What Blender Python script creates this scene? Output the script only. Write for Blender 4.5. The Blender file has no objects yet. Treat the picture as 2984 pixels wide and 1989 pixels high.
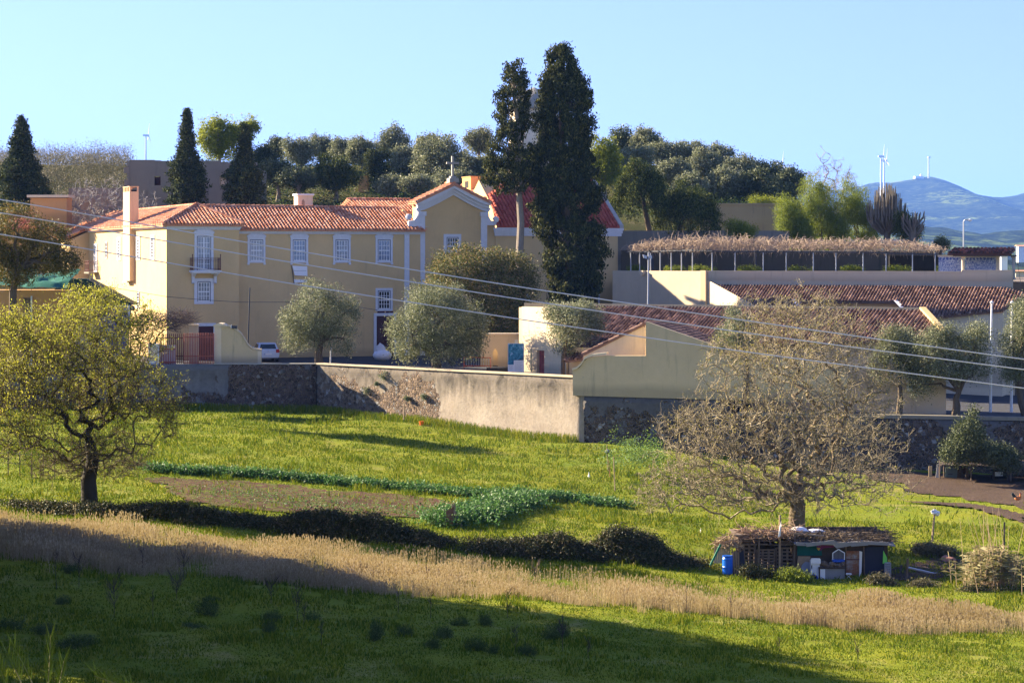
import bpy, math, random
import numpy as np
from mathutils import Vector, noise as mnoise
R = math.radians
S = bpy.context.scene
COL = S.collection

# ---------------- camera ----------------
F_PX, CX, HZ = 6565.0, 1492.0, 755.0          # focal length, centre column, eye level of the photograph (its own pixels)
cam = bpy.data.cameras.new('camera'); cam_o = bpy.data.objects.new('camera', cam); COL.objects.link(cam_o)
cam.sensor_width = 36; cam.lens = 36 * F_PX / 2984; cam.shift_y = -(994.5 - HZ) / 2984
cam.clip_start = .5; cam.clip_end = 60000
cam_o.location = (0, 0, 0); cam_o.rotation_euler = (R(90), 0, 0)
S.camera = cam_o

# ---------------- sky, sun, exposure ----------------
SUN_EL, SUN_AZ = 23.0, 27.0                   # the sun stands to the left, 27 degrees behind the facades
w = bpy.data.worlds.new('World'); S.world = w; w.use_nodes = True
wn = w.node_tree; wn.nodes.clear()
sky = wn.nodes.new('ShaderNodeTexSky'); sky.sky_type = 'NISHITA'; sky.sun_disc = False
sky.sun_elevation = R(SUN_EL); sky.sun_rotation = R(-(90 - SUN_AZ)); sky.air_density = 1.1; sky.dust_density = 0.0; sky.ozone_density = 3.0
tc = wn.nodes.new('ShaderNodeTexCoord'); mp = wn.nodes.new('ShaderNodeVectorMath'); mp.operation = 'ADD'; mp.inputs[1].default_value = (0, 0, .16)
nz = wn.nodes.new('ShaderNodeVectorMath'); nz.operation = 'NORMALIZE'
bg = wn.nodes.new('ShaderNodeBackground'); bg.inputs[1].default_value = .055
wo = wn.nodes.new('ShaderNodeOutputWorld')
wn.links.new(tc.outputs['Generated'], mp.inputs[0]); wn.links.new(mp.outputs[0], nz.inputs[0]); wn.links.new(nz.outputs[0], sky.inputs[0])
tn = wn.nodes.new('ShaderNodeMix'); tn.data_type = 'RGBA'; tn.blend_type = 'MULTIPLY'; tn.inputs[0].default_value = 1; tn.inputs[7].default_value = (1.03, .88, 1.16, 1)
wn.links.new(sky.outputs[0], tn.inputs[6]); wn.links.new(tn.outputs[2], bg.inputs[0]); wn.links.new(bg.outputs[0], wo.inputs[0])
sl = bpy.data.lights.new('sun', 'SUN'); sl.energy = 5.0; sl.angle = R(.5); sl.color = (1, .83, .60)
sun_o = bpy.data.objects.new('sun', sl); COL.objects.link(sun_o)
to_sun = Vector((-math.cos(R(SUN_AZ)) * math.cos(R(SUN_EL)), math.sin(R(SUN_AZ)) * math.cos(R(SUN_EL)), math.sin(R(SUN_EL))))
sun_o.rotation_euler = to_sun.to_track_quat('Z', 'Y').to_euler(); sun_o.location = (-60, 120, 60)
S.view_settings.view_transform = 'Standard'; S.view_settings.look = 'None'; S.view_settings.exposure = 2.38; S.view_settings.gamma = 1
S.cycles.max_bounces = 6; S.cycles.transparent_max_bounces = 8; S.cycles.volume_bounces = 0
S.cycles.use_adaptive_sampling = True

# ---------------- frames and helpers ----------------
class Frame:
    def __init__(s, x, y, deg): s.x, s.y, s.a = x, y, R(deg); s.c, s.s = math.cos(s.a), math.sin(s.a)
    def w(s, u, v, z=0): return (s.x + s.c * u - s.s * v, s.y + s.s * u + s.c * v, z)
    def u(s, px, v=0):
        t = (px - CX) / F_PX; return (t * (s.y + s.c * v) - s.x + s.s * v) / (s.c - t * s.s)
    def v(s, px, u=0):
        t = (px - CX) / F_PX; return (s.x + s.c * u - t * (s.y + s.s * u)) / (s.s + t * s.c)
    def z(s, y, u, v=0): return (HZ - y) / F_PX * (s.y + s.s * u + s.c * v)
    def uz(s, px, y, v=0): q = s.u(px, v); return q, s.z(y, q, v)
W = Frame(0, 0, 0)
K = Frame(-27.76, 181, 22)                    # convent: u runs along the front, v goes away from us
RW = Frame(-14.68, 170, -45.07)               # sunlit retaining wall
CW = Frame(4.77, 150.5, -15)                # right retaining wall
def P(px, y, Y): return ((px - CX) / F_PX * Y, Y, (HZ - y) / F_PX * Y)
def X(px, Y): return (px - CX) / F_PX * Y
def Z(y, Y): return (HZ - y) / F_PX * Y
ORG = {}
class MB:
    def __init__(s): s.v = []; s.f = []; s.m = []; s.k = 0
    def add(s, vs, fs): o = len(s.v); s.v += [tuple(p) for p in vs]; s.f += [tuple(o + i for i in f) for f in fs]; s.m += [s.k] * len(fs); return s
    def mat(s, k): s.k = k; return s
    def box(s, x0, x1, y0, y1, z0, z1):
        return s.add([(x0, y0, z0), (x1, y0, z0), (x1, y1, z0), (x0, y1, z0), (x0, y0, z1), (x1, y0, z1), (x1, y1, z1), (x0, y1, z1)],
                     [(0, 3, 2, 1), (4, 5, 6, 7), (0, 1, 5, 4), (1, 2, 6, 5), (2, 3, 7, 6), (3, 0, 4, 7)])
    def xz(s, pts, y0, y1):                   # outline in x,z with thickness along y
        n = len(pts); A = [(p[0], y0, p[1]) for p in pts]; B = [(p[0], y1, p[1]) for p in pts]
        return s.add(A + B, [tuple(range(n)), tuple(range(2 * n - 1, n - 1, -1))] + [(i, i + n, (i + 1) % n + n, (i + 1) % n) for i in range(n)])
    def yz(s, pts, x0, x1):
        n = len(pts); A = [(x0, p[0], p[1]) for p in pts]; B = [(x1, p[0], p[1]) for p in pts]
        return s.add(A + B, [tuple(range(n)), tuple(range(2 * n - 1, n - 1, -1))] + [(i, i + n, (i + 1) % n + n, (i + 1) % n) for i in range(n)])
    def xy(s, pts, z0, z1):
        n = len(pts); g = lambda z, i: z[i] if isinstance(z, (list, tuple)) else z
        A = [(p[0], p[1], g(z0, i)) for i, p in enumerate(pts)]; B = [(p[0], p[1], g(z1, i)) for i, p in enumerate(pts)]
        return s.add(A + B, [tuple(range(n)), tuple(range(2 * n - 1, n - 1, -1))] + [(i, i + n, (i + 1) % n + n, (i + 1) % n) for i in range(n)])
    def tube(s, pts, r, n=6, cap=True):
        pts = [Vector(p) for p in pts]; r = r if isinstance(r, (list, tuple)) else [r] * len(pts); V = []
        ref = None
        for i, p in enumerate(pts):
            d = (pts[min(i + 1, len(pts) - 1)] - pts[max(i - 1, 0)])
            d = d.normalized() if d.length > 1e-9 else Vector((0, 0, 1))
            if ref is None: ref = d.orthogonal().normalized()
            a = ref - d * ref.dot(d); a = a.normalized() if a.length > 1e-6 else d.orthogonal().normalized(); ref = a; b = d.cross(a)
            V += [p + (a * math.cos(2 * math.pi * j / n) + b * math.sin(2 * math.pi * j / n)) * r[i] for j in range(n)]
        Fc = [(i * n + j, i * n + (j + 1) % n, (i + 1) * n + (j + 1) % n, (i + 1) * n + j) for i in range(len(pts) - 1) for j in range(n)]
        if cap: Fc += [tuple(range(n - 1, -1, -1)), tuple((len(pts) - 1) * n + j for j in range(n))]
        return s.add(V, Fc)
    def lathe(s, c, prof, n=16, sx=1, sy=1):  # prof: (radius, z)
        V = [(c[0] + r * sx * math.cos(2 * math.pi * j / n), c[1] + r * sy * math.sin(2 * math.pi * j / n), c[2] + z) for r, z in prof for j in range(n)]
        Fc = [(i * n + j, i * n + (j + 1) % n, (i + 1) * n + (j + 1) % n, (i + 1) * n + j) for i in range(len(prof) - 1) for j in range(n)]
        return s.add(V, Fc + [tuple(range(n - 1, -1, -1)), tuple((len(prof) - 1) * n + j for j in range(n))])
    def blob(s, c, r, seg=10, rings=7, jit=0, seed=0):
        rg = random.Random(seed); V = []; Fc = []
        for i in range(rings + 1):
            ph = math.pi * i / rings
            for j in range(seg):
                k = 1 + rg.uniform(-jit, jit); a = 2 * math.pi * j / seg
                V.append((c[0] + r[0] * math.sin(ph) * math.cos(a) * k, c[1] + r[1] * math.sin(ph) * math.sin(a) * k, c[2] + r[2] * math.cos(ph)))
        for i in range(rings):
            for j in range(seg): Fc.append((i * seg + j, (i + 1) * seg + j, (i + 1) * seg + (j + 1) % seg, i * seg + (j + 1) % seg))
        return s.add(V, Fc)

def link(o): COL.objects.link(o); return o
def tag(o, label=None, cat=None, group=None, kind=None):
    if label: o['label'] = label
    if cat: o['category'] = cat
    if group: o['group'] = group
    if kind: o['kind'] = kind
    return o
def thing(name, label, cat, fr=W, o=(0, 0, 0), group=None):
    e = link(bpy.data.objects.new(name, None)); e.empty_display_size = .3
    e.location = fr.w(*o); e.rotation_euler = (0, 0, fr.a); ORG[e.as_pointer()] = Vector(o); KEEP.append(e)
    return tag(e, label, cat, group)
KEEP = []
def put(name, me, mat, parent=None, smooth=False):
    for m in (mat if isinstance(mat, (list, tuple)) else [mat]): me.materials.append(m)
    if smooth: me.polygons.foreach_set('use_smooth', [True] * len(me.polygons))
    me.update(); o = link(bpy.data.objects.new(name, me)); KEEP.append(o)
    if parent: o.parent = parent; ORG[o.as_pointer()] = ORG.get(parent.as_pointer(), Vector((0, 0, 0)))
    return o
def part(name, mb, mat, parent, smooth=False):      # vertices are given in the frame of the thing
    o = ORG.get(parent.as_pointer(), Vector((0, 0, 0)))
    me = bpy.data.meshes.new(name); me.from_pydata([(a - o.x, b - o.y, c - o.z) for a, b, c in mb.v], [], mb.f)
    me.polygons.foreach_set('material_index', mb.m)
    return put(name, me, mat, parent, smooth)
def solo(name, mb, mat, fr=W, o=(0, 0, 0), label=None, cat=None, group=None, kind=None, smooth=False):
    me = bpy.data.meshes.new(name); me.from_pydata([(a - o[0], b - o[1], c - o[2]) for a, b, c in mb.v], [], mb.f)
    me.polygons.foreach_set('material_index', mb.m)
    ob = put(name, me, mat, None, smooth); ob.location = fr.w(*o); ob.rotation_euler = (0, 0, fr.a); ORG[ob.as_pointer()] = Vector(o)
    return tag(ob, label, cat, group, kind)
def np_mesh(name, V, Fq):
    me = bpy.data.meshes.new(name); n, m, k = len(V), len(Fq), Fq.shape[1]
    me.vertices.add(n); me.vertices.foreach_set('co', np.ascontiguousarray(V, np.float32).ravel())
    me.loops.add(m * k); me.loops.foreach_set('vertex_index', np.ascontiguousarray(Fq, np.int32).ravel())
    me.polygons.add(m); me.polygons.foreach_set('loop_start', np.arange(0, m * k, k, dtype=np.int32)); me.polygons.foreach_set('loop_total', np.full(m, k, np.int32))
    me.update(calc_edges=True); return me
def copy_tree(o, parent=None):
    c = o.copy(); link(c); c.parent = parent; KEEP.append(c)
    for ch in [q for q in KEEP if q.parent is o]: copy_tree(ch, c)
    return c
def vnoise(x, y, sc=1.0, seed=0):
    x = np.asarray(x) / sc; y = np.asarray(y) / sc; xi = np.floor(x).astype(np.int64); yi = np.floor(y).astype(np.int64)
    fx = x - xi; fy = y - yi; fx = fx * fx * (3 - 2 * fx); fy = fy * fy * (3 - 2 * fy)
    def h(i, j):
        n = (i * 374761393 + j * 668265263 + seed * 974711) & 0x7fffffff; n = ((n ^ (n >> 13)) * 1274126177) & 0x7fffffff; return ((n ^ (n >> 16)) & 0xffff) / 65535.0
    return (h(xi, yi) * (1 - fx) + h(xi + 1, yi) * fx) * (1 - fy) + (h(xi, yi + 1) * (1 - fx) + h(xi + 1, yi + 1) * fx) * fy

# ---------------- materials ----------------
class NM:
    def __init__(s, name):
        s.m = bpy.data.materials.new(name); s.m.use_nodes = True; s.t = s.m.node_tree; s.b = s.t.nodes['Principled BSDF']; s.b.inputs['Specular IOR Level'].default_value = .25
        s.c = None
    def n(s, typ, **kw):
        x = s.t.nodes.new(typ)
        for k, v in kw.items(): setattr(x, k, v)
        return x
    def L(s, a, b): s.t.links.new(a, b)
    def co(s, kind='Object'):
        return s.n('ShaderNodeTexCoord').outputs[kind]
    def scl(s, v, sc):
        m = s.n('ShaderNodeVectorMath', operation='MULTIPLY'); s.L(v, m.inputs[0]); m.inputs[1].default_value = sc; return m.outputs[0]
    def noise(s, v, sc, det=4, rough=.6, dist=0):
        n = s.n('ShaderNodeTexNoise'); s.L(v, n.inputs['Vector']); n.inputs['Scale'].default_value = sc; n.inputs['Detail'].default_value = det; n.inputs['Roughness'].default_value = rough; n.inputs['Distortion'].default_value = dist
        return n.outputs[0]
    def vor(s, v, sc, feat='F1', out=0):
        n = s.n('ShaderNodeTexVoronoi', feature=feat); s.L(v, n.inputs['Vector']); n.inputs['Scale'].default_value = sc; return n.outputs[out]
    def ramp(s, f, stops, mode='LINEAR'):
        r = s.n('ShaderNodeValToRGB'); r.color_ramp.interpolation = mode; e = r.color_ramp.elements
        while len(e) < len(stops): e.new(.5)
        for i, (p, c) in enumerate(stops): e[i].position = p; e[i].color = (*c, 1) if len(c) == 3 else c
        s.L(f, r.inputs[0]); return r.outputs[0]
    def mask(s, f, a, b): return s.ramp(f, [(a, (0, 0, 0)), (b, (1, 1, 1))])
    def mix(s, f, a, b, mode='MIX'):
        m = s.n('ShaderNodeMix', data_type='RGBA', blend_type=mode)
        for q, i in ((f, 0), (a, 6), (b, 7)):
            if isinstance(q, (int, float)): m.inputs[i].default_value = q
            elif isinstance(q, tuple): m.inputs[i].default_value = (*q, 1)
            else: s.L(q, m.inputs[i])
        return m.outputs[2]
    def math(s, op, a, b=0.0):
        m = s.n('ShaderNodeMath', operation=op)
        for q, i in ((a, 0), (b, 1)):
            if isinstance(q, (int, float)): m.inputs[i].default_value = q
            else: s.L(q, m.inputs[i])
        return m.outputs[0]
    def sep(s, v, i): x = s.n('ShaderNodeSeparateXYZ'); s.L(v, x.inputs[0]); return x.outputs[i]
    def bump(s, h, st=.4, d=.02):
        b = s.n('ShaderNodeBump'); b.inputs['Strength'].default_value = st; b.inputs['Distance'].default_value = d; s.L(h, b.inputs['Height']); s.L(b.outputs[0], s.b.inputs['Normal'])
    def done(s, col, rough=.85, metal=0, spec=None):
        if isinstance(col, tuple): s.b.inputs['Base Color'].default_value = (*col, 1)
        else: s.L(col, s.b.inputs['Base Color'])
        s.b.inputs['Roughness'].default_value = rough; s.b.inputs['Metallic'].default_value = metal
        if spec is not None: s.b.inputs['Specular IOR Level'].default_value = spec
        return s.m
def plain(name, col, rough=.8, var=.25, sc=3, metal=0, spec=None):
    m = NM(name); n = m.noise(m.co(), sc, 5); c = m.mix(n, tuple(x * (1 - var) for x in col), tuple(min(1, x * (1 + var)) for x in col))
    m.bump(m.noise(m.co(), sc * 12, 3), .25, .01); return m.done(c, rough, metal, spec)
def plaster(name, col, stain=(.25, .22, .17), amt=.5, streak=.5):
    m = NM(name); o = m.co(); big = m.noise(o, .35, 6, .65); fine = m.noise(o, 6, 5, .7)
    st = m.noise(m.scl(o, (1.6, 1.6, .18)), 1.3, 5, .7)
    c = m.mix(m.mask(big, .3, .72), tuple(x * .9 for x in col), tuple(min(1, x * 1.08) for x in col))
    c = m.mix(m.math('MULTIPLY', m.mask(st, .56, .8), streak), c, stain)
    c = m.mix(m.math('MULTIPLY', m.mask(m.noise(o, 1.1, 7, .75, .6), .58, .78), amt * .5), c, tuple(x * .72 for x in col))
    c = m.mix(m.math('MULTIPLY', m.mask(fine, .5, .8), .12), c, tuple(x * .6 for x in col))
    pz = m.sep(o, 2); c = m.mix(m.math('MULTIPLY', m.mask(m.math('SUBTRACT', m.math('ADD', .55, m.math('MULTIPLY', big, .8)), m.math('ABSOLUTE', pz)), .1, .6), .4), c, tuple(x * .6 for x in stain))
    m.bump(fine, .35, .02); return m.done(c, .9, 0, .1)
def leafmat(name, stops, trans=.35, sc=.5, spec=.2, rough=.6):
    m = NM(name); g = m.n('ShaderNodeNewGeometry'); col = m.ramp(g.outputs['Random Per Island'], stops)
    big = m.noise(g.outputs['Position'], sc, 3); col = m.mix(m.mask(big, .35, .68), col, m.mix(.5, col, stops[0][1]), 'MIX')
    m.done(col, rough, 0, spec)
    tr = m.n('ShaderNodeBsdfTranslucent'); m.L(m.mix(.25, col, (.5, .5, .05), 'MIX') if trans > .3 else col, tr.inputs[0])
    mx = m.n('ShaderNodeMixShader'); mx.inputs[0].default_value = trans; m.L(m.b.outputs[0], mx.inputs[1]); m.L(tr.outputs[0], mx.inputs[2])
    m.L(mx.outputs[0], m.t.nodes['Material Output'].inputs[0]); return m.m
def tilemat(name, a, b, c, dirt=.4):
    m = NM(name); g = m.n('ShaderNodeNewGeometry'); col = m.ramp(g.outputs['Random Per Island'], [(0, a), (.5, b), (1, c)])
    n = m.noise(m.co(), 1.2, 6, .7); col = m.mix(m.math('MULTIPLY', m.mask(n, .48, .75), dirt), col, (.09, .055, .04))
    m.bump(m.noise(m.co(), 20, 3), .3, .01); return m.done(col, .85, 0, .12)

YEL = plaster('yellow_plaster', (.62, .445, .215), (.33, .25, .14), .45, .38)
YEL2 = plaster('pale_plaster', (.62, .51, .35), (.24, .21, .16), .6, .5)
YEL3 = plaster('stained_plaster', (.60, .47, .28), (.19, .175, .13), .8, .65)
ORA = plaster('orange_plaster', (.58, .32, .13), (.3, .2, .1), .2, .2)
CRM = plaster('cream_plaster', (.72, .60, .42), (.3, .26, .2), .4, .35)
STN = plain('limestone', (.62, .64, .68), .8, .15, 4)
STN2 = plain('weathered_stone', (.36, .34, .30), .9, .35, 3)
WHT = plain('white_paint', (.76, .77, .79), .5, .06, 3)
DRK = plain('dark_void', (.02, .018, .02), .9, .2)
MAR = plain('maroon_wood', (.06, .018, .022), .6, .3, 6)
RDW = plain('red_painted_wood', (.30, .07, .07), .6, .2, 6)
IRN = plain('rusty_iron', (.12, .045, .04), .7, .3, 12)
GRYM = plain('galvanised_steel', (.45, .47, .5), .45, .12, 8, .5)
DKM = plain('dark_metal', (.05, .055, .065), .5, .2, 8)
CNC = plaster('grey_concrete', (.23, .21, .165), (.09, .085, .08), .9, .7)
BRN = plain('weathered_wood', (.15, .11, .08), .9, .5, 7)
BRN2 = plain('pale_wood', (.34, .25, .16), .9, .35, 7)
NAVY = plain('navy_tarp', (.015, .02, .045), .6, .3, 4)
TEAL = plain('green_tarp', (.01, .13, .10), .55, .3, 3)
def glass():
    m = NM('window_glass'); n = m.noise(m.scl(m.co(), (9, 9, .6)), 1, 3); c = m.mix(m.mask(n, .35, .7), (.10, .13, .17), (.42, .45, .48)); return m.done(c, .12, 0, .6)
GLS = glass(); GLS2 = plain('curtained_glass', (.34, .36, .38), .2, .25, 4, 0, .6); GLS3 = plain('sky_tinted_glass', (.16, .22, .32), .08, .5, 1.3, 0, .7); DGL = plain('dark_glass', (.02, .028, .035), .08, .3, 2, 0, .6)  # GLS3 has the blue sky reflection put into its colour
T_MAIN = tilemat('orange_roof_tiles', (.40, .15, .075), (.56, .25, .135), (.72, .38, .24), .35)
T_RED = tilemat('red_roof_tiles', (.30, .06, .04), (.38, .085, .055), (.46, .12, .07), .2)
T_OLD = tilemat('weathered_roof_tiles', (.09, .05, .04), (.17, .10, .07), (.38, .24, .17), .65)
BARK = plain('brown_bark', (.10, .075, .05), .95, .4, 5)
BARKG = plain('grey_bark', (.24, .20, .155), .95, .4, 5)
BARKT = plain('twig_bark', (.26, .20, .12), .95, .45, 2)

def roof(name, pts, plane, mat, parent, pitch=.30, row=.40, r=None, lift=0.0):
    """pts: convex outline in the frame (u,v); plane: (z0, gu, gv) so that z = z0 + gu*u + gv*v; real half-round tiles, row by row"""
    z0, gu, gv = plane; g = math.hypot(gu, gv); dn = Vector((-gu / g, -gv / g)); ac = Vector((-dn.y, dn.x)); r = r or pitch * .40
    Pn = [Vector(p) for p in pts]; mb = MB(); H = lambda q, h=0: (q.x, q.y, z0 + gu * q.x + gv * q.y + h + lift)
    n = len(Pn); mb.add([H(p) for p in Pn] + [H(p, -.14) for p in Pn], [tuple(range(n)), tuple(range(2 * n - 1, n - 1, -1))] + [(i, i + n, (i + 1) % n + n, (i + 1) % n) for i in range(n)])
    a0 = min(p.dot(ac) for p in Pn); a1 = max(p.dot(ac) for p in Pn); s = a0 + pitch * .5
    sl = math.sqrt(1 + g * g); cr = [(math.cos(math.pi * j / 4), math.sin(math.pi * j / 4)) for j in range(5)]
    rg = random.Random(len(pts) + int(z0 * 10))
    while s < a1:
        ts = []
        for i in range(n):
            p, q = Pn[i], Pn[(i + 1) % n]; da, db = p.dot(ac) - s, q.dot(ac) - s
            if da * db < 0: k = da / (da - db); ts.append((p + (q - p) * k).dot(dn))
        if len(ts) >= 2:
            t, t1 = min(ts), max(ts) + .05
            while t < t1 - .05:
                e = min(t + row / sl, t1); jx = rg.uniform(-.012, .012); jz = rg.uniform(0, .015)
                c0 = ac * s + dn * t; c1 = ac * (s + jx) + dn * (e + .03)
                V = [H(c0 + ac * (c * r * .86), h * r * 1.2 + .005) for c, h in cr] + [H(c1 + ac * (c * r), h * r * 1.35 + .03 + jz) for c, h in cr]
                mb.add(V, [(j, j + 1, j + 6, j + 5) for j in range(4)] + [(5, 6, 7, 8, 9)]); t = e
        s += pitch
    return part(name, mb, mat, parent)
def ridge(mb, p, q, r=.13, step=.42):
    p, q = Vector(p), Vector(q); L = (q - p).length; n = max(1, int(L / step))
    for i in range(n):
        a = p.lerp(q, i / n); b = p.lerp(q, (i + 1.08) / n); mb.tube([a + Vector((0, 0, .0)), b + Vector((0, 0, .035))], [r * .85, r * 1.1], 8)
    return mb

# ---------------- foliage ----------------
def rnd_dirs(g, n):
    d = g.normal(size=(n, 3)); return d / np.linalg.norm(d, axis=1)[:, None]
def leaves(Pt, size, asp, g, vert=0.0):
    n = len(Pt); a = rnd_dirs(g, n); a[:, 2] += vert * np.sign(a[:, 2]); a /= np.linalg.norm(a, axis=1)[:, None]
    b = np.cross(a, rnd_dirs(g, n)); b /= np.linalg.norm(b, axis=1)[:, None] + 1e-9
    s = size * g.uniform(.6, 1.35, (n, 1)); A, B = a * s * .5, b * s * asp * .5
    V = np.stack([Pt - A, Pt + B, Pt + A, Pt - B], 1).reshape(-1, 3); return V, np.arange(4 * n).reshape(-1, 4)
def crown_pts(g, lobes, ncl, per, spread, shell=.55, gap=.0):
    L = np.array(lobes, float); wgt = (L[:, 3] * L[:, 4] * L[:, 5]) ** .67; idx = g.choice(len(L), ncl, p=wgt / wgt.sum()); d = rnd_dirs(g, ncl)
    rr = shell + (1 - shell) * g.random(ncl) ** .8; rr *= .85 + .3 * vnoise(d[:, 0] * 3 + idx * 7, d[:, 2] * 3 + d[:, 1] * 2, 1, 3)
    c = L[idx, :3] + d * L[idx, 3:6] * rr[:, None]
    if gap > 0:
        k = vnoise(c[:, 0] * 1.7 + c[:, 1], c[:, 2] * 1.7, 1, 9) > gap; c = c[k]
    return (c[:, None, :] + g.normal(size=(len(c), per, 3)) * spread).reshape(-1, 3), c
def foliage(name, Pt, size, asp, g, mat, parent, vert=0.0):
    V, Fq = leaves(Pt, size, asp, g, vert); return put(name, np_mesh(name, V, Fq), mat, parent)
def limbs(mb, base, targets, r0, g, n=6, wob=.12):
    base = Vector(base)
    for t in targets:
        t = Vector(t); pts = []; L = (t - base).length
        for i in range(6):
            k = i / 5; p = base.lerp(t, k); p.z += L * .12 * math.sin(math.pi * k)
            if 0 < i < 5: p += Vector(g.normal(size=3)) * L * wob * .4
            pts.append(p)
        mb.tube(pts, [r0 * (1 - .75 * i / 5) for i in range(6)], n)
def grow(g, pts, root, path_step, wob, rtip, expo=2.2, rmax=9):
    """connect every end point to the nearest wood already grown; returns nodes, parents, radii"""
    N = [np.array(p, float) for p in root]; par = [-1] + list(range(len(root) - 1)); A = np.zeros((len(pts) * 9 + 50, 3)); k = len(N); A[:k] = np.array(N)
    c0 = A[k - 1].copy(); order = np.argsort(np.linalg.norm(pts - c0, axis=1)); cnt = k
    par += [0] * (len(A) - len(par)); tips = []
    for i in order:
        p = pts[i]; d2 = ((A[:cnt] - p) ** 2).sum(1); dz = np.maximum(0, A[:cnt, 2] - p[2]); j = int(np.argmin(d2 + dz * dz * 1.5 + (np.arange(cnt) < len(root) - 2) * 4))
        q = A[j].copy(); L = np.linalg.norm(p - q); m = max(1, min(8, int(L / path_step))); last = j; off = g.normal(size=3) * L * wob
        for s_ in range(1, m + 1):
            t = s_ / m; x = q + (p - q) * t + off * math.sin(math.pi * t) + g.normal(size=3) * path_step * wob * .8 * (t < 1)
            if cnt >= len(A): break
            A[cnt] = x; par[cnt] = last; last = cnt; cnt += 1
        tips.append(last)
    A = A[:cnt]; par = par[:cnt]; r = np.zeros(cnt); kids = np.zeros(cnt, int)
    for i in range(cnt):
        if par[i] >= 0: kids[par[i]] += 1
    acc = np.zeros(cnt)
    for i in range(cnt - 1, -1, -1):
        if kids[i] == 0: acc[i] += rtip ** expo
        r[i] = min(rmax, acc[i] ** (1 / expo))
        if par[i] >= 0: acc[par[i]] += acc[i]
    return A, np.array(par), r, np.array(tips)
def wood(A, par, r, lo, hi, sides):
    """tapered prisms for all pieces whose radius lies between lo and hi"""
    i = np.where((par >= 0) & (r >= lo) & (r < hi))[0]; j = par[i]; a, b = A[j], A[i]; ra = np.minimum(r[j], r[i] * 1.35); rb = r[i]
    d = b - a; L = np.linalg.norm(d, axis=1)[:, None] + 1e-9; d /= L; a = a - d * (ra[:, None] * .3); h = np.where(np.abs(d[:, 2:3]) < .9, np.array([[0, 0, 1.]]), np.array([[1., 0, 0]]))
    e = np.cross(d, h); e /= np.linalg.norm(e, axis=1)[:, None]; f = np.cross(d, e); V = []
    for c, rr in ((a, ra), (b, rb)):
        for q in range(sides):
            t = 2 * math.pi * q / sides; V.append(c + (e * math.cos(t) + f * math.sin(t)) * rr[:, None])
    V = np.stack(V, 1).reshape(-1, 3); n = len(i); o = np.arange(n)[:, None] * 2 * sides
    Fq = np.concatenate([o + np.array([[q, (q + 1) % sides, sides + (q + 1) % sides, sides + q]]) for q in range(sides)], 0); return V, Fq
# ---------------- land ----------------
XS = np.array([-400, -60, -20, 0, 10, 20, 40, 400.]); YS = np.array([-60, 0, 8, 20, 30, 50, 58, 80, 100, 110, 140, 152, 170, 230.])
ZT = np.array([[-1.4, -1.4, -1.4, -1.4, -1.4, -1.4, -1.4, -1.4], [-1.8] * 8, [-2.9] * 8, [-5.6] * 8, [-7.7] * 8, [-10.9, -10.9, -11.3, -11.5, -11.7, -12, -12.2, -12.2],
    [-12, -12, -12.1, -12.7, -13.1, -13.5, -14, -14], [-12.2, -12.2, -12.4, -13.2, -13.8, -14.2, -14.8, -16], [-11.9, -11.9, -11.9, -13.2, -14.2, -14.2, -14.5, -16], [-11.6, -11.6, -11.7, -12.9, -13.6, -13.8, -14, -16],
    [-11.3, -11.3, -11.3, -12.3, -12.7, -13.5, -13.8, -16], [-11.2, -11.2, -11.2, -12.1, -12.4, -13.4, -13.8, -16], [-11.2, -11.2, -11.3, -12, -13, -14, -14, -18], [-12, -12, -12, -13, -14, -15, -16, -22.]])
def gz(x, y):
    x = np.asarray(x, float); y = np.asarray(y, float); xc = np.clip(x, XS[0], XS[-1] - 1e-6); yc = np.clip(y, YS[0], YS[-1] - 1e-6)
    i = np.searchsorted(XS, xc, 'right') - 1; j = np.searchsorted(YS, yc, 'right') - 1
    a = (xc - XS[i]) / (XS[i + 1] - XS[i]); b = (yc - YS[j]) / (YS[j + 1] - YS[j]); b = b * b * (3 - 2 * b) * .4 + b * .6
    z = (ZT[j, i] * (1 - a) + ZT[j, i + 1] * a) * (1 - b) + (ZT[j + 1, i] * (1 - a) + ZT[j + 1, i + 1] * a) * b
    z = z + (vnoise(x, y, 5, 1) - .5) * .28 + (vnoise(x, y, 1.3, 2) - .5) * .10
    return z - np.clip((y - 230) / 500, 0, 1) * 40 - np.clip((np.abs(x) - 60) / 400, 0, 1) * (y > 100) * 14
def hz_(x, y):                                  # the hill behind the convent
    x = np.asarray(x, float); y = np.asarray(y, float); sm = lambda t: np.clip(t, 0, 1) ** 2 * (3 - 2 * np.clip(t, 0, 1))
    h = -9 + 13.5 * sm((y - 200) / 24) + 6.2 * sm((y - 226) / 32) - 14 * sm((y - 285) / 160) - 40 * sm((y - 420) / 400)
    f = 1 - .62 * sm((x - 26) / 16) - .5 * sm((x - 38) / 20); lf = 1 - .6 * sm((-x - 90) / 200)
    return np.where(h > -9, (h + 9) * f * lf - 9, h) + (vnoise(x, y, 7, 5) - .5) * .9 + (vnoise(x, y, 2, 6) - .5) * .3
def grid(name, xs, ys, fn, mat, kind, dz=0, sm=True):
    Xg, Yg = np.meshgrid(xs, ys); Zg = fn(Xg, Yg) + dz; V = np.stack([Xg, Yg, Zg], -1).reshape(-1, 3); a, b = len(ys), len(xs)
    i = (np.arange(a - 1)[:, None] * b + np.arange(b - 1)[None, :]).ravel(); Fq = np.stack([i, i + 1, i + b + 1, i + b], 1)
    return tag(put(name, np_mesh(name, V, Fq), mat, None, sm), kind=kind)
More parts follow.
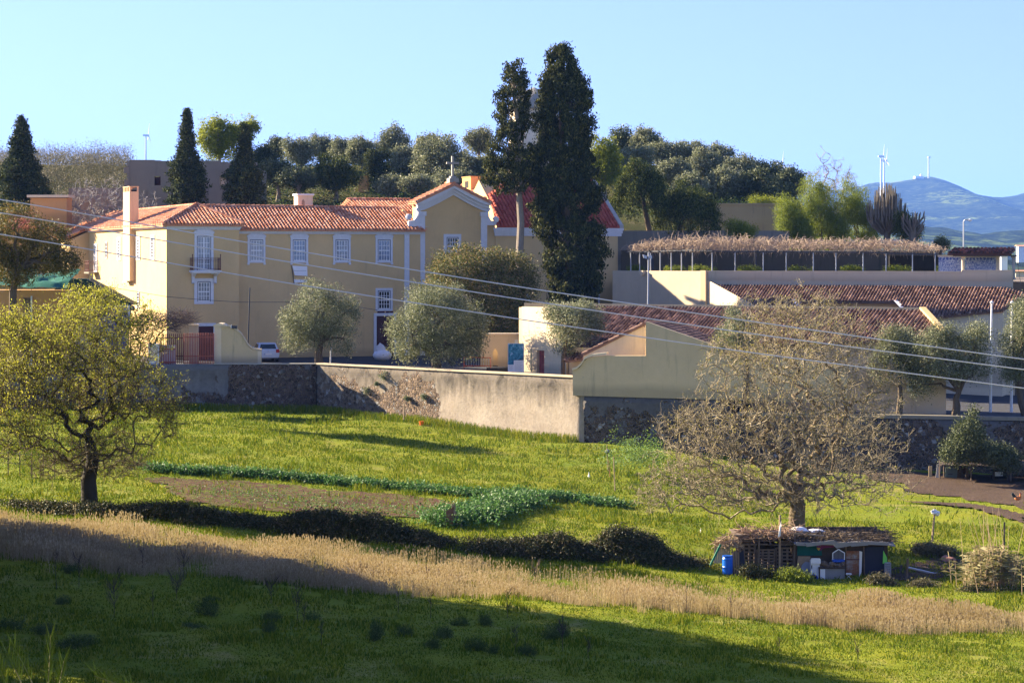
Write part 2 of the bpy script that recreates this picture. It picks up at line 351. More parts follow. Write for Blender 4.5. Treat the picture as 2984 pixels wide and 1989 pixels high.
def grassmat(name, a, b, c, soil, sc=1.0, dry=(.34, .27, .10), dryamt=.6):
    m = NM(name); o = m.n('ShaderNodeNewGeometry').outputs['Position']; n1 = m.noise(o, .16 * sc, 5, .65, .4); n2 = m.noise(o, .9 * sc, 6, .7); n3 = m.noise(m.scl(o, (1, 1, 1)), 7, 4, .7)
    col = m.mix(m.mask(n1, .35, .65), a, b); col = m.mix(m.mask(n2, .42, .72), col, c); col = m.mix(m.math('MULTIPLY', m.mask(n2, .60, .8), dryamt), col, dry)
    col = m.mix(m.math('MULTIPLY', m.mask(m.noise(o, .33, 7, .75, .8), .52, .66), .55), col, dry)
    col = m.mix(m.math('MULTIPLY', m.mask(n3, .5, .75), .65), col, tuple(x * .42 for x in a)); col = m.mix(m.math('MULTIPLY', m.mask(m.noise(o, 2.3, 6, .75), .62, .74), .7), col, soil)
    m.bump(n3, .9, .12); return m.done(col, .95, 0, .05)
G_FIELD = grassmat('field_grass', (.115, .16, .013), (.225, .228, .018), (.15, .20, .015), (.09, .06, .035))
G_HILL = grassmat('hill_grass', (.04, .06, .014), (.09, .09, .03), (.10, .085, .04), (.11, .085, .055), .8)
nx = np.concatenate([[-14000, -5000, -1500, -500, -200, -110], np.arange(-62, 62.1, 1.0), [80, 120, 220, 500, 1500, 5000, 14000]])
ny = np.concatenate([[-60, -20], np.arange(-4, 56, 2.5), np.arange(57, 176, 1.0), [182, 190, 200, 215, 240, 290, 350, 450, 600, 850, 1200, 2000, 3500, 6000, 9000, 13000]])
grid('ground', nx, ny, lambda x, y: np.where(y > 230, np.minimum(gz(x, y), -14) - np.clip((y - 600) / 3000, 0, 1) * 4, gz(x, y)), None or G_FIELD, 'structure')
grid('hill', np.concatenate([[-400, -250, -160], np.arange(-110, 70, 2.0)]), np.concatenate([np.arange(200, 300, 2.0), [310, 330, 360, 400, 460, 540, 640, 800]]), hz_, G_HILL, 'structure')

def sheet(name, poly, mat, dz=.04, step=.7, fn=gz, jag=.8):   # an irregular patch that follows the ground
    xs = [p[0] for p in poly]; ys = [p[1] for p in poly]; Xg, Yg = np.meshgrid(np.arange(min(xs), max(xs) + step, step), np.arange(min(ys), max(ys) + step, step))
    def inside(x, y):
        x = x + (vnoise(x, y, 1.5, 11) - .5) * jag * 2; y = y + (vnoise(x, y, 1.5, 12) - .5) * jag * 2; r = np.zeros(x.shape, bool)
        for i in range(len(poly)):
            (x1, y1), (x2, y2) = poly[i], poly[(i + 1) % len(poly)]
            if y1 != y2: r ^= ((y1 > y) != (y2 > y)) & (x < (x2 - x1) * (y - y1) / (y2 - y1) + x1)
        return r
    a, b = Xg.shape; V = np.stack([Xg, Yg, fn(Xg, Yg) + dz], -1).reshape(-1, 3); i = (np.arange(a - 1)[:, None] * b + np.arange(b - 1)).ravel()
    ok = inside((Xg[:-1, :-1] + step / 2), (Yg[:-1, :-1] + step / 2)).ravel(); Fq = np.stack([i, i + 1, i + b + 1, i + b], 1)[ok]
    return tag(put(name, np_mesh(name, V, Fq), mat, None, True), kind='structure')
def soilmat(name, a, b, green, g0=.55):
    m = NM(name); o = m.n('ShaderNodeNewGeometry').outputs['Position']; c = m.mix(m.noise(o, 1.2, 6, .7), a, b); c = m.mix(m.mask(m.noise(o, 2.4, 6, .75), g0, g0 + .1), c, green)
    c = m.mix(m.math('MULTIPLY', m.mask(m.noise(o, 9, 4, .7), .55, .7), .6), c, tuple(x * .5 for x in a)); m.bump(m.noise(o, 6, 5, .8), 1, .15); return m.done(c, .95, 0, .05)
SOIL = soilmat('ploughed_soil', (.07, .035, .025), (.14, .08, .055), (.12, .15, .03), .49)
DIRT = soilmat('shade_darkened_dirt', (.06, .045, .035), (.13, .09, .065), (.13, .14, .04), .62)  # browns darkened to stand in for the shadow missing from the yard
def gp(px, y):                                  # where the eye ray through (px, y) meets the field
    Y = 60.0
    while Y < 175:
        if Z(y, Y) < float(gz(X(px, Y), Y)): break
        Y += .25
    return X(px, Y), Y
sheet('soil_bed', [gp(*q) for q in ((430, 1392), (700, 1402), (1000, 1430), (1280, 1450), (1330, 1470), (1290, 1520), (900, 1500), (560, 1470))], SOIL, .05, .35)
sheet('dirt_yard', [gp(*q) for q in ((2600, 1405), (2660, 1428), (2800, 1458), (2984, 1484), (3050, 1490))] + [(36, 143), (27, 143), (20, 146)], DIRT, .05, .5)
sheet('dirt_path', [gp(*q) for q in ((2640, 1465), (2840, 1482), (2984, 1530), (2984, 1500), (2800, 1470))], DIRT, .09, .3, gz, .2)
sheet('dirt_patch', [gp(*q) for q in ((2560, 1690), (2700, 1690), (2790, 1660), (2800, 1630), (2740, 1600), (2700, 1625), (2600, 1660))], DIRT, .05, .3, gz, .5)

# courtyard platform and lower terrace
ASPH = plain('asphalt', (.032, .034, .04), .95, .3, 1.5)
cy = MB().xy([(-62, 170.3), (-14.55, 170.3), (-1.9, 157.6), (-1.9, 168.5), (.9, 168.5), (5.2, 162), (16, 162), (16, 200), (-20, 216), (-62, 216)], -15, -8.1).xy([(-1.9, 157.8), (4.9, 150.95), (16, 151), (16, 161.997), (5.2, 161.997), (.9, 168.497), (-1.897, 168.497)], -15, -9.4)
tag(solo('courtyard', cy, ASPH), kind='structure')
tr = MB(); q = [CW.w(10.5, .45), CW.w(33, .45), (44, 172), (11, 172)]
tr.add([(q[0][0], q[0][1], -10.1), (q[1][0], q[1][1], -10.1), (44, 172, -10.6), (11, 172, -9.3)] + [(p[0], p[1], -16) for p in q], [(0, 1, 2, 3), (0, 4, 5, 1), (1, 5, 6, 2), (2, 6, 7, 3), (3, 7, 4, 0)])
tag(solo('lower_terrace', tr, ASPH), kind='structure')
up = MB().xy([(9.2, 193), (15.8, 184.6), (43.2, 174.5), (60, 196), (60, 220), (9, 220)], -12, -1.75)
tag(solo('upper_terrace', up, plain('terrace_paving', (.16, .13, .10), .95, .3, 1)), kind='structure')

# far land: ridges, the plain and the mast hill
def farmat(name, a, b, c):
    m = NM(name); o = m.n('ShaderNodeNewGeometry').outputs['Position']; n = m.noise(o, .004, 8, .75); t = m.noise(o, .03, 5, .8)
    col = m.mix(m.mask(n, .50, .56), a, b); col = m.mix(m.mask(m.noise(m.scl(o, (.3, 1, 1)), .0025, 4, .5), .58, .62), col, c); col = m.mix(m.mask(t, .45, .6), tuple(x * .3 for x in a), col); return m.done(col, 1, 0, 0)
FARH = farmat('wooded_hill', (.035, .05, .022), (.075, .10, .035), (.17, .22, .04))
FARP = farmat('far_fields', (.05, .07, .03), (.12, .16, .05), (.22, .17, .10))
def profile(pts, x): return np.interp(x, [p[0] for p in pts], [p[1] for p in pts])
def ridge_land(name, Y0, Y1, prof, base, mat, nz_=12, x0=-900, x1=3600, seed=3):
    pxs = np.linspace(x0, x1, 220); xs = (pxs - CX) / F_PX * Y0; top = np.array([Z(y, Y0) for y in profile(prof, pxs)])
    ts = np.linspace(0, 1, 26); V = []
    for t in ts:
        y = Y0 - (Y0 - Y1) * (1 - t); a0, a1 = base / Y1, top / Y0; V.append(np.stack([xs * 1.0, np.full_like(xs, y), y * (a0 + (a1 - a0) * t ** .85) + (vnoise(xs, xs * 0 + y, Y0 * .045, seed) - .5) * Y0 * .007 * math.sin(t * math.pi) ** 2 + (vnoise(xs, xs * 0 + y, Y0 * .008, seed + 1) - .5) * Y0 * .0022 * (t > .05)], -1))
    V.append(np.stack([xs, np.full_like(xs, Y0 + 400), np.full_like(xs, base)], -1)); V = np.concatenate(V); b = len(xs); i = (np.arange(len(ts))[:, None] * b + np.arange(b - 1)).ravel()
    return tag(put(name, np_mesh(name, V, np.stack([i, i + 1, i + b + 1, i + b], 1)), mat, None, True), kind='structure')
ridge_land('distant_hills', 8200, 4300, [(-900, 560), (0, 500), (250, 476), (450, 480), (600, 500), (1500, 540), (2200, 560), (2500, 545), (2590, 530), (2640, 523), (2690, 515), (2715, 516), (2760, 532), (2840, 563), (2900, 576), (2925, 577), (2984, 564), (3100, 540), (3600, 500)], -55, FARH)
ridge_land('middle_hills', 3600, 2200, [(-900, 700), (0, 690), (1500, 700), (2560, 640), (2700, 655), (2780, 668), (2860, 676), (2984, 672), (3200, 660), (3600, 640)], -55, FARH, seed=8)
ridge_land('near_rise', 1500, 900, [(-900, 800), (2000, 790), (2560, 735), (2640, 728), (2760, 735), (2880, 748), (2984, 760), (3200, 780), (3600, 800)], -50, FARP, seed=14)
wt = MB().xy([(420, 1750), (560, 1750), (560, 1980), (420, 1980)], -46, Z(770, 1900))
tag(solo('water', wt, plain('lake_water', (.10, .22, .42), .15, .1, .01)), kind='structure')
def turbine(px, yhub, ybase, Y, lab):
    x = X(px, Y); zh, zb = Z(yhub, Y), Z(ybase, Y); k = Y / F_PX; t = thing('wind_turbine', lab, 'wind turbine', W, (x, Y, zb), 'distant wind turbines')
    part('tower', MB().tube([(x, Y, zb), (x, Y, zh)], [2.8 * k, 1.7 * k], 10), WHT, t); part('nacelle', MB().box(x - 8 * k, x + 8 * k, Y - 3 * k, Y + 3 * k, zh, zh + 5 * k), WHT, t)
    for a in (88, 208, 328):
        d = Vector((.06, math.cos(R(a)), math.sin(R(a)))) * 36 * k; c = Vector((x + 8 * k, Y, zh + 2 * k)); part('blade', MB().tube([c, c + d * .2, c + d], [.9 * k, 1.3 * k, .3 * k], 5), WHT, t)
turbine(425, 397, 520, 3400, 'white wind turbine on the skyline above the ruined grey wall')
turbine(2273, 478, 600, 4800, 'smallest white wind turbine, behind the olives right of centre')
turbine(2567, 458, 570, 4000, 'white wind turbine, left of the close pair beside the mast hill')
turbine(2576, 470, 572, 4600, 'white wind turbine, right and slightly lower of the close pair beside the mast hill')
Yh = 8150; k = Yh / F_PX; x = X(2706, Yh); t = thing('radio_mast', 'tall pale radio mast on top of the blue distant hill', 'mast', W, (x, Yh, Z(519, Yh)))
part('tower', MB().tube([(x, Yh, Z(519, Yh)), (x, Yh, Z(459, Yh))], [2.2 * k, 1.7 * k], 8), WHT, t); part('platform', MB().box(x - 2.5 * k, x + 5 * k, Yh - 10, Yh + 10, Z(460, Yh), Z(457, Yh)), WHT, t)
x = X(2684, Yh); t = thing('radar_station', 'low white station with a round dome on the distant hilltop', 'building', W, (x, Yh, Z(519, Yh)))
part('wall', MB().box(x - 20 * k, x + 5 * k, Yh - 20, Yh + 20, Z(521, Yh), Z(514, Yh)), WHT, t); part('dome', MB().blob((x, Yh, Z(511, Yh)), (4 * k, 4 * k, 4.5 * k)), WHT, t, True)
g = np.random.default_rng(5)
def farhouse(px, y, Y, w_, h_, lab, col=WHT, rf=None):
    x, k = X(px, Y), Y / F_PX; z = Z(y, Y); t = thing('white_house', lab, 'house', W, (x, Y, z), 'far houses beyond the terrace')
    part('wall', MB().box(x, x + w_ * k, Y, Y + w_ * k, z - 8, z + h_ * k), col, t); part('roof', MB().yz([(Y - 1, z + h_ * k), (Y + w_ * k / 2, z + (h_ + 3) * k), (Y + w_ * k + 1, z + h_ * k)], x - 1, x + (w_ + 1) * k), rf or T_MAIN, t)
farhouse(2918, 752, 880, 18, 6, 'low white house seen under the tiled canopy on the right'); farhouse(2968, 727, 1400, 30, 10, 'white house at the right edge below the blue hills')
farhouse(2960, 812, 520, 60, 22, 'white house with an orange roof at the right edge beside the terrace wall', CRM)

# haze: a closed box of thin even air round everything
hz = MB().box(-16000, 16000, -80, 13500, -140, 372); hm = bpy.data.materials.new('haze'); hm.use_nodes = True; ht = hm.node_tree; ht.nodes.clear()
hv = ht.nodes.new('ShaderNodeVolumePrincipled'); hv.inputs['Color'].default_value = (.17, .38, 1, 1); hv.inputs['Density'].default_value = 6.0e-5; hv.inputs['Anisotropy'].default_value = .1
ho = ht.nodes.new('ShaderNodeOutputMaterial'); ht.links.new(hv.outputs[0], ho.inputs['Volume'])
HAZE = solo('haze', hz, hm, kind='stuff'); tag(HAZE, 'pale blue air between the camera and the distant hills')
# ---------------- convent: projecting block, main wing, long side wing ----------------
def rect_ring(mb, u0, u1, z0, z1, U0, U1, Z0, Z1, y0, y1):   # frame around an opening
    mb.box(U0, u0, y0, y1, Z0, Z1).box(u1, U1, y0, y1, Z0, Z1).box(u0, u1, y0, y1, Z0, z0).box(u0, u1, y0, y1, z1, Z1); return mb
def ax(mb, side):                                # turn a front-facing build (x along, y = depth) into one facing -u
    if side: mb.v = [(b, -a, c) for a, b, c in mb.v]
    return mb
def window(root, c, v, w_, z0, z1, surround=.2, top=0.0, cols=4, rows=4, side=False, mid=True, dark=False, name='window', lab=None, foot=True):
    """c: centre along the wall; v: plane of the wall; window glass w_ wide from z0 to z1"""
    a, b = c - w_ / 2, c + w_ / 2; m = MB(); s_ = surround
    rect_ring(m, a, b, z0, z1, a - s_, b + s_, z0 - s_ * .8, z1 + s_, v - .07, v + .04)
    if top:                                      # scrolled head above the frame
        zt = z1 + s_; m.xz([(a - s_ * 1.25, zt), (a - s_ * 1.3, zt + top * .3), (a - s_ * .2, zt + top * .55), (a + w_ * .25, zt + top * .72), (c, zt + top), (b - w_ * .25, zt + top * .72), (b + s_ * .2, zt + top * .55), (b + s_ * 1.3, zt + top * .3), (b + s_ * 1.25, zt)], v - .10, v + .02)
        m.xz([(a - s_ * 1.45, zt + top * .38), (a - s_ * .2, zt + top * .64), (c, zt + top * 1.15), (b + s_ * .2, zt + top * .64), (b + s_ * 1.45, zt + top * .38), (b + s_ * .2, zt + top * .48), (c, zt + top * .96), (a - s_ * .2, zt + top * .48)], v - .16, v - .095)
        m.tube([(c, v - .13, zt + top * .35), (c, v - .09, zt + top * .35)], .11, 10)
        m.box(a - s_ - .03, a - s_ + .16, v - .09, v + .03, z0 - s_ * .8 - .16, z0 - s_ * .8).box(b + s_ - .16, b + s_ + .03, v - .09, v + .03, z0 - s_ * .8 - .16, z0 - s_ * .8)
    f = part(name, ax(m, side), STN, root)
    if lab: f['label'] = lab
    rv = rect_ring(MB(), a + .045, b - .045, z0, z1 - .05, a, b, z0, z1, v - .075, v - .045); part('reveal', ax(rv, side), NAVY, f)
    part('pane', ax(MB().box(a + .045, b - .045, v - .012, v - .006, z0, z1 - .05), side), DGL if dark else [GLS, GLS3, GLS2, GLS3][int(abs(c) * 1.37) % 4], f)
    sm = MB(); A, B_, C, D = a + .045, b - .045, z0, z1 - .05; rect_ring(sm, A + .06, B_ - .06, C + .07, D - .06, A, B_, C, D, v - .05, v - .01)
    for i in range(1, cols): x = A + .06 + (B_ - A - .12) * i / cols; wd = .02 if (cols != 2 * (cols // 2) or i != cols // 2 or mid) else .05; sm.box(x - wd, x + wd, v - .04, v - .014, C + .07, D - .06)
    for i in range(1, rows): z = C + .07 + (D - C - .13) * i / rows; h = .04 if (mid and i == rows // 2) else .017; sm.box(A + .06, B_ - .06, v - .045, v - .0135, z - h, z + h)
    part('sash', ax(sm, side), WHT, f); return f

cv = thing('convent_building', 'long two-storey yellow building with orange tiled roof and stone-framed windows', 'building', K, (0, 0, -8.1))
zb = -8.6
wl = MB().xy([(0, 0), (K.u(697, 0), 0), (K.u(697, 0), 1.0), (22.0, 1.0), (22.0, 11), (8, 11), (8, 31), (8, 56), (3.6, 56), (-1.75, 40.5), (-1.75, 31), (0, 31)], zb, [2.66] * 2 + [2.45] * 3 + [2.6] * 3 + [2.6, 1.8, 1.8, 2.6])
part('wall', wl, YEL, cv)
uP = K.u(697, 0)
cn = MB()
for (h0, h1, d) in ((2.38, 2.5, .10), (2.5, 2.62, .2), (2.62, 2.72, .3)): cn.box(-.004, uP + d * .6, -d, -.003, h0, h1)
for (h0, h1, d) in ((2.08, 2.2, .10), (2.2, 2.32, .2), (2.32, 2.42, .3)): cn.box(uP + .003, 22.2, 1 - d, .997, h0, h1)
part('cornice', cn, STN, cv)
sc = MB().box(-.16, -.003, .1, 30.9, 2.5, 2.66); part('eave_board', sc, WHT, cv)
# front roofs
s1 = (4.42 - 2.78) / 4.6; s2 = (4.35 - 2.42) / 4.6
roof('roof', [(-.38, -.4), (uP + .35, -.4), (3.7, 4.3), (3.4, 4.2)], (2.78 + .4 * s1, 0, s1), T_MAIN, cv)
roof('roof', [(uP - .1, .62), (22.35, .62), (21.5, 5.2), (3.9, 5.2), (4.1, 4.0)], (2.42 - .62 * s2, 0, s2), T_MAIN, cv, lift=.02)
roof('roof', [(22.0, 9.6), (3.9, 9.6), (3.9, 5.22), (21.5, 5.22)], (4.35 + 5.2 * .4, 0, -.4), T_MAIN, cv)
s3 = (4.42 - 2.76) / 3.9
roof('roof', [(-.38, -.38), (3.55, 4.2), (3.6, 31), (-.38, 31)], (2.76 + .35 * s3, s3, 0), T_MAIN, cv)
roof('roof', [(-2.2, 31.02), (3.6, 31.02), (3.6, 57), (-2.2, 40.6)], (2.76 + .35 * s3, s3, 0), T_MAIN, cv)
roof('roof', [(3.62, 5.2), (8.2, 5.2), (8.2, 57), (3.62, 57)], (4.42 + 3.62 * s3, -s3, 0), T_MAIN, cv)
part('gable_fill', MB().yz([(5.2, 2.4), (5.2, 4.3), (.8, 2.4)], 21.8, 22.0), YEL, cv)
rt = MB(); H1 = lambda u, v: (u, v, 2.78 + .4 * s1 + v * s1 + .10)
ridge(rt, H1(-.35, -.35), (3.5, 4.25, 4.55), .12); ridge(rt, H1(uP + .3, -.35), (3.6, 4.25, 4.52), .15, .5); part('ridge_tiles', rt, T_MAIN, cv); rt = MB(); ridge(rt, (3.6, 5.2, 4.45), (21.5, 5.2, 4.42), .12); ridge(rt, (3.6, 4.2, 4.5), (3.6, 57, 4.5), .12)
ridge(rt, (-.38, 31, 2.8), (-2.2, 31, 2.0), .1); part('ridge_tiles', rt, T_MAIN, cv)
pv = 1.0
pl = MB().box(K.u(1178, pv), K.u(1192, pv), pv - .09, pv + .02, zb, 2.08); part('pilaster', pl, STN, cv)
labs = ['first-floor sash window left of the white banner', 'first-floor sash window directly above the white banner', 'first-floor sash window between banner and white pilaster', 'first-floor sash window above the dark door']
for px, lb in zip((747, 872, 996, 1119), labs):
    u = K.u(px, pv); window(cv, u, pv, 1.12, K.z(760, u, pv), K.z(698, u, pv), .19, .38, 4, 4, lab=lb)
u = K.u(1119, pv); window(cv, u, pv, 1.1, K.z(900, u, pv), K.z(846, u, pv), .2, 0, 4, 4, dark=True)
u = K.u(1122, pv); zt = K.z(920, u, pv); d0, d1 = u - .78, u + .78
dr = part('door', MB().box(d0, d1, pv - .05, pv + .02, -8.2, zt), MAR, cv); part('frame', rect_ring(MB(), d0, d1, -8.3, zt, d0 - .22, d1 + .22, -8.35, zt + .24, pv - .11, pv + .03), STN, dr)
pn = MB()
for i in range(2):
    for j in range(3): pn.box(d0 + .08 + i * .75, d0 + .72 + i * .75, pv - .065, pv - .049, -7.9 + j * 1.25, -6.85 + j * 1.25)
part('panel', pn, MAR, dr)
# balcony door, window below, low door of the projecting block
u = K.u(594, 0); zb0, zt0 = K.z(787, u), K.z(688, u)
window(cv, u, 0, 1.15, zb0, zt0, .21, .42, 4, 6, mid=False, name='balcony_door')
bal = part('balcony', MB().box(u - 1.22, u + 1.22, -.95, -.0, zb0 - .16, zb0 - .02).box(u - 1.12, u + 1.12, -.85, -.0, zb0 - .26, zb0 - .16)
    .yz([(-.01, zb0 - .26), (-.75, zb0 - .26), (-.55, zb0 - .42), (-.25, zb0 - .5), (-.18, zb0 - .95), (-.28, zb0 - 1.02), (-.01, zb0 - 1.1)], u - 1.02, u - .80)
    .yz([(-.01, zb0 - .26), (-.75, zb0 - .26), (-.55, zb0 - .42), (-.25, zb0 - .5), (-.18, zb0 - .95), (-.28, zb0 - 1.02), (-.01, zb0 - 1.1)], u + .80, u + 1.02), STN, cv)
rl = MB()
def rail(mb, p, q, h, n):
    p, q = Vector(p), Vector(q); z = Vector((0, 0, 1))
    for k in (h, h * .72, .14): mb.tube([p + z * k, q + z * k], .014, 4)
    for i in range(n + 1):
        b = p.lerp(q, i / n); mb.tube([b, b + z * h], .011, 4)
        if i < n:
            d = (q - p) / n; c = b + d * .5
            for (zz, rr) in ((h * .86, .05), (.08, .04)): mb.tube([c + d.normalized() * rr * math.cos(t) + z * (zz + rr * math.sin(t)) for t in [math.pi * k / 4 for k in range(9)]], .008, 3, False)
rail(rl, (u - 1.15, -.9, zb0), (u + 1.15, -.9, zb0), 1.0, 16); rail(rl, (u - 1.15, -.9, zb0), (u - 1.15, -.03, zb0), 1.0, 7); rail(rl, (u + 1.15, -.9, zb0), (u + 1.15, -.03, zb0), 1.0, 7)
for sx in (-1, 1): rl.tube([(u + sx * 1.15, -.9, zb0), (u + sx * 1.15, -.9, zb0 + 1.22)], .03, 6).blob((u + sx * 1.15, -.9, zb0 + 1.25), (.05, .05, .05))
part('railing', rl, IRN, bal)
u2 = K.u(594, 0); window(cv, u2, 0, 1.08, K.z(878, u2), K.z(820, u2), .26, 0, 4, 4)
u3 = K.u(597, 0); zt = K.z(950, u3); dr = part('door', MB().box(u3 - .7, u3 + .7, -.04, .02, -8.2, zt), MAR, cv); part('frame', rect_ring(MB(), u3 - .7, u3 + .7, -8.3, zt, u3 - .9, u3 + .9, -8.35, zt + .25, -.09, .03), STN, dr)
# side wing openings (faces the sun)
def sidewin(px, y0, y1, w_, **kw):
    v = K.v(px, 0); window(cv, -v, 0, w_, K.z(y0, 0, v), K.z(y1, 0, v), side=True, **kw)
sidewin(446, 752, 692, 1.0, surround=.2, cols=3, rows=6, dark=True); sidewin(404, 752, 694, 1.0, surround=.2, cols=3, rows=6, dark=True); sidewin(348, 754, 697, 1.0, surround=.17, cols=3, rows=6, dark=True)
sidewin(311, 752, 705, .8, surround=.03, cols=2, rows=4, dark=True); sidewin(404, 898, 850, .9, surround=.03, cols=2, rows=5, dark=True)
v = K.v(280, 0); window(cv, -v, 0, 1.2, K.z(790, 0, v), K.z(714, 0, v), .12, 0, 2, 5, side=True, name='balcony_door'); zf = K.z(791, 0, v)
bl = part('balcony', MB().box(-.9, 0, v - 1.1, v + 1.1, zf - .18, zf - .03), CNC, cv); r2 = MB(); rail(r2, (-.85, v - 1.05, zf), (-.85, v + 1.05, zf), 1, 12); rail(r2, (-.85, v - 1.05, zf), (-.02, v - 1.05, zf), 1, 5); rail(r2, (-.85, v + 1.05, zf), (-.02, v + 1.05, zf), 1, 5); part('railing', r2, IRN, bl)
# chimney stack standing out from the side wing
v1 = K.v(393, 0); pj = .45; v2 = K.v(359, -pj); zc0, zc1 = K.z(818, 0, v1), K.z(543, -.3, v1 + .5)
ch = MB().box(-pj, -.002, v1, v2, zc0, zc1 - .45).box(-pj - .03, .35, v1 - .03, v2 + .03, zc1 - .06, zc1); 
ch.box(-.002, .32, v1, v2, 2.6, zc1 - .45)
for vv in (v1, v1 + (v2 - v1) * .25, v1 + (v2 - v1) * .5, v1 + (v2 - v1) * .75, v2 - .14): ch.box(-pj, -pj + .12, vv, vv + .14, zc1 - .45, zc1 - .06)
ch.box(.2, .32, v1, v1 + .12, zc1 - .45, zc1 - .06).box(.2, .32, v2 - .12, v2, zc1 - .45, zc1 - .06)
cp = part('chimney', ch, plaster('chimney_plaster', (.68, .49, .29), (.3, .2, .12), .4, .4), cv); part('flue', MB().box(-pj + .14, .18, v1 + .15, v2 - .15, zc1 - .44, zc1 - .3), DRK, cp); part('bracket', MB().box(-pj - .05, -.002, v1 + .9, v2 + .06, zc0 - .14, zc0 - .005), STN2, cp)
# annex chimney with a flat slab beyond the far end
Yc = 211; ac = thing('large_chimney', 'wide orange rendered chimney with a flat slab lid at far left', 'chimney', W, (X(140, Yc), Yc, Z(640, Yc)))
part('wall', MB().box(X(88, Yc), X(194, Yc), Yc, Yc + 2.6, Z(660, Yc), Z(577, Yc)), ORA, ac); part('lid', MB().box(X(80, Yc), X(201, Yc), Yc - .3, Yc + 3, Z(576, Yc) + .02, Z(568, Yc)), CRM, ac)
an = thing('annex_building', 'lower orange annex with a small tiled roof behind the far-left tree', 'building', W, (X(60, 217), 217, -8))
part('wall', MB().box(X(-80, 217), X(203, 217), 217, 232, -9, Z(668, 217)), ORA, an); roof('roof', [(X(-85, 217), 216.5), (X(215, 217), 216.5), (X(215, 226), 226), (X(-85, 226), 226)], (Z(668, 217) - 216.5 * .3, 0, .3), T_MAIN, an)
# satellite dish on the sunlit wall
v = K.v(436, 0); z = K.z(895, 0, v); t = thing('satellite_dish', 'white satellite dish on the sunlit side wall by the lower window', 'satellite dish', K, (0, v, z))
part('dish', MB().lathe((-.75, v + .3, z), [(.02, .10), (.2, .07), (.38, 0), (.36, -.02), (.02, .05)], 16), WHT, t); part('arm', MB().tube([(0, v, z - .2), (-.4, v, z - .25), (-.72, v + .3, z + .05)], .025, 6), GRYM, t)

# ---------------- church ----------------
ch_ = thing('church_building', 'yellow church front with white gable cornice and stone cross on top', 'church', K, (25, 1.2, -8.1))
V0 = 1.2; ua, ub = K.u(1220.5, V0), K.u(1417.5, V0); um = K.u(1320, V0); za = K.z(540, um, V0); ze = K.z(586, ub, V0) - .1
def gable(y0, y1, d, x=0): return [(ua - x, ze - d), (ua - x, ze + .25 - d), (ua + 1.0, ze + .45 - d), (um, za - d), (ub - 1.0, ze + .45 - d), (ub + x, ze + .25 - d), (ub + x, ze - d)]
GC = [(ua + (um - ua) * t, ze + (za - ze) * t ** 1.22) for t in (0, .15, .3, .45, .6, .8, 1)]; GC = GC + [(2 * um - x_, z_) for x_, z_ in GC[-2::-1]]
body = MB().xz([(ua, zb)] + [(x_, z_ - .1) for x_, z_ in GC] + [(ub, zb)], V0, V0 + 1.6).box(ua + .3, ub - .3, V0 + 1.603, V0 + 12, zb, 3.0)
body.box(22.003, ua - .003, V0 - .06, V0 + 5, zb, 2.75); body.box(ub + .003, 28.9, V0 + .1, V0 + 5, zb, 2.9)
part('wall', body, YEL, ch_)
pl = MB(); pw = .52
pl.box(ua - .02, ua + pw, V0 - .12, V0 - .003, zb, ze - .85).box(ub - pw, ub + .02, V0 - .12, V0 - .003, zb, ze - .85); part('pilaster', pl, STN, ch_)
co = MB()
for (lo, hi, d) in ((-.82, -.55, .12), (-.55, -.28, .22), (-.28, .06, .36)):
    lo_p = [(ua - d * .8, ze + lo)] + [(x_, z_ + lo) for x_, z_ in GC[1:-1]] + [(ub + d * .8, ze + lo)]; hi_p = [(ua - d * .8, ze + hi)] + [(x_, z_ + hi) for x_, z_ in GC[1:-1]] + [(ub + d * .8, ze + hi)]
    for i in range(len(GC) - 1): co.xz([lo_p[i], lo_p[i + 1], hi_p[i + 1], hi_p[i]], V0 - d, V0 - .002 if i % 2 else V0 - .0025)
for sx, uu in ((-1, ua - .02), (1, ub - pw)): co.box(uu - .08, uu + pw + .12, V0 - .2, V0 - .003, ze - 1.2, ze - .835)
part('cornice', co, STN, ch_)
sA = (za - ze) / (um - ua)
roof('roof', [(ua - .35, V0 - .4), (um, V0 - .4), (um, V0 + 1.7), (ua - .35, V0 + 1.7)], (za + .1 - um * sA, sA, 0), T_MAIN, ch_); roof('roof', [(um + .003, V0 - .4), (ub + .35, V0 - .4), (ub + .35, V0 + 1.7), (um + .003, V0 + 1.7)], (za + .1 + um * sA, -sA, 0), T_MAIN, ch_)
rt = MB(); ridge(rt, (um, V0 - .4, za + .2), (um, V0 + 1.7, za + .2)); part('ridge_tiles', rt, T_MAIN, ch_)
def spiral(mb, c, r, flip=1, y0=0, y1=.3):
    pts = []
    for k in range(14): a = k / 13 * 1.6 * 2 * math.pi; rr = r * (1 - .7 * k / 13); pts.append((c[0] + flip * rr * math.cos(a), (y0 + y1) / 2, c[1] + rr * math.sin(a)))
    mb.tube(pts, [.11 - .05 * k / 13 for k in range(14)], 6); mb.tube([(c[0], y0, c[1]), (c[0], y1, c[1])], r * .82, 14)
sv = MB()
spiral(sv, (K.u(1190, V0), K.z(634, 22, V0)), .25, 1, V0 - .2, V0 + .15); spiral(sv, (ua - .05, K.z(612, 22, V0)), .17, -1, V0 - .16, V0 + .1)
sv.xz([(K.u(1190, V0), 2.75), (22.9, 2.75), (ua, 2.8), (ua, 4.6), (ua - .14, 4.5), (ua - .12, 4.1), (ua - .2, 3.6), (ua - .45, 3.3), (K.u(1190, V0), 3.2)], V0 - .1, V0 + .2)
part('scroll', sv, STN, ch_); sv = MB()
spiral(sv, (K.u(1445, V0), K.z(640, 28, V0)), .24, -1, V0 - .2, V0 + .15); spiral(sv, (ub + .1, K.z(612, 28, V0)), .17, 1, V0 - .16, V0 + .1)
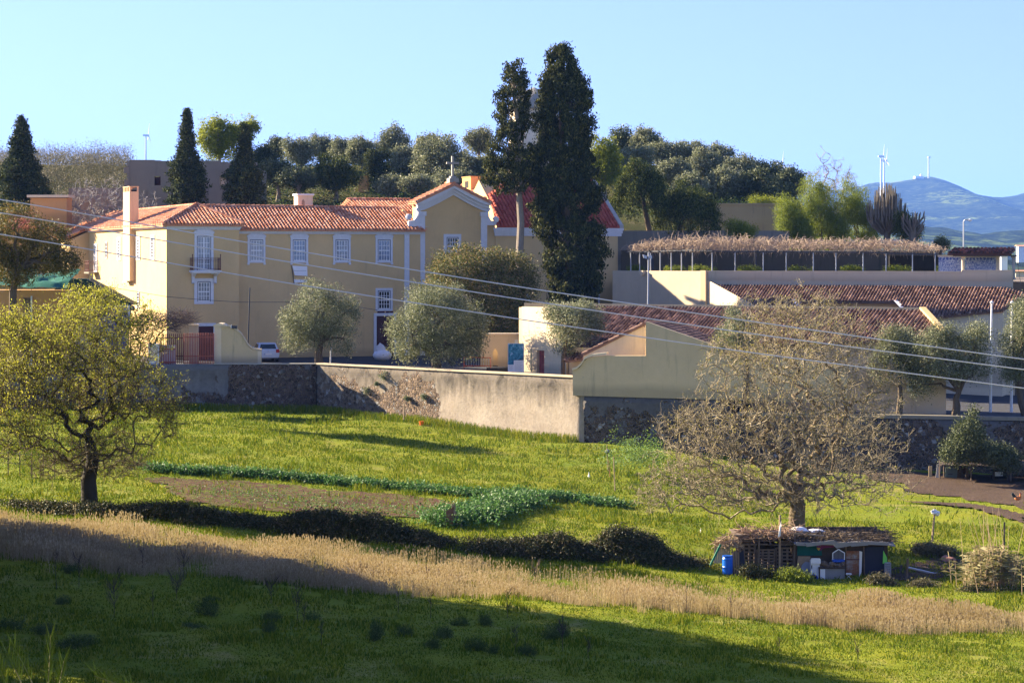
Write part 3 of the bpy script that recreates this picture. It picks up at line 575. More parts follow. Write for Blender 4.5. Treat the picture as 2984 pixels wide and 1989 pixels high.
sv.xz([(ub, 2.9), (K.u(1448, V0), 2.9), (K.u(1445, V0), 3.2), (ub + .4, 3.3), (ub + .2, 3.6), (ub + .12, 4.2), (ub, 4.6)], V0 - .1, V0 + .2)
part('scroll', sv, STN, ch_)
u = K.u(1318, V0); window(ch_, u, V0, 1.05, K.z(731, u, V0), K.z(691, u, V0), .26, 0, 4, 3, dark=True)
zx = K.z(527, um, V0); cx = thing('stone_cross', 'grey stone cross on the point of the church gable', 'cross', K, (um, V0 + .1, zx)); c0 = V0 + .1
part('plinth', MB().box(um - .42, um + .42, c0 - .4, c0 + .3, zx - .15, zx + .22).box(um - .25, um + .25, c0 - .25, c0 + .2, zx + .22, zx + .4), STN2, cx)
part('shaft', MB().box(um - .09, um + .09, c0 - .09, c0 + .09, zx + .4, zx + 2.1), STN2, cx); part('crossbar', MB().box(um - .55, um - .092, c0 - .08, c0 + .08, zx + 1.42, zx + 1.6).box(um + .092, um + .55, c0 - .08, c0 + .08, zx + 1.42, zx + 1.6), STN2, cx)
# little shrine chimney above the main roof
u = K.u(884, 7); z0, z1 = 3.4, K.z(570, u, 7); t = thing('niche_turret', 'small white and peach turret with an arched niche behind the main roof ridge', 'turret', K, (u, 7, z0)); hw = .66
part('wall', MB().box(u - hw, u + hw, 6.4, 7.6, z0, z1), CRM, t); part('cap', MB().box(u - hw - .1, u + hw + .1, 6.3, 7.7, z1 + .002, z1 + .14), WHT, t); part('niche', MB().xz([(u - .32, z0 + .7), (u - .08, z0 + .7), (u - .08, z1 - .5), (u - .2, z1 - .3), (u - .32, z1 - .5)], 6.36, 6.402), BRN2, t)
# cloister roof behind the main roof
cl = thing('cloister_wing', 'low wing with a sunlit tiled roof behind the main roof', 'building', K, (16, 13, 0)); ub0, ub1 = K.u(985, 13), K.u(1226, 13); rz = K.z(583, 20, 16)
part('wall', MB().box(ub0, ub1, 13, 20, -2, rz - 1.4), YEL, cl); roof('roof', [(ub0 - .3, 12.6), (ub1, 12.6), (ub1, 16), (ub0 + 1.8, 16)], (rz - 16 * .33, 0, .33), T_MAIN, cl); rt = MB(); ridge(rt, (ub0 + 1.8, 16, rz + .1), (ub1, 16, rz + .1)); part('ridge_tiles', rt, T_MAIN, cl)

# ---------------- hall right of the church ----------------
V1 = 1.2; h0, h1 = 28.9, K.u(1808, V1); hs = (7.0 - 2.75) / 5.8
hl = thing('chapel_hall', 'yellow hall with steep dark red tiled roof behind the tall cypress', 'building', K, (35, V1, -8.1))
part('wall', MB().yz([(V1, zb), (V1, 2.72), (V1 + 5.8, 6.95), (V1 + 11.6, 2.72), (V1 + 11.6, zb)], 29.6, h1 - .25).box(h0 + .003, 29.597, V1, V1 + 6, zb, 2.7), YEL, hl)
part('cornice', MB().box(h0 - .1, h1 + .05, V1 - .14, V1 - .003, 2.0, 2.25).box(h0 - .15, h1 + .1, V1 - .26, V1 - .003, 2.25, 2.5).box(h0 - .2, h1 + .15, V1 - .36, V1 - .003, 2.5, 2.7), STN, hl)
roof('roof', [(h0, V1 - .35), (h1 - .25, V1 - .35), (h1 - .25, V1 + 5.8), (33, V1 + 5.8), (29.7, 4.7)], (2.78 - (V1 - .35) * hs, 0, hs), T_RED, hl, .34, .42)
roof('roof', [(29.2, 4.9), (33, 7.0), (33, 20), (29.2, 14)], (5.15 - 29.2 * .48, .48, 0), T_MAIN, hl)
part('verge', MB().yz([(V1 - .4, 2.7), (V1 - .4, 2.95), (V1 + 5.8, 7.3), (V1 + 11.9, 2.95), (V1 + 11.9, 2.6), (V1 + 5.8, 6.9)], h1 - .248, h1 + .12), STN2, hl)
rt = MB(); ridge(rt, (29.7, 4.7, 5.5), (33, 7, 7.15)); part('ridge_tiles', rt, T_RED, hl); rt = MB(); ridge(rt, (33, 7, 7.12), (h1 - .3, 7, 7.12)); part('ridge_tiles', rt, T_RED, hl)
uu = K.u(1742, V1); dr = part('door', MB().box(uu - .9, uu, V1 - .05, V1 - .003, -8.2, K.z(850, uu, V1)), MAR, hl); part('frame', MB().box(uu, uu + .16, V1 - .09, V1 - .003, -8.3, K.z(843, uu, V1)), STN, dr)
part('wall_strip', MB().box(K.u(1530, V1), K.u(1544, V1), V1 - .1, V1 - .003, zb, -3), STN, hl)
uc0, uc1 = K.u(1372, 13), K.u(1428, 13); zt = K.z(516, uc0, 13); cb = thing('box_chimney', 'orange box chimney with a square vent behind the church gable', 'chimney', K, (uc0, 13, 4))
part('wall', MB().box(uc0, uc1, 13, 15.2, 3.5, zt), ORA, cb); part('vent', MB().box(uc0 - .01, uc0 + .01, 13.6, 14.5, zt - .95, zt - .35), DRK, cb); part('lid', MB().box(uc0 - .05, uc1 + .05, 12.95, 15.25, zt + .002, zt + .08), ORA, cb)
# windmill tower behind the cypresses
Yw = 252; xw = X(1556, Yw); kk = Yw / F_PX; t = thing('windmill_tower', 'round cream tower with a grey conical cap behind the cypresses', 'tower', W, (xw, Yw, 9))
part('wall', MB().lathe((xw, Yw, 0), [(78 * kk, 7), (74 * kk, Z(430, Yw)), (70 * kk, Z(322, Yw))], 28), CRM, t, True)
part('cap', MB().lathe((xw, Yw, 0), [(76 * kk, Z(322, Yw) + .01), (76 * kk, Z(314, Yw)), (72 * kk, Z(305, Yw)), (55 * kk, Z(283, Yw)), (32 * kk, Z(268, Yw)), (8 * kk, Z(258, Yw)), (.02, Z(254, Yw))], 28), plain('cap_cement', (.26, .25, .21), .9, .2, 1), t, True)
# ruined grey building on the hill
Yr = 224; kr = Yr / F_PX; ru = thing('ruined_building', 'roofless grey ruined wall with two small window holes on the hill', 'ruin', W, (X(560, Yr), Yr, 4))
m = MB(); zt, zl = Z(466, Yr), 1.0; xa, w1, w2, w3, w4, xb = (X(q, Yr) for q in (378, 450, 468, 640, 663, 748)); za_, zb_ = Z(540, Yr), Z(514, Yr)
m.box(xa, w1, Yr, Yr + .6, zl, zt).box(w2, w3, Yr, Yr + .6, zl, zt - .1).box(w4, xb, Yr, Yr + .6, zl, zt - .25).box(w1, w2, Yr, Yr + .6, zl, za_).box(w1, w2, Yr, Yr + .6, zb_, zt - .05).box(w3, w4, Yr, Yr + .6, zl, za_ - .15).box(w3, w4, Yr, Yr + .6, zb_ - .1, zt - .2)
for i in range(9):
    z0 = zt - .1 - i * .62; m.box(X(364, Yr) + random.Random(i).uniform(-.15, .25), xa - .003, Yr - .1, Yr + 1.6, z0 - .6, z0)
m.box(xa, xa + .6, Yr + .602, Yr + 9, zl, zt - 1.2).box(xb - .6, xb, Yr + .602, Yr + 9, zl, zt - .8)
part('wall', m, CNC, ru); part('window_lining', MB().box(w2 - .08, w2 - .002, Yr - .02, Yr + .62, za_, zb_).box(w4 - .08, w4 - .002, Yr - .02, Yr + .62, za_ - .15, zb_ - .1).box(w1 + .002, w2 - .09, Yr + .45, Yr + .55, za_, zb_ - .05), MAR, ru)
part('shutter', MB().box(w3 + .1, w4 - .09, Yr + .3, Yr + .35, za_ - .1, zb_ - .2), CRM, ru)
gw = thing('garden_wall', 'long low grey wall beside the ruin, behind the bare fig trees', 'wall', W, (X(300, 219), 219, 2)); part('wall', MB().box(X(200, 219), X(366, 219), 219, 219.5, -3, Z(548, 219)), CNC, gw)
bk = solo('ruined_hut', MB().box(X(1045, 240), X(1075, 240), 240, 243, 5, Z(512, 240)), ORA, W, (X(1060, 240), 240, 5), 'crumbling orange hut half hidden by dark trees on the hill', 'ruin')
uw = MB().box(X(2040, 212), X(2290, 212), 212, 212.6, -2, Z(597, 212)).box(X(2038, 212), X(2292, 212), 211.9, 212.7, Z(597, 212) + .003, Z(592, 212))
solo('upper_garden_wall', uw, plaster('patchy_plaster', (.36, .30, .17), (.15, .14, .12), 1, 1), W, (X(2100, 212), 212, 0), 'old patchy grey and yellow wall below the olives on the right hill', 'wall')
solo('lower_garden_wall', MB().box(X(1800, 203), X(2300, 203), 203, 203.5, -4, Z(672, 203)), CNC, W, (X(2200, 203), 203, 0), 'low grey wall just behind the vine pergola', 'wall')
# ---------------- retaining walls ----------------
def wallmat(name, plast, plast2, rub_a, rub_b, rubz, rubw, dark=.5, rx=None):
    """render over rubble: the render has fallen off low down and in patches; dark rain stains hang from the coping"""
    m = NM(name); o = m.co(); z = m.sep(o, 2); x = m.sep(o, 0); n = m.noise(o, .5, 6, .65); f = m.noise(o, 5, 6, .75)
    base = m.mix(m.mask(n, .35, .65), plast, plast2); base = m.mix(m.math('MULTIPLY', m.mask(f, .45, .8), .4), base, tuple(q * .45 for q in plast))
    st = m.noise(m.scl(o, (1.1, 1, .12)), 1.6, 6, .7); top = m.math('MULTIPLY', m.math('SUBTRACT', 1.0, m.math('MULTIPLY', m.math('MULTIPLY', z, -1.0), .42)), 1.0)
    stain = m.mask(m.math('ADD', m.math('MULTIPLY', top, .62), m.math('MULTIPLY', st, 1.0)), .55, .95); stain = m.mix(.35, stain, m.mask(m.noise(o, 1.0, 7, .75, .5), .5, .68)); base = m.mix(m.math('MULTIPLY', stain, dark), base, (.055, .05, .042))
    v = m.n('ShaderNodeTexVoronoi', feature='F1'); wv = m.n('ShaderNodeVectorMath', operation='ADD'); m.L(o, wv.inputs[0]); nn = m.n('ShaderNodeTexNoise'); m.L(o, nn.inputs['Vector']); nn.inputs['Scale'].default_value = 3
    sc_ = m.n('ShaderNodeVectorMath', operation='SCALE'); m.L(nn.outputs[1], sc_.inputs[0]); sc_.inputs['Scale'].default_value = .25; m.L(sc_.outputs[0], wv.inputs[1]); m.L(wv.outputs[0], v.inputs['Vector']); v.inputs['Scale'].default_value = 4.6
    cell = m.ramp(m.sep(v.outputs['Color'], 0), [(0, rub_a), (.5, rub_b), (.8, tuple(q * .5 for q in rub_a)), (1, (.34, .33, .31))]); e = m.n('ShaderNodeTexVoronoi', feature='DISTANCE_TO_EDGE'); m.L(wv.outputs[0], e.inputs['Vector']); e.inputs['Scale'].default_value = 4.6
    stone = m.mix(m.mask(e.outputs[0], .02, .07), (.30, .22, .15), cell)
    k = m.math('ADD', m.math('MULTIPLY', z, -.28), m.math('MULTIPLY', m.math('SUBTRACT', n, .5), 2.6)); k = m.math('ADD', k, m.math('MULTIPLY', m.math('SUBTRACT', f, .5), .5))
    if rx: k = m.math('ADD', k, m.math('MULTIPLY', m.mask(m.math('DIVIDE', x, 60.0), rx[0] / 60, rx[1] / 60), rx[2]))
    mk = m.mask(k, rubz, rubz + .06); col = m.mix(mk, base, stone)
    h = m.mix(mk, m.mix(.3, (.9, .9, .9), f), m.mask(e.outputs[0], 0, .15)); m.bump(h, .9, .12); return m.done(col, .95, 0, .05)
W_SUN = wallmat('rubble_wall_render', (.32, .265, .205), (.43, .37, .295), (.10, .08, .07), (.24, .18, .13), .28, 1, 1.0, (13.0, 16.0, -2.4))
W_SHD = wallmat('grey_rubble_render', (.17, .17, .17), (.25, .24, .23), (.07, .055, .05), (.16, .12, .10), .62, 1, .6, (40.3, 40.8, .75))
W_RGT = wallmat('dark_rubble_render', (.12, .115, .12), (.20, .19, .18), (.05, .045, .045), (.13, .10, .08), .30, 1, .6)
LW = 27.62
def warp_wall(name, L, z0, z1f, th, mat, fr, o, lab, step=.5, u0=0):
    """a wall with a slightly uneven face and top"""
    us = np.arange(u0, L + step * .5, step); us[-1] = L; zs = np.linspace(0, 1, 14); V = []; b = len(us)
    top = np.array([z1f(u) for u in us])
    for vv, sgn in ((0, -1), (th, 1)):
        for t in zs:
            z = z0 + (top - z0) * t; V.append(np.stack([us, vv + sgn * (vnoise(us, z, 1.4, 31) * .09 + vnoise(us, z, .5, 32) * .03) * (1 if t < 1 else .3), z], -1))
    V = np.concatenate(V) - np.array(o); nl = len(zs); Fc = []
    i = (np.arange(nl - 1)[:, None] * b + np.arange(b - 1)).ravel(); F1 = np.stack([i, i + 1, i + b + 1, i + b], 1); F2 = F1[:, ::-1] + nl * b
    j = np.arange(b - 1); t0 = (nl - 1) * b; F3 = np.stack([t0 + j, t0 + j + 1, 2 * nl * b - b + j + 1, 2 * nl * b - b + j], 1)
    e = np.arange(nl - 1) * b; F4 = np.stack([e, e + b, e + b + nl * b, e + nl * b], 1); e = e + b - 1; F5 = np.stack([e, e + nl * b, e + b + nl * b, e + b], 1)
    ob = put(name, np_mesh(name, V, np.concatenate([F1, F2, F3, F4, F5])), mat); ob.location = fr.w(*o); ob.rotation_euler = (0, 0, fr.a); ORG[ob.as_pointer()] = Vector(o); return tag(ob, lab, 'wall')
zt_ = -7.93
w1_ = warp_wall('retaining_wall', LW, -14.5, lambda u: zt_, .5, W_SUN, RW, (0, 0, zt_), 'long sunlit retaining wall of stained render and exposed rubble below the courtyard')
part('coping', MB().box(-.05, LW + .02, -.12, .62, zt_ + .003, zt_ + .11), CRM, w1_)
AW = Frame(-62, 170, 0)
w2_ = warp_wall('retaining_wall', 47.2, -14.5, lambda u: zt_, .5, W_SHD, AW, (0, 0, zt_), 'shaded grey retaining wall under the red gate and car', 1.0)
part('coping', MB().box(39.5, 47.25, -.06, .56, zt_ + .003, zt_ + .07), STN2, w2_)
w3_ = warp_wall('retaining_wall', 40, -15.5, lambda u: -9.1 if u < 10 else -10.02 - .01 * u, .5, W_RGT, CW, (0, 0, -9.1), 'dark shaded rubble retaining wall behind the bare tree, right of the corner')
part('coping', MB().box(10.4, 40, -.08, .55, -10.25, -10.02), CNC, w3_)
# plants growing out of the sunlit wall
LF_SAGE = leafmat('sage_leaf', [(0, (.10, .13, .06)), (.5, (.17, .20, .10)), (1, (.26, .28, .16))], .2)
g = np.random.default_rng(11)
def wall_plant(px, y, r, fr, lab, n=500, mat=LF_SAGE):
    u = fr.u(px, -.1); z = fr.z(y, u, -.1); wx = Vector(fr.w(u, -.22, z)); pts, _ = crown_pts(g, [(0, 0, 0, r, r * .6, r * .8)], n // 12, 12, r * .16, .3)
    e = thing('wall_plant', lab, 'plant', W, wx, 'shrublets growing from the sunlit wall'); V, Fq = leaves(pts, .10, .4, g); put('foliage', np_mesh('foliage', V, Fq), mat, e)
    part('stem', MB().tube([wx + Vector((0, .3, -.1)), wx], [.03, .015], 5), BARK, e)
for a in ((1120, 1093, .42, 'highest shrublet on the sunlit wall, just under the coping'), (1072, 1137, .36, 'roundest green shrublet on the sunlit wall'), (1103, 1118, .2, 'smallest shrublet on the sunlit wall, between the two bigger ones'), (1190, 1160, .25, 'shrublet on the rubble above the orange bucket'), (1240, 1157, .3, 'rightmost shrublet where the rubble meets the render')): wall_plant(a[0], a[1], a[2], RW, a[3])

# ---------------- gate, curved gate wall, car, yard things ----------------
# gate pier with curved wing wall (plane just behind wall top), y forward
Yg = 171.2
gwl = thing('gate_wall', 'cream gate pier with a stained wing wall curving down to the right', 'wall', W, (X(650, Yg), Yg, -8.1))
def px_out(pts, Y): return [(X(a, Y), Z(b, Y)) for a, b in pts]
crv = [(645, 1062), (645, 952), (668, 952), (686, 962), (700, 972), (712, 990), (722, 1008), (735, 1018), (750, 1021), (761, 1022), (761, 1062)]
part('wall', MB().xz(px_out([(x_, y_) for x_, y_ in crv], Yg), Yg, Yg + .4), YEL3, gwl)
cc = MB(); cr = px_out([(645, 956), (668, 950), (686, 960), (701, 971), (713, 989), (723, 1006), (736, 1016), (750, 1019), (762, 1020)], Yg)
for (p, q) in zip(cr[:-1], cr[1:]): cc.xz([(p[0], p[1] - .02), (q[0], q[1] - .02), (q[0], q[1] + .10), (p[0], p[1] + .10)], Yg - .07, Yg + .47)
part('coping', cc, YEL2, gwl)
part('pier', MB().box(X(625, Yg), X(645, Yg) - .003, Yg - .02, Yg + 1.4, -8.1, Z(950, Yg)).box(X(751, Yg), X(762, Yg), Yg - .03, Yg - .003, -8.1, Z(1022, Yg)), CRM, gwl)
part('cap', MB().xz(px_out([(621, 950), (621, 947), (638, 941), (650, 943), (664, 950)], Yg), Yg - .15, Yg + 1.5), CRM, gwl)
Yh2 = 174.5; gp2 = thing('gate_pier', 'far cream gate pier seen through the red bars', 'pier', W, (X(563, Yh2), Yh2, -8.1)); part('shaft', MB().box(X(551, Yh2), X(576, Yh2), Yh2, Yh2 + .6, -8.1, Z(948, Yh2)), YEL2, gp2); part('cap', MB().box(X(549, Yh2), X(578, Yh2), Yh2 - .1, Yh2 + .7, Z(948, Yh2) + .003, Z(945, Yh2)), CRM, gp2)
def bars(name, lab, px0, px1, ytop, Y, n, mat, step=0):
    a, b = X(px0, Y), X(px1, Y); zt = Z(ytop, Y); t = thing(name, lab, 'gate' if 'gate' in name else 'fence', W, ((a + b) / 2, Y, -8.0)); zb_ = -7.98
    for i in range(n + 1):
        x = a + (b - a) * i / n; part('bar', MB().tube([(x, Y, zb_), (x, Y, zt)], .035, 5), mat, t)
    part('frame', MB().box(a, b, Y - .02, Y + .02, zt - .35, zt - .28).box(a, b, Y - .02, Y + .02, (zt + zb_) / 2 - .6, (zt + zb_) / 2 - .53).box(a, b, Y - .02, Y + .02, zb_ + .1, zb_ + .17), mat, t)
REDM = plain('red_metal', (.34, .10, .07), .6, .2, 8)
bars('iron_gate', 'tall red barred gate left of the cream gate pier', 537, 623, 970, 171.0, 18, REDM); bars('iron_fence', 'dark red railing behind the bare vine, left of the gate', 455, 534, 972, 172.5, 14, plain('dark_red_metal', (.14, .035, .03), .6, .2, 8))
bars('picket_fence', 'short white and red railing beside the pale cabinet behind the left tree', 466, 512, 1004, 171.1, 9, REDM)
fb = solo('backing_board', MB().box(X(464, 171.3), X(512, 171.3), 171.3, 171.34, -7.98, Z(1005, 171.3)), STN, W, (X(488, 171.3), 171.3, -8), 'pale board behind the short red railing', 'board')
cb = thing('utility_cabinet', 'pale grey utility cabinet beside the short red railing', 'cabinet', W, (X(447, 171), 171, -8)); part('body', MB().box(X(432, 171), X(463, 171), 171, 171.5, -8, Z(1004, 171)), STN, cb); part('lid', MB().box(X(431, 171), X(464, 171), 170.95, 171.55, Z(1004, 171) + .002, Z(1002, 171)), WHT, cb); part('door', MB().box(X(436, 171), X(459, 171), 170.985, 170.998, -7.7, Z(1010, 171)), CRM, cb)
fl = thing('floodlight', 'black floodlight on the curved gate wall', 'floodlight', W, (X(682, Yg), Yg, Z(960, Yg))); part('housing', MB().xz(px_out([(675, 947), (691, 949), (690, 958), (674, 956)], Yg), Yg - .1, Yg + .15), DKM, fl); part('lens', MB().xz(px_out([(673, 947), (675.5, 947), (675, 956), (673, 956)], Yg), Yg - .12, Yg + .1), WHT, fl); part('stem', MB().tube([(X(682, Yg), Yg + .05, Z(958, Yg)), (X(682, Yg), Yg + .05, Z(964, Yg))], .03, 5), DKM, fl)
# car
def car(x, y, z, rot, mat, lab, name='parked_car'):
    fr = Frame(x, y, rot); t = thing(name, lab, 'car', fr, (0, 0, 0)); ORG[t.as_pointer()] = Vector((0, 0, 0)); t.location = (x, y, z)
    # length along +y (front), rear at y=0; sections across x
    prof = [(0.0, .35, .72, .86, .80), (.05, .3, .95, .88, .84), (.25, .26, 1.02, .88, .84), (.6, .25, 1.0, .88, .85), (1.8, .25, .98, .88, .86), (2.7, .25, .95, .88, .85), (3.4, .27, .88, .86, .80), (3.8, .3, .74, .80, .7), (3.95, .36, .55, .72, .66)]
    V = []; 
    for (yy, zl, zh, wl, wh) in prof: V += [(-wl * .9, yy, zl), (-wl, yy, zl + .22), (-wl, yy, zh - .18), (-wh, yy, zh), (wh, yy, zh), (wl, yy, zh - .18), (wl, yy, zl + .22), (wl * .9, yy, zl)]
    n = 8; Fc = [(i * n + j, i * n + (j + 1) % n, (i + 1) * n + (j + 1) % n, (i + 1) * n + j) for i in range(len(prof) - 1) for j in range(n)] + [tuple(range(n - 1, -1, -1)), tuple((len(prof) - 1) * n + j for j in range(n))]
    b = MB(); b.add(V, Fc); o_ = part('body', b, mat, t)
    cab = [(.12, .78, 1.0), (.42, .66, 1.44), (1.0, .64, 1.5), (1.9, .64, 1.48), (2.85, .74, .97)]
    V = []; 
    for (yy, wt, zt) in cab: V += [(-.82 if zt < 1.1 else -.8, yy, .95), (-wt, yy, zt), (wt, yy, zt), (.82 if zt < 1.1 else .8, yy, .95)]
    Fc = [(i * 4 + j, i * 4 + (j + 1) % 4, (i + 1) * 4 + (j + 1) % 4, (i + 1) * 4 + j) for i in range(4) for j in range(4)] + [(3, 2, 1, 0), (16, 17, 18, 19)]
    part('cabin', MB().add(V, Fc), mat, t)
    part('rear_window', MB().add([(-.66, .135, 1.04), (.66, .135, 1.04), (.56, .375, 1.40), (-.56, .375, 1.40)], [(0, 1, 2, 3)]), DGL, t)
    for s in (-1, 1):
        part('side_window', MB().add([(s * .815, .45, 1.05), (s * .815, 1.35, 1.05), (s * .69, 1.3, 1.4), (s * .69, .65, 1.38)], [(0, 1, 2, 3) if s > 0 else (3, 2, 1, 0)]).add([(s * .815, 1.42, 1.05), (s * .80, 2.4, 1.05), (s * .70, 1.9, 1.40), (s * .69, 1.37, 1.4)], [(0, 1, 2, 3) if s > 0 else (3, 2, 1, 0)]), DGL, t)
        part('tail_light', MB().box(s * .74 - .13, s * .74 + .13, -.02, .06, .74, 1.0), plain('tail_red', (.42, .02, .02), .25, .1), t)
        for yy in (.72, 3.15):
            wv = MB().tube([(s * .70, yy, .3), (s * .89, yy, .3)], .31, 18); wh = part('wheel', wv, plain('tyre', (.015, .015, .016), .8, .2), t); part('rim', MB().tube([(s * .885, yy, .3), (s * .9, yy, .3)], .19, 10), GRYM, wh)
        part('mirror', MB().box(s * .92 - .1, s * .92 + .1, 2.25, 2.4, 1.0, 1.13), mat, t)
    part('bumper', MB().box(-.84, .84, -.06, .1, .36, .56), mat, t); part('number_plate', MB().box(-.26, .26, -.075, -.062, .58, .69).mat(1).box(-.30, -.262, -.075, -.062, .58, .69), [WHT, plain('plate_blue', (.02, .06, .4), .4)], t)
    part('emblem', MB().lathe((0, -.0, .86), [(.01, -.05), (.05, 0), (.01, .05)], 8), GRYM, t); return t
CARW = plain('car_white', (.50, .56, .68), .3, .04, 1, .1, .5)
car(X(782, 177.5), 177.5, -8.1, 14, CARW, 'pale silver-white hatchback parked with its rear to us beside the yellow wall')
car(X(-22, 152), 152, float(gz(X(-10, 152), 152)), 60, plain('car_blue', (.05, .10, .30), .3, .1, 1, .2, .5), 'dark blue car cut off by the left edge of the picture')
car(X(1480, 157.2), 157.2, -9.4, -62, plain('car_green', (.0, .14, .14), .3, .1, 1, .2, .5), 'dark green car whose roof just shows above the sunlit wall below the poster')
# lamp pole, white post, barrier, stone horse head, arch, poster
solo('lamp_pole', MB().tube([(X(721, 176), 176, -8.1), (X(728, 176), 176, Z(838, 176))], [.06, .045], 8), DKM, W, (X(721, 176), 176, -8.1), 'thin dark pole leaning slightly beside the car', 'pole')
solo('white_post', MB().tube([(X(963, 172), 172, -8.1), (X(964, 172), 172, Z(1010, 172))], .05, 8), WHT, W, (X(963, 172), 172, -8.1), 'short white post right of the left courtyard olive', 'post')
Ys = 179.5; xs_ = X(1114, Ys); t = thing('stone_sculpture', 'pale stone horse-head sculpture on a round boulder before the dark door', 'sculpture', W, (xs_, Ys, -8.1))
part('boulder', MB().blob((xs_, Ys, -7.65), (.76, .6, .45), 16, 10, .03, 2), STN, t, True)
hd = [(q_ * 1.25 - 278, r_) for q_, r_ in [(1104, 1036), (1104, 1022), (1099, 1018), (1100, 1008), (1106, 1002), (1108, 998), (1111, 1001), (1117, 1006), (1121, 1014), (1122, 1024), (1120, 1036)]]
hb = MB().xz(px_out(hd, Ys), Ys - .16, Ys + .16).xz([(a * .86 + X(1112, Ys) * .14, b * .9 + Z(1018, Ys) * .1) for a, b in px_out(hd, Ys)], Ys - .26, Ys + .26); hb.blob((X(1113, Ys), Ys, Z(1022, Ys)), (.3, .3, .5), 10, 7, .12, 3)
part('head', hb, STN, t)
Yb = 166; t = thing('crowd_barrier', 'low orange-red barrier in the shade left of the arched doorway', 'barrier', W, (X(1388, Yb), Yb, -8.1)); OR_ = plain('orange_paint', (.42, .10, .04), .6, .2)
part('frame', MB().tube([(X(1352, Yb), Yb, -8), (X(1352, Yb), Yb, Z(1040, Yb)), (X(1430, Yb), Yb, Z(1042, Yb)), (X(1430, Yb), Yb, -8)], .035, 6).tube([(X(1352, Yb), Yb, -7.85), (X(1430, Yb), Yb, -7.85)], .03, 6), OR_, t)
for i in range(10): x = X(1359 + i * 7.2, Yb); part('bar', MB().tube([(x, Yb, -7.85), (x, Yb, Z(1041, Yb))], .018, 4), GRYM, t)
Ya = 170; t = thing('arched_wall', 'shaded ochre wall with a narrow arched doorway behind the olive', 'wall', W, (X(1450, Ya), Ya, -8.1)); zt = Z(975, Ya)
x0, x1, a0, a1 = X(1400, Ya), X(1519, Ya), X(1436, Ya), X(1451, Ya); am = (a0 + a1) / 2; zs_ = Z(1030, Ya)
m = MB().box(x0, a0, Ya, Ya + .5, -8.2, zt).box(a1, x1, Ya, Ya + .5, -8.2, zt).xz([(a0, zs_), (a0 + .06, zs_ + .22), (am, zs_ + .42), (a1 - .06, zs_ + .22), (a1, zs_), (a1, zt), (a0, zt)], Ya, Ya + .5).box(x0, x1, Ya + 1.5, Ya + 1.7, -8.2, zt)
part('wall', m, YEL3, t); part('coping', MB().box(x0 - .1, x1, Ya - .08, Ya + .58, zt + .003, zt + .12), CRM, t)
Yp = 160.8; x0, x1, z0, z1 = X(1480, Yp), X(1527, Yp), Z(1083, Yp), Z(1000, Yp)
t = thing('poster_board', 'tall exhibition poster of blue icy shapes above two white text panels', 'poster', W, ((x0 + x1) / 2, Yp, -8.1))
part('board', MB().box(x0, x1, Yp, Yp + .08, z0, z1), WHT, t)
def postermat():
    m = NM('poster_print'); o = m.co(); n = m.noise(m.scl(o, (1, 1, .55)), 2.6, 6, .7, 1.6); c = m.ramp(n, [(.3, (.01, .03, .07)), (.45, (.02, .14, .24)), (.55, (.06, .25, .38)), (.62, (.35, .45, .6)), (.75, (.03, .10, .2))]); return m.done(c, .5)
xm, zm, zn = X(1497, Yp), Z(1049, Yp), Z(1062, Yp)
part('picture', MB().box(x0 + .02, x1 - .02, Yp - .012, Yp - .003, zm, z1 - .02).box(x0 + .02, xm, Yp - .012, Yp - .003, zn, zm - .002), postermat(), t)
tx = MB()
for i in range(9):
    zz = zm - .12 - i * .075
    tx.box(xm + .07, x1 - .1 - (i % 3) * .06, Yp - .01, Yp - .002, zz, zz + .018)
for i in range(4):
    zz = zn - .1 - i * .075; tx.box(x0 + .08, xm - .05 - (i % 2) * .04, Yp - .01, Yp - .002, zz, zz + .018)
part('text', tx, GRYM, t); part('post', MB().box(X(1500, Yp), X(1509, Yp), Yp + .09, Yp + .2, -9.45, Z(990, Yp)), CRM, t)
# banner on the facade
vB = .9; uB0, uB1 = K.u(852, vB), K.u(895, vB); zB0, zB1 = K.z(804, uB0, vB), K.z(774, uB0, vB)
t = thing('cloth_banner', 'white cloth banner sagging at one corner under the second upper window', 'banner', K, (uB0, vB, zB0)); 
part('sheet', MB().xz([(uB0 - .02, zB1), (uB1, zB1 - .06), (uB1 + .03, zB0), (uB0 + .2, zB0 + .05)], vB - .02, vB), WHT, t); part('lower_sheet', MB().xz([(uB0 + .15, K.z(824, uB0, vB)), (uB1, K.z(822, uB0, vB)), (uB1, K.z(815, uB0, vB)), (uB0 + .13, K.z(814, uB0, vB))], vB - .02, vB), WHT, t)
part('text', MB().box(uB0 + .12, uB1 - .08, vB - .03, vB - .021, (zB0 + zB1) / 2 - .02, (zB0 + zB1) / 2 + .03), GRYM, t); part('rod', MB().tube([(uB0 - .06, vB - .02, zB1), (uB0 + .15, vB - .02, K.z(826, uB0, vB))], .035, 5), DKM, t)

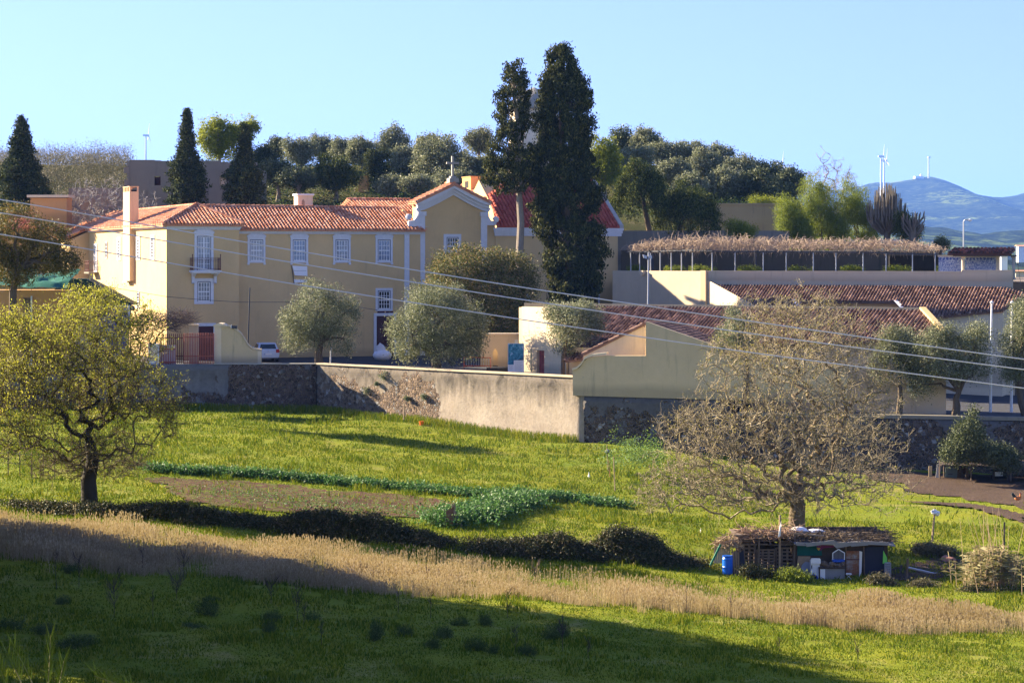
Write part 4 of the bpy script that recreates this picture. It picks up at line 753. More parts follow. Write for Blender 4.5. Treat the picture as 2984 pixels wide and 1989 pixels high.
# ---------------- left edge: shop awnings, tarp ----------------
Ya = 176; t = thing('awning_kiosk', 'green pitched awning over blue and white panels against the sunlit wall', 'kiosk', W, (X(250, Ya), Ya, -8.1)); 
part('awning', MB().xz(px_out([(120, 885), (188, 812), (250, 812), (383, 884), (383, 889), (120, 889)], Ya), Ya, Ya + 3), plain('dark_green_canvas', (.012, .045, .035), .7, .2, 3), t)
part('frame', MB().xz(px_out([(92, 889), (382, 889), (382, 960), (374, 960), (374, 894), (92, 894)], Ya), Ya - .02, Ya + .1), WHT, t)
BLU = plain('blue_panel', (.01, .09, .42), .5, .1)
for a, b in ((140, 165), (285, 320), (326, 345), (349, 368)): part('panel', MB().box(X(a, Ya), X(b, Ya), Ya, Ya + .05, -8.1, Z(893, Ya)), BLU, t)
part('counter', MB().box(X(92, Ya), X(374, Ya), Ya + .1, Ya + .3, -8.1, Z(895, Ya)), CRM, t)
sg = thing('round_sign', 'small dark red round sign beside the awning end', 'sign', W, (X(386, Ya), Ya, -8.1)); part('disc', MB().tube([(X(386, Ya), Ya - .1, Z(897, Ya)), (X(386, Ya), Ya - .04, Z(897, Ya))], .2, 14), MAR, sg); part('emblem', MB().tube([(X(386, Ya), Ya - .12, Z(897, Ya)), (X(386, Ya), Ya - .102, Z(897, Ya))], .1, 5), WHT, sg); part('post', MB().tube([(X(381, Ya), Ya, -8.1), (X(381, Ya), Ya, Z(885, Ya))], .05, 6), MAR, sg)
gt = grid('green_tarpaulin', np.linspace(X(-40, 168), X(190, 168), 30), np.linspace(168, 174, 14), lambda x, y: Z(838, 168) + (y - 168) * .2 + (vnoise(x, y, .8, 3) - .5) * .5, plain('green_tarp_net', (.012, .11, .06), .6, .3, 4), None)
tag(gt, 'crumpled bright green tarpaulin below the brown-green tree at the left edge', 'tarpaulin'); gt['kind'] = 'thing'; del gt['kind']
t = thing('garden_shed', 'low orange shed with a green sheet roof under the far-left tree', 'shed', W, (X(60, 174), 174, -8.1)); part('wall', MB().box(X(-60, 174.3), X(205, 174.3), 174.3, 178, -8.1, Z(845, 174)), ORA, t); part('door', MB().box(X(66, 174), X(88, 174), 174.2, 174.29, -8.1, Z(868, 174)), BRN, t); part('frame', MB().box(X(88, 174), X(92, 174), 174.15, 174.28, -8.1, Z(862, 174)), WHT, t)

# ---------------- right complex ----------------
tw = Frame(8.57, 192, math.degrees(math.atan2(184 - 192, 15.9 - 8.57)))
LL = math.hypot(8, 7.33); ZP = -.97
t = thing('terrace_wall', 'cream terrace retaining wall, half sunlit, below the vine pergola', 'wall', tw, (0, 0, -8)); part('wall', MB().box(0, LL, 0, .4, -9, ZP), YEL2, t); part('pier', MB().box(LL - .45, LL + .1, -.25, -.003, -9, ZP + .05), YEL3, t); part('hopper', MB().xz([(tw.u(1867, 0), tw.z(788, 3)), (tw.u(1881, 0), tw.z(788, 3)), (tw.u(1880, 0), tw.z(797, 3)), (tw.u(1875, 0), tw.z(804, 3)), (tw.u(1869, 0), tw.z(797, 3))], -.3, -.003), CRM, t)
tw2 = Frame(*tw.w(LL, 0)[:2], math.degrees(math.atan2(174.2 - 184, X(2950, 174.2) - 15.9))); L2 = math.hypot(174.2 - 184, X(2950, 174.2) - 15.9)
t2 = thing('terrace_parapet', 'long beige parapet wall under the pergola and above the tiled roof', 'wall', tw2, (0, 0, -2)); ustep = tw2.u(2802)
part('wall', MB().box(.12, ustep, 0, .35, -4, ZP - .04).box(ustep + .002, L2, 0, .35, -4, ZP + .07), YEL2, t2); part('coping', MB().box(.12, ustep, -.05, .4, ZP - .037, ZP + .02).box(ustep + .01, L2, -.05, .4, ZP + .073, ZP + .13), CRM, t2)
part('flashing', MB().yz([(-.003, -2.1), (-.003, -1.75), (-.12, -2.1), (-.12, -2.2)], .2, L2), YEL2, t2)
# upper tiled outbuilding
rz_, gr = -2.1, .38
def R1P(px, dist):
    u = tw2.u(px); p = tw2.w(u, 0); return (p[0], p[1] - dist, rz_ - gr * dist)
ob1 = thing('tiled_outbuilding', 'long low outbuilding with faded brown tiled roof against the terrace', 'building', W, (25, 175, -9))
n_y = (184 - 174.2) / (15.9 - X(2950, 174.2))       # ridge line y = 184 + n_y*(x-15.9)
plane1 = (rz_ - gr * 184 + gr * n_y * 15.9, -gr * n_y, gr)
def line_y(x, d): return 184 + n_y * (x - 15.9) - d
def quad(px0, px1, d0, d1, skew=0):
    a, b = X(px0, 178), X(px1, 178); return [(a + skew, line_y(a + skew, d1)), (b, line_y(b, d1)), (b, line_y(b, d0)), (a, line_y(a, d0))]
xa_, xb_, xc_ = 22.4, X(2340, 176), X(2612, 176); xe = X(2950, 174.2)
roof('roof', [(16.3, line_y(16.3, .1)), (20.3, line_y(20.3, 6)), (xb_, line_y(xb_, 6)), (xb_, line_y(xb_, .1))], plane1, T_OLD, ob1, .25, .4)
roof('roof', [(xb_ + .01, line_y(xb_, 3.2)), (xc_, line_y(xc_, 3.2)), (xc_, line_y(xc_, .1)), (xb_ + .01, line_y(xb_, .1))], plane1, T_OLD, ob1, .25, .4)
roof('roof', [(xc_ + .01, line_y(xc_, 6.5)), (X(2700, 171), line_y(X(2700, 171), 6.3)), (X(2932, 169), line_y(X(2932, 169), 4.6)), (xe + .8, line_y(xe, 2.0)), (xe - .6, line_y(xe, .1)), (xc_ + .01, line_y(xc_, .1))], plane1, T_OLD, ob1, .25, .4)
m = MB(); zE = lambda d: rz_ - gr * d - .2
m.add([(15.95, 183.9, -8), (15.95, 183.9, -1.75), (16.15, 183.6, -1.8), (20.35, line_y(20.3, 6.1), zE(6.1) + .25), (20.35, line_y(20.3, 6.1), -8)], [(0, 1, 2, 3, 4)])
m.box(xb_, xc_, line_y(xb_, 2.2), line_y(xb_, 2.2) + .3, -8, zE(3.2) - .1)
part('wall', m, YEL2, ob1); part('recess_wall', MB().add([(xb_, line_y(xb_, 3.0), -8), (xc_, line_y(xc_, 3.0), -8), (xc_, line_y(xc_, 3.0), zE(3.0) - .02), (xb_, line_y(xb_, 3.0), zE(3.0) - .02)], [(0, 1, 2, 3)]), ORA, ob1)
for px in (2330, 2616): x = X(px, 173); part('roof_edge', MB().add([(x, line_y(x, 3.2), zE(3.2) + .34), (x + .55, line_y(x, 6.2), zE(6.2) + .36), (x + .9, line_y(x, 6.2), zE(6.2) + .36), (x + .3, line_y(x, 3.2), zE(3.2) + .34)], [(0, 1, 2, 3)]), WHT, ob1)
we = MB(); xl, xr = X(2640, 171), X(2929, 169.4)
we.add([(xl, line_y(xl, 6.1), -11.5), (xr, line_y(xr, 4.5), -11.5), (xr, line_y(xr, 4.5), zE(4.5) - .06), (xl, line_y(xl, 6.1), zE(6.1) - .06)], [(0, 1, 2, 3)]).add([(xr, line_y(xr, 4.5), -11.5), (xr + 3, 178, -11.5), (xr + 3, 178, -3), (xr, line_y(xr, 4.5), zE(4.5) - .06)], [(0, 1, 2, 3)]).box(xl, xr + 3, 176, 176.3, -11.5, -3)
part('end_wall', we, YEL2, ob1)
# lower tiled outbuilding: ridge (X(1735,165),165) -> (X(2680,152),152)
ob2 = thing('lower_outbuilding', 'long tiled outbuilding with sunlit end wall and red door by the courtyard', 'building', W, (5, 160, -8.1))
p0, p1 = (X(1735, 165), 165), (X(2682, 152), 152); m2 = (p1[1] - p0[1]) / (p1[0] - p0[0]); zr2, g2 = -3.47, .40
ly = lambda x, d: p0[1] + m2 * (x - p0[0]) - d; plane2 = (zr2 - g2 * p0[1] + g2 * m2 * p0[0], -g2 * m2, g2)
xL, xR = 3.7, X(2755, 147.5)
roof('roof', [(xL, 157.4), (12.5, ly(12.5, 6.4)), (xR, ly(xR, 4.4)), (p1[0], ly(p1[0], .05)), (p0[0] - 1.8, ly(p0[0] - 1.8, .05))], plane2, T_OLD, ob2, .27, .42)
part('ridge_wall', MB().add([(0.9, ly(.9, -.0), -8.1), (p1[0] + .05, ly(p1[0], -.0), -8.1), (p1[0] + .05, ly(p1[0], 0), zr2 + .2), (.9, ly(.9, 0), zr2 + .2)] + [(0.9, ly(.9, -.35), -8.1), (p1[0] + .05, ly(p1[0], -.35), -8.1), (p1[0] + .05, ly(p1[0], -.35), zr2 + .2), (.9, ly(.9, -.35), zr2 + .2)], [(0, 1, 2, 3), (4, 7, 6, 5), (3, 2, 6, 7), (1, 5, 6, 2)]), CNC, ob2)
part('verge', MB().add([(p1[0] - .05, ly(p1[0], 0), zr2 + .26), (p1[0] + .35, ly(p1[0], 0), zr2 + .26), (xR + .35, ly(xR, 4.6), zr2 - g2 * 4.6 + .3), (xR, ly(xR, 4.6), zr2 - g2 * 4.6 + .3)] + [(p1[0] - .05, ly(p1[0], 0), zr2 - .2), (p1[0] + .35, ly(p1[0], 0), zr2 - .2), (xR + .35, ly(xR, 4.6), zr2 - g2 * 4.6 - .2), (xR, ly(xR, 4.6), zr2 - g2 * 4.6 - .2)], [(0, 1, 2, 3), (0, 3, 7, 4), (1, 5, 6, 2), (3, 2, 6, 7)]), YEL, ob2)
lw = Frame(.70, 163, math.degrees(math.atan2(158.3 - 163, 3.81 - .70))); LLw = math.hypot(4.7, 3.11); d0, d1 = lw.u(1564, 0), lw.u(1586, 0); dz = lw.z(1020, d0)
m = MB(); m.v = []; 
def on(fr, mb):
    mb.v = [fr.w(*p) for p in mb.v]; return mb
zt = -3.43; part('end_wall', on(lw, MB().box(0, d0, 0, .4, -9.6, zt).box(d1, LLw, 0, .4, -9.6, zt - .9).box(d0, d1, 0, .4, dz, zt).xz([(d1, zt), (d1 + .4, zt), (LLw - .6, zt - .35), (LLw - .1, zt - .9), (d1, zt - .9)], 0, .4)), YEL2, ob2)
dd = part('door', on(lw, MB().box(d0 + .02, d1 - .02, .22, .27, -9.4, dz - .02)), RDW, ob2); part('groove', on(lw, MB().box((d0 + d1) / 2 - .02, (d0 + d1) / 2 + .02, .2, .218, -8.1, dz - .05)), MAR, dd)
part('side_wall', on(lw, MB().box(-.003 - .35, -.003, .0, 6, -9.6, zt - .05)), YEL3, ob2)
part('front_wall', MB().add([(4.0, 158.2, -9), (12.6, ly(12.6, 6.2), -9.5), (12.6, ly(12.6, 6.2), -6.1), (4.0, 158.2, -6.2)], [(0, 1, 2, 3)]).add([(xL + 7, ly(xL + 7, 6.0), -11), (xR, ly(xR, 4.2), -11), (xR, ly(xR, 4.2), zr2 - g2 * 4.2 - .12), (xL + 7, ly(xL + 7, 6.0), zr2 - g2 * 6 - .12)], [(0, 1, 2, 3)]).add([(xR - .01, ly(xR, 4.2), -11), (p1[0], ly(p1[0], 0), -11), (p1[0], ly(p1[0], 0), zr2), (xR - .01, ly(xR, 4.2), zr2 - g2 * 4.2)], [(0, 1, 2, 3)]), YEL2, ob2)
xw_ = X(2656, 148.5); yw_ = ly(xw_, 4.4) - .04; wf = part('window', MB().box(xw_ - .35, xw_ + .35, yw_ - .02, yw_ + .03, -8.7, -7.0), STN, ob2); part('pane', MB().box(xw_ - .2, xw_ + .2, yw_ - .035, yw_ - .022, -8.5, -7.2), DGL, wf)
# gabled block in front
gb = thing('gabled_outbuilding', 'small gabled block with blank grey-yellow wall above the retaining wall corner', 'building', CW, (0, 0, -9.1)); gf = CW
def gpts(l, v=0): return [gf.uz(a, b, v) for a, b in l]
def gface(l, v, th, mat, nm): return part(nm, MB().xz(gpts(l, v), v, v + th), mat, gb)
gface([(1670, 1152), (1668, 1078), (1690, 1070), (1703, 1050), (1725, 1040), (1768, 1036), (1882, 1036), (1882, 938), (1884, 937), (2065, 1000), (2140, 1026), (2470, 1070), (2470, 1175)], -.12, .45, YEL3, 'front_wall')
cc = MB(); cr = gpts([(1668, 1078), (1682, 1074), (1694, 1063), (1705, 1046), (1726, 1037), (1768, 1032)], -.12)
for (p, q) in zip(cr[:-1], cr[1:]): cc.xz([(p[0], p[1]), (q[0], q[1]), (q[0], q[1] + .13), (p[0], p[1] + .13)], -.26, .5)
part('coping', cc, CRM, gb)
gface([(1700, 1070), (1700, 1033), (1880, 947), (1880, 1070)], 1.6, .3, YEL2, 'back_panel')
a = gf.u(1880, .33); part('return_wall', MB().box(a, a + .3, .335, 1.9, -7, gf.z(947, a, 1)), YEL2, gb)
q0, q1 = gf.uz(1698, 1034, 1.6), gf.uz(1881, 944, 1.6); sg_ = (q1[1] - q0[1]) / (q1[0] - q0[0])
roof('roof', [(q0[0], 1.55), (q1[0], 1.55), (q1[0], 7.5), (q0[0], 7.5)], (q0[1] - q0[0] * sg_ + .05, sg_, 0), T_OLD, gb, .25, .4)
roof('roof', [(q1[0] + .01, .4), (q1[0] + 7.5, .4), (q1[0] + 7.5, 9), (q1[0] + .01, 9)], (q1[1] + .05 + q1[0] * .335, -.335, 0), T_OLD, gb, .25, .4)
part('side_wall', MB().box(q0[0] + .12, q0[0] + .3, 1.62, 7.4, -9.4, q0[1] + .02), CRM, gb)
# window slit/pipe wall between: dark downpipe
solo('downpipe', MB().tube([(X(1548, 159.5), 160.6, -8.1), (X(1548, 159.5), 160.6, Z(1017, 160))], .04, 6), plain('green_pipe', (.12, .2, .15), .6), W, (X(1548, 159.5), 160.6, -8.1), 'thin green downpipe beside the small red door', 'pipe')

# ---------------- pergola ----------------
pg = thing('vine_pergola', 'long steel pergola roofed with a tangle of dry vine stems', 'pergola', W, (20, 186, -1.8)); 
def pgY(px): return float(np.interp(px, [1840, 2060, 2760], [190.5, 184.9, 178.4]))
for px in (1838, 1864, 1896, 1924, 1956, 1986, 2018, 2075, 2142, 2224, 2291, 2370, 2436, 2515, 2582, 2659, 2725):
    Y = pgY(px); x = X(px, Y); part('post', MB().tube([(x, Y, -1.75), (x, Y, Z(736, Y))], .045, 6), GRYM, pg)
bm = MB(); bs = [(1830, 733), (1864, 734), (2018, 729), (2075, 732), (2291, 734), (2515, 735), (2735, 741)]
for off in (0, 2.0, 4.2):
    for (a, b) in zip(bs[:-1], bs[1:]):
        Ya_, Yb_ = pgY(a[0]), pgY(b[0]); bm.tube([(X(a[0], Ya_), Ya_ + off, Z(a[1], Ya_)), (X(b[0], Yb_), Yb_ + off, Z(b[1], Yb_))], .07, 4)
for px in range(1840, 2735, 26): Y = pgY(px); bm.tube([(X(px, Y), Y - .3, Z(731, Y)), (X(px, Y), Y + 4.6, Z(731, Y))], .04, 4)
part('beam', bm, DKM, pg)
part('rear_post', MB().box(X(1900, 195), X(1905, 195), 195, 195.1, -1.75, .5).box(X(2200, 190), X(2206, 190), 190, 190.1, -1.75, .5), DKM, pg)
g = np.random.default_rng(77); V_, F_, o_ = [], [], 0
pm = MB(); N = 2600
for i in range(N):
    px = g.uniform(1845, 2735) if i % 12 else g.uniform(1800, 2760); Y = pgY(px) + g.uniform(-.4, 4.4); x = X(px, pgY(px)) * Y / pgY(px) * .999; top = np.interp(px, [1800, 1850, 1950, 2050, 2150, 2400, 2600, 2700, 2760], [.2, .5, 1.25, 1.35, 1.25, 1.05, 1.0, .55, .1])
    z = Z(733, pgY(px)) + top * g.random() ** .8 * .75; p = np.array([x, Y, z]); d = g.normal(size=3) * np.array([1, .7, .55]); d /= np.linalg.norm(d) + 1e-9; L = g.uniform(.5, 1.3) * (.6 + .5 * top); pts = []
    for k in range(5): pts.append(p + d * L * (k / 4 - .3) + np.array([0, 0, (.32 if i % 3 == 0 else .12) * math.sin(math.pi * k / 4)]) + g.normal(size=3) * .035)
    pm.tube(pts, [.018, .017, .015, .012, .007], 3, False)
part('vine_stems', pm, plain('dry_vine', (.34, .26, .19), .95, .4, 2), pg)
solo('shadow_wall', MB().box(X(1810, 197), X(2745, 197), 197, 197.4, -3, Z(726, 197) - .1), plaster('shade_tone_wall', (.09, .075, .05), (.03, .035, .02), 1, .9), W, (X(2200, 197), 197, -2), 'backing wall behind the pergola, its dark colour standing in for shade', 'wall')  # shadow wall: the gloom under the pergola is put into its colour
pw_ = solo('pergola_side_wall', MB().box(X(2580, 188), X(2736, 188), 186, 186.3, -3, Z(745, 186)), plain('shade_black_wall', (.02, .018, .012), .95, .5, 2), W, (X(2650, 188), 186, -2), 'wall behind the right end of the pergola, coloured almost black for shade', 'wall')  # near-black colour carries the shade at this end of the pergola
# tiled canopy with blue azulejo panels
tc_ = thing('tile_pavilion', 'small pavilion with dark tiled canopy and blue and white glazed tile walls', 'pavilion', tw2, (tw2.u(2850), 1.5, -1.8)); vP = 1.6
def azul():
    m = NM('blue_tile_panel'); o = m.scl(m.co(), (1, 0, 1)); ck = m.n('ShaderNodeTexBrick'); m.L(o, ck.inputs['Vector'])
    n = m.noise(o, 6, 3, .6, 2.5); v = m.vor(o, 5, 'F1', 0); c = m.mix(m.mask(n, .46, .52), (.09, .14, .36), (.50, .54, .60)); c = m.mix(m.mask(v, .12, .3), (.07, .12, .38), c); return m.done(c, .3, 0, .4)
AZ = azul()
for a, b, yb in ((2735, 2802, 796), (2813, 2902, 792)):
    u0, u1 = tw2.u(a, vP), tw2.u(b, vP); pnl = part('tile_panel', MB().box(u0, u1, vP, vP + .12, -1.75, tw2.z(748, u0, vP)), AZ, tc_)
    bd = MB(); zt = tw2.z(749, u0, vP); zz = tw2.z(759, u0, vP)
    for i in range(int((u1 - u0) / .27)): bd.tube([(u0 + .15 + i * .27, vP - .01, (zt + zz) / 2), (u0 + .15 + i * .27, vP - .003, (zt + zz) / 2)], .09, 10)
    part('border', bd, plain('tile_blue', (.07, .11, .34), .35, .3, 9), pnl); part('lintel', MB().box(u0 - .06, u1 + .06, vP - .02, vP + .14, zt + .02, zt + .16), YEL2, tc_)
part('wall', MB().box(tw2.u(2903, vP), tw2.u(2911, vP), vP - .02, vP + .4, -1.75, tw2.z(746, 25, vP)), CRM, tc_)
for px, c in ((2806, CRM), (2954, STN2)): u = tw2.u(px, .3); part('column', MB().lathe((u, .3, 0), [(.16, -1.6), (.13, -1.4), (.12, tw2.z(752, u, .3)), (.2, tw2.z(748, u, .3)), (.2, tw2.z(745, u, .3))], 12), c, tc_)
ua_, ub_ = tw2.u(2765, .3), tw2.u(2968, .3); zc = tw2.z(742, ua_, .3)
roof('roof', [(ua_, -.2), (ub_ - .5, -.2), (ub_ - .6, 2.2), (ua_, 2.2)], (zc + .12, 0, .16), tilemat('dark_roof_tiles', (.05, .03, .025), (.10, .05, .04), (.28, .12, .08), .6), tc_, .3, .4)
part('eave_beam', MB().box(ua_ + .4, ub_, -.1, .06, zc - .12, zc - .02), DKM, tc_)
st_ = thing('stay_wire', 'thin dark stay wire running down from the pavilion canopy', 'wire', W, (X(2962, 172), 172, 0)); part('wire', MB().tube([(X(2962, 172), 172, Z(748, 172)), (X(2975, 172), 172, Z(830, 172))], .02, 4), DKM, st_)
# lamps, flagpoles
def street_lamp(px, y0, y1, Y, lab, arm):
    x = X(px, Y); k = Y / F_PX; t = thing('street_lamp', lab, 'street lamp', W, (x, Y, Z(y0, Y))); part('pole', MB().tube([(x, Y, Z(y0, Y)), (x, Y, Z(y1 + 4, Y)), (x + 3 * k, Y, Z(y1, Y)), (x + arm * k, Y, Z(y1 - 1, Y))], .05, 6), GRYM, t)
    part('lamp_head', MB().blob((x + (arm + 5 * (1 if arm > 0 else -1)) * k, Y, Z(y1, Y)), (6 * k, 3.5 * k, 4 * k), 10, 7), WHT, t)
street_lamp(2808, 735, 641, 182, 'tall grey street lamp rising behind the tiled canopy', 14)
Yl = 170; t = thing('floodlight_pole', 'thin grey pole with two floodlights before the cream terrace wall', 'street lamp', W, (X(1887, Yl), Yl, -8)); part('pole', MB().tube([(X(1886, Yl), Yl, -8), (X(1890, Yl), Yl, Z(735, Yl))], .055, 6), GRYM, t)
for dx in (-9, 6): part('lamp_head', MB().xz(px_out([(1890 + dx - 8, 741), (1890 + dx + 4, 745), (1890 + dx + 4, 754), (1890 + dx - 6, 751)], Yl), Yl - .15, Yl + .15), GRYM, t)
for px, dx, lb in ((2889, 3, 'white flagpole, left one of the pair before the right-hand wall'), (2948, 1, 'white flagpole, right one of the pair, nearest the picture edge')):
    Y = 149; t = thing('flagpole', lb, 'flagpole', W, (X(px - dx, Y), Y, -10.1), 'pair of white flagpoles'); part('pole', MB().tube([(X(px - dx, Y), Y, -10.1), (X(px + 1, Y), Y, Z(884, Y))], [.10, .06], 8), WHT, t); part('finial', MB().blob((X(px + 1, Y), Y, Z(881, Y)), (.12, .12, .1), 8, 6), WHT, t)
# overhead cables: real sagging lines between masts outside the view
CAB = plain('cable_sheath', (.75, .70, .64), .5, .1)
for nm, ys in (('uppermost of the three pale overhead cables', [(-250, 545), (0, 580), (800, 721), (1500, 834), (2184, 936), (2984, 1047), (3200, 1074)]), ('middle one of the three pale overhead cables', [(-250, 582), (0, 619), (800, 757), (1500, 870), (2184, 972), (2984, 1077), (3200, 1102)]), ('lowest of the three pale overhead cables', [(-250, 642), (0, 682), (800, 819), (1500, 928), (2184, 1027), (2984, 1131), (3200, 1157)])):
    pts = []
    for px in range(-250, 3201, 60): Y = 104 - (px - CX) * .003; pts.append((X(px, Y), Y, Z(np.interp(px, [q[0] for q in ys], [q[1] for q in ys]), Y)))
    for _ in range(6): pts = [pts[0]] + [(b[0], b[1], (a[2] + 2 * b[2] + c[2]) / 4) for a, b, c in zip(pts[:-2], pts[1:-1], pts[2:])] + [pts[-1]]
    solo('overhead_cable', MB().tube(pts, .027, 6), CAB, W, pts[0], nm, 'cable', 'overhead cables across the view')
pts = [(X(p, 178), 178, Z(y, 178)) for p, y in ((300, 833), (485, 864), (600, 874), (700, 880), (870, 880), (1000, 888), (1100, 903))]; solo('thin_cable', MB().tube(pts, .02, 5), DKM, W, pts[0], 'thin dark cable sagging across the yellow facade', 'cable')
# ---------------- the allotment shed and its clutter ----------------
YS_ = 101.0
def gzf(x, y): return float(gz(x, y))
def sp(px, y, Y=YS_): return (X(px, Y), Z(y, Y))
def o2(l, Y=YS_): return [sp(a, b, Y) for a, b in l]
gs = min(gzf(X(2400, YS_), YS_), Z(1690, YS_)) - .05
sh = thing('patchwork_shed', 'ramshackle shed of boards, tarps and a sagging sheet roof under the bare tree', 'shed', W, (X(2450, YS_), YS_ + 1.5, gs))
rs = random.Random(4)
DWD = plain('dark_boards', (.07, .05, .04), .95, .5, 6); OSB = plain('pressed_board', (.33, .24, .15), .9, .25, 12); SHT = plain('dirty_sheet', (.24, .235, .24), .6, .25, 3)
x0, x1 = X(2318, YS_), X(2588, YS_); zt = Z(1590, YS_)
part('wall', MB().box(x0, x1, YS_ + .12, YS_ + .2, gs, zt + .1).box(x1 - .08, x1, YS_ + .2, YS_ + 3, gs, zt + .3).box(x0, x0 + .08, YS_ + .2, YS_ + 3, gs, zt + .3).box(x0, x1, YS_ + 3, YS_ + 3.1, gs, zt + .5), DWD, sh)
# uneven sheet roof
n1, n2 = 46, 14; xs = np.linspace(X(2312, YS_), X(2606, YS_), n1); ys = np.linspace(YS_ - .35, YS_ + 3.4, n2); Xg, Yg = np.meshgrid(xs, ys)
Zg = Z(1581, YS_) + (Yg - YS_) * .05 + (vnoise(Xg, Yg, .9, 2) - .5) * .22 + (vnoise(Xg, Yg, .25, 3) - .5) * .05; V = np.stack([Xg, Yg, Zg], -1).reshape(-1, 3); V2 = V - [0, 0, .04]
i = (np.arange(n2 - 1)[:, None] * n1 + np.arange(n1 - 1)).ravel(); Fq = np.stack([i, i + 1, i + n1 + 1, i + n1], 1); e = np.arange(n1 - 1); Fe = np.stack([e, e + n1 * n2, e + 1 + n1 * n2, e + 1], 1)
me = np_mesh('roof', np.concatenate([V, V2]) - np.array(ORG[sh.as_pointer()]), np.concatenate([Fq, Fq[:, ::-1] + n1 * n2, Fe])); put('roof', me, SHT, sh)
fr_ = MB(); pts = o2([(2320, 1578), (2350, 1580), (2392, 1577), (2430, 1572), (2440, 1580), (2480, 1578), (2530, 1576), (2590, 1579)], YS_ - .4)
for (p, q) in zip(pts[:-1], pts[1:]): fr_.xz([(p[0], p[1] - .12 - rs.random() * .16), (q[0], q[1] - .12 - rs.random() * .2), (q[0], q[1]), (p[0], p[1])], YS_ - .44, YS_ - .4)
part('roof_fringe', fr_, SHT, sh)
def pnl(nm, pts, mat, y0=0.0, th=.04, par=sh): return part(nm, MB().xz(o2(pts), YS_ + y0 - th, YS_ + y0), mat, par)
pnl('green_panel', [(2324, 1588), (2395, 1588), (2396, 1618), (2324, 1618)], plain('teal_panel', (.0, .085, .08), .7, .2), .1)
pnl('banner_scrap', [(2374, 1582), (2386, 1580), (2400, 1586), (2440, 1588), (2428, 1594), (2400, 1596), (2390, 1604), (2382, 1594)], plain('magenta_cloth', (.16, .02, .12), .7, .3), .04)
pnl('yellow_scrap', [(2379, 1594), (2391, 1596), (2385, 1603)], plain('yellow_cloth', (.5, .3, .03), .7), .0)
pnl('pressed_board', [(2326, 1620), (2362, 1620), (2360, 1640), (2356, 1676), (2318, 1676)], OSB, .06)
ws_ = pnl('white_sheet', [(2331, 1676), (2336, 1645), (2348, 1635), (2362, 1638), (2364, 1682)], plain('grey_cloth', (.30, .32, .38), .8, .3), .0)
rust = NM('rusty_sheet'); n = rust.noise(rust.co(), 2.5, 6, .7); RUST = rust.done(rust.ramp(n, [(.35, (.30, .30, .31)), (.5, (.26, .15, .09)), (.6, (.24, .08, .03)), (.75, (.33, .30, .28))]), .8)
dr = pnl('door', [(2466, 1604), (2504, 1604), (2502, 1690), (2466, 1686)], RUST, .02); pnl('door_edge', [(2504, 1604), (2512, 1606), (2510, 1664), (2503, 1690)], WHT, -.02, .04, dr); part('latch', MB().box(X(2466, YS_), X(2505, YS_), YS_ - .05, YS_ - .022, Z(1630, YS_), Z(1627, YS_)), IRN, dr)
pnl('netting', [(2519, 1594), (2576, 1590), (2578, 1688), (2520, 1692)], NAVY, -.03)
pnl('hi_vis_vest', [(2573, 1602), (2583, 1622), (2584, 1639), (2571, 1640)], plain('lime_vest', (.18, .62, .10), .6, .2), -.1)
part('post', MB().tube([(X(2518, YS_), YS_ - .1, gs), (X(2516, YS_), YS_ - .1, zt)], .03, 5).tube([(X(2465, YS_), YS_ + .03, gs), (X(2465, YS_), YS_ + .03, zt)], .04, 5), BRN, sh)
# things before the shed
k = YS_ / F_PX
def yb(px, Y): return gzf(X(px, Y), Y)
Yf = YS_ - .55; t = thing('old_fridge', 'white old fridge with rounded top left of the shed table', 'fridge', W, (X(2376, Yf), Yf, yb(2376, Yf)))
b = yb(2376, Yf); part('body', MB().box(X(2363, Yf), X(2389, Yf), Yf, Yf + .45, b, Z(1632, Yf) - .04), WHT, t); part('freezer_door', MB().xz([(X(2362, Yf), Z(1641, Yf)), (X(2391, Yf), Z(1641, Yf)), (X(2391, Yf), Z(1628, Yf)), (X(2388, Yf), Z(1625, Yf)), (X(2365, Yf), Z(1625, Yf)), (X(2362, Yf), Z(1628, Yf))], Yf - .08, Yf - .003), WHT, t); part('handle', MB().box(X(2364, Yf), X(2366, Yf), Yf - .06, Yf - .02, Z(1656, Yf), Z(1646, Yf)), DKM, t)
Yt = YS_ - .7; bt = yb(2426, Yt); t = thing('work_table', 'rough table heaped with earth and pots between fridge and rusty door', 'table', W, (X(2426, Yt), Yt, bt)); zt2 = Z(1656, Yt)
part('tabletop', MB().box(X(2386, Yt), X(2466, Yt), Yt, Yt + .6, zt2, zt2 + .07), DWD, t); part('skirt', MB().box(X(2405, Yt), X(2462, Yt), Yt + .05, Yt + .08, bt, zt2 - .003), SHT, t); part('board', MB().box(X(2388, Yt), X(2405, Yt) - .003, Yt + .04, Yt + .08, bt, zt2 - .02), WHT, t)
for px in (2388, 2464): part('leg', MB().box(X(px, Yt) - .03, X(px, Yt) + .03, Yt + .01, Yt + .035, bt - .1, zt2 - .003), DWD, t)
m = MB(); 
for i in range(34): m.blob((X(rs.uniform(2392, 2460), Yt), Yt + rs.uniform(.1, .5), zt2 + .08 + rs.uniform(0, .12)), (rs.uniform(.05, .13),) * 3, 7, 5, .25, i)
tag(solo('soil_heap', m, BRN, W, (X(2426, Yt), Yt + .3, zt2 + .07), 'lumpy brown heap of earth and pots on the shed table', 'heap'))
Yc = YS_ - .1; t = thing('bird_cage', 'house-shaped white birdcage with a blue tray hanging over the table', 'birdcage', W, (X(2441, Yc), Yc, Z(1634, Yc)))
part('tray', MB().xz(o2([(2424, 1634), (2458, 1634), (2459, 1627), (2423, 1627)], Yc), Yc - .3, Yc - .01), plain('blue_tray', (.01, .08, .45), .4, .1), t)
ct = MB(); 
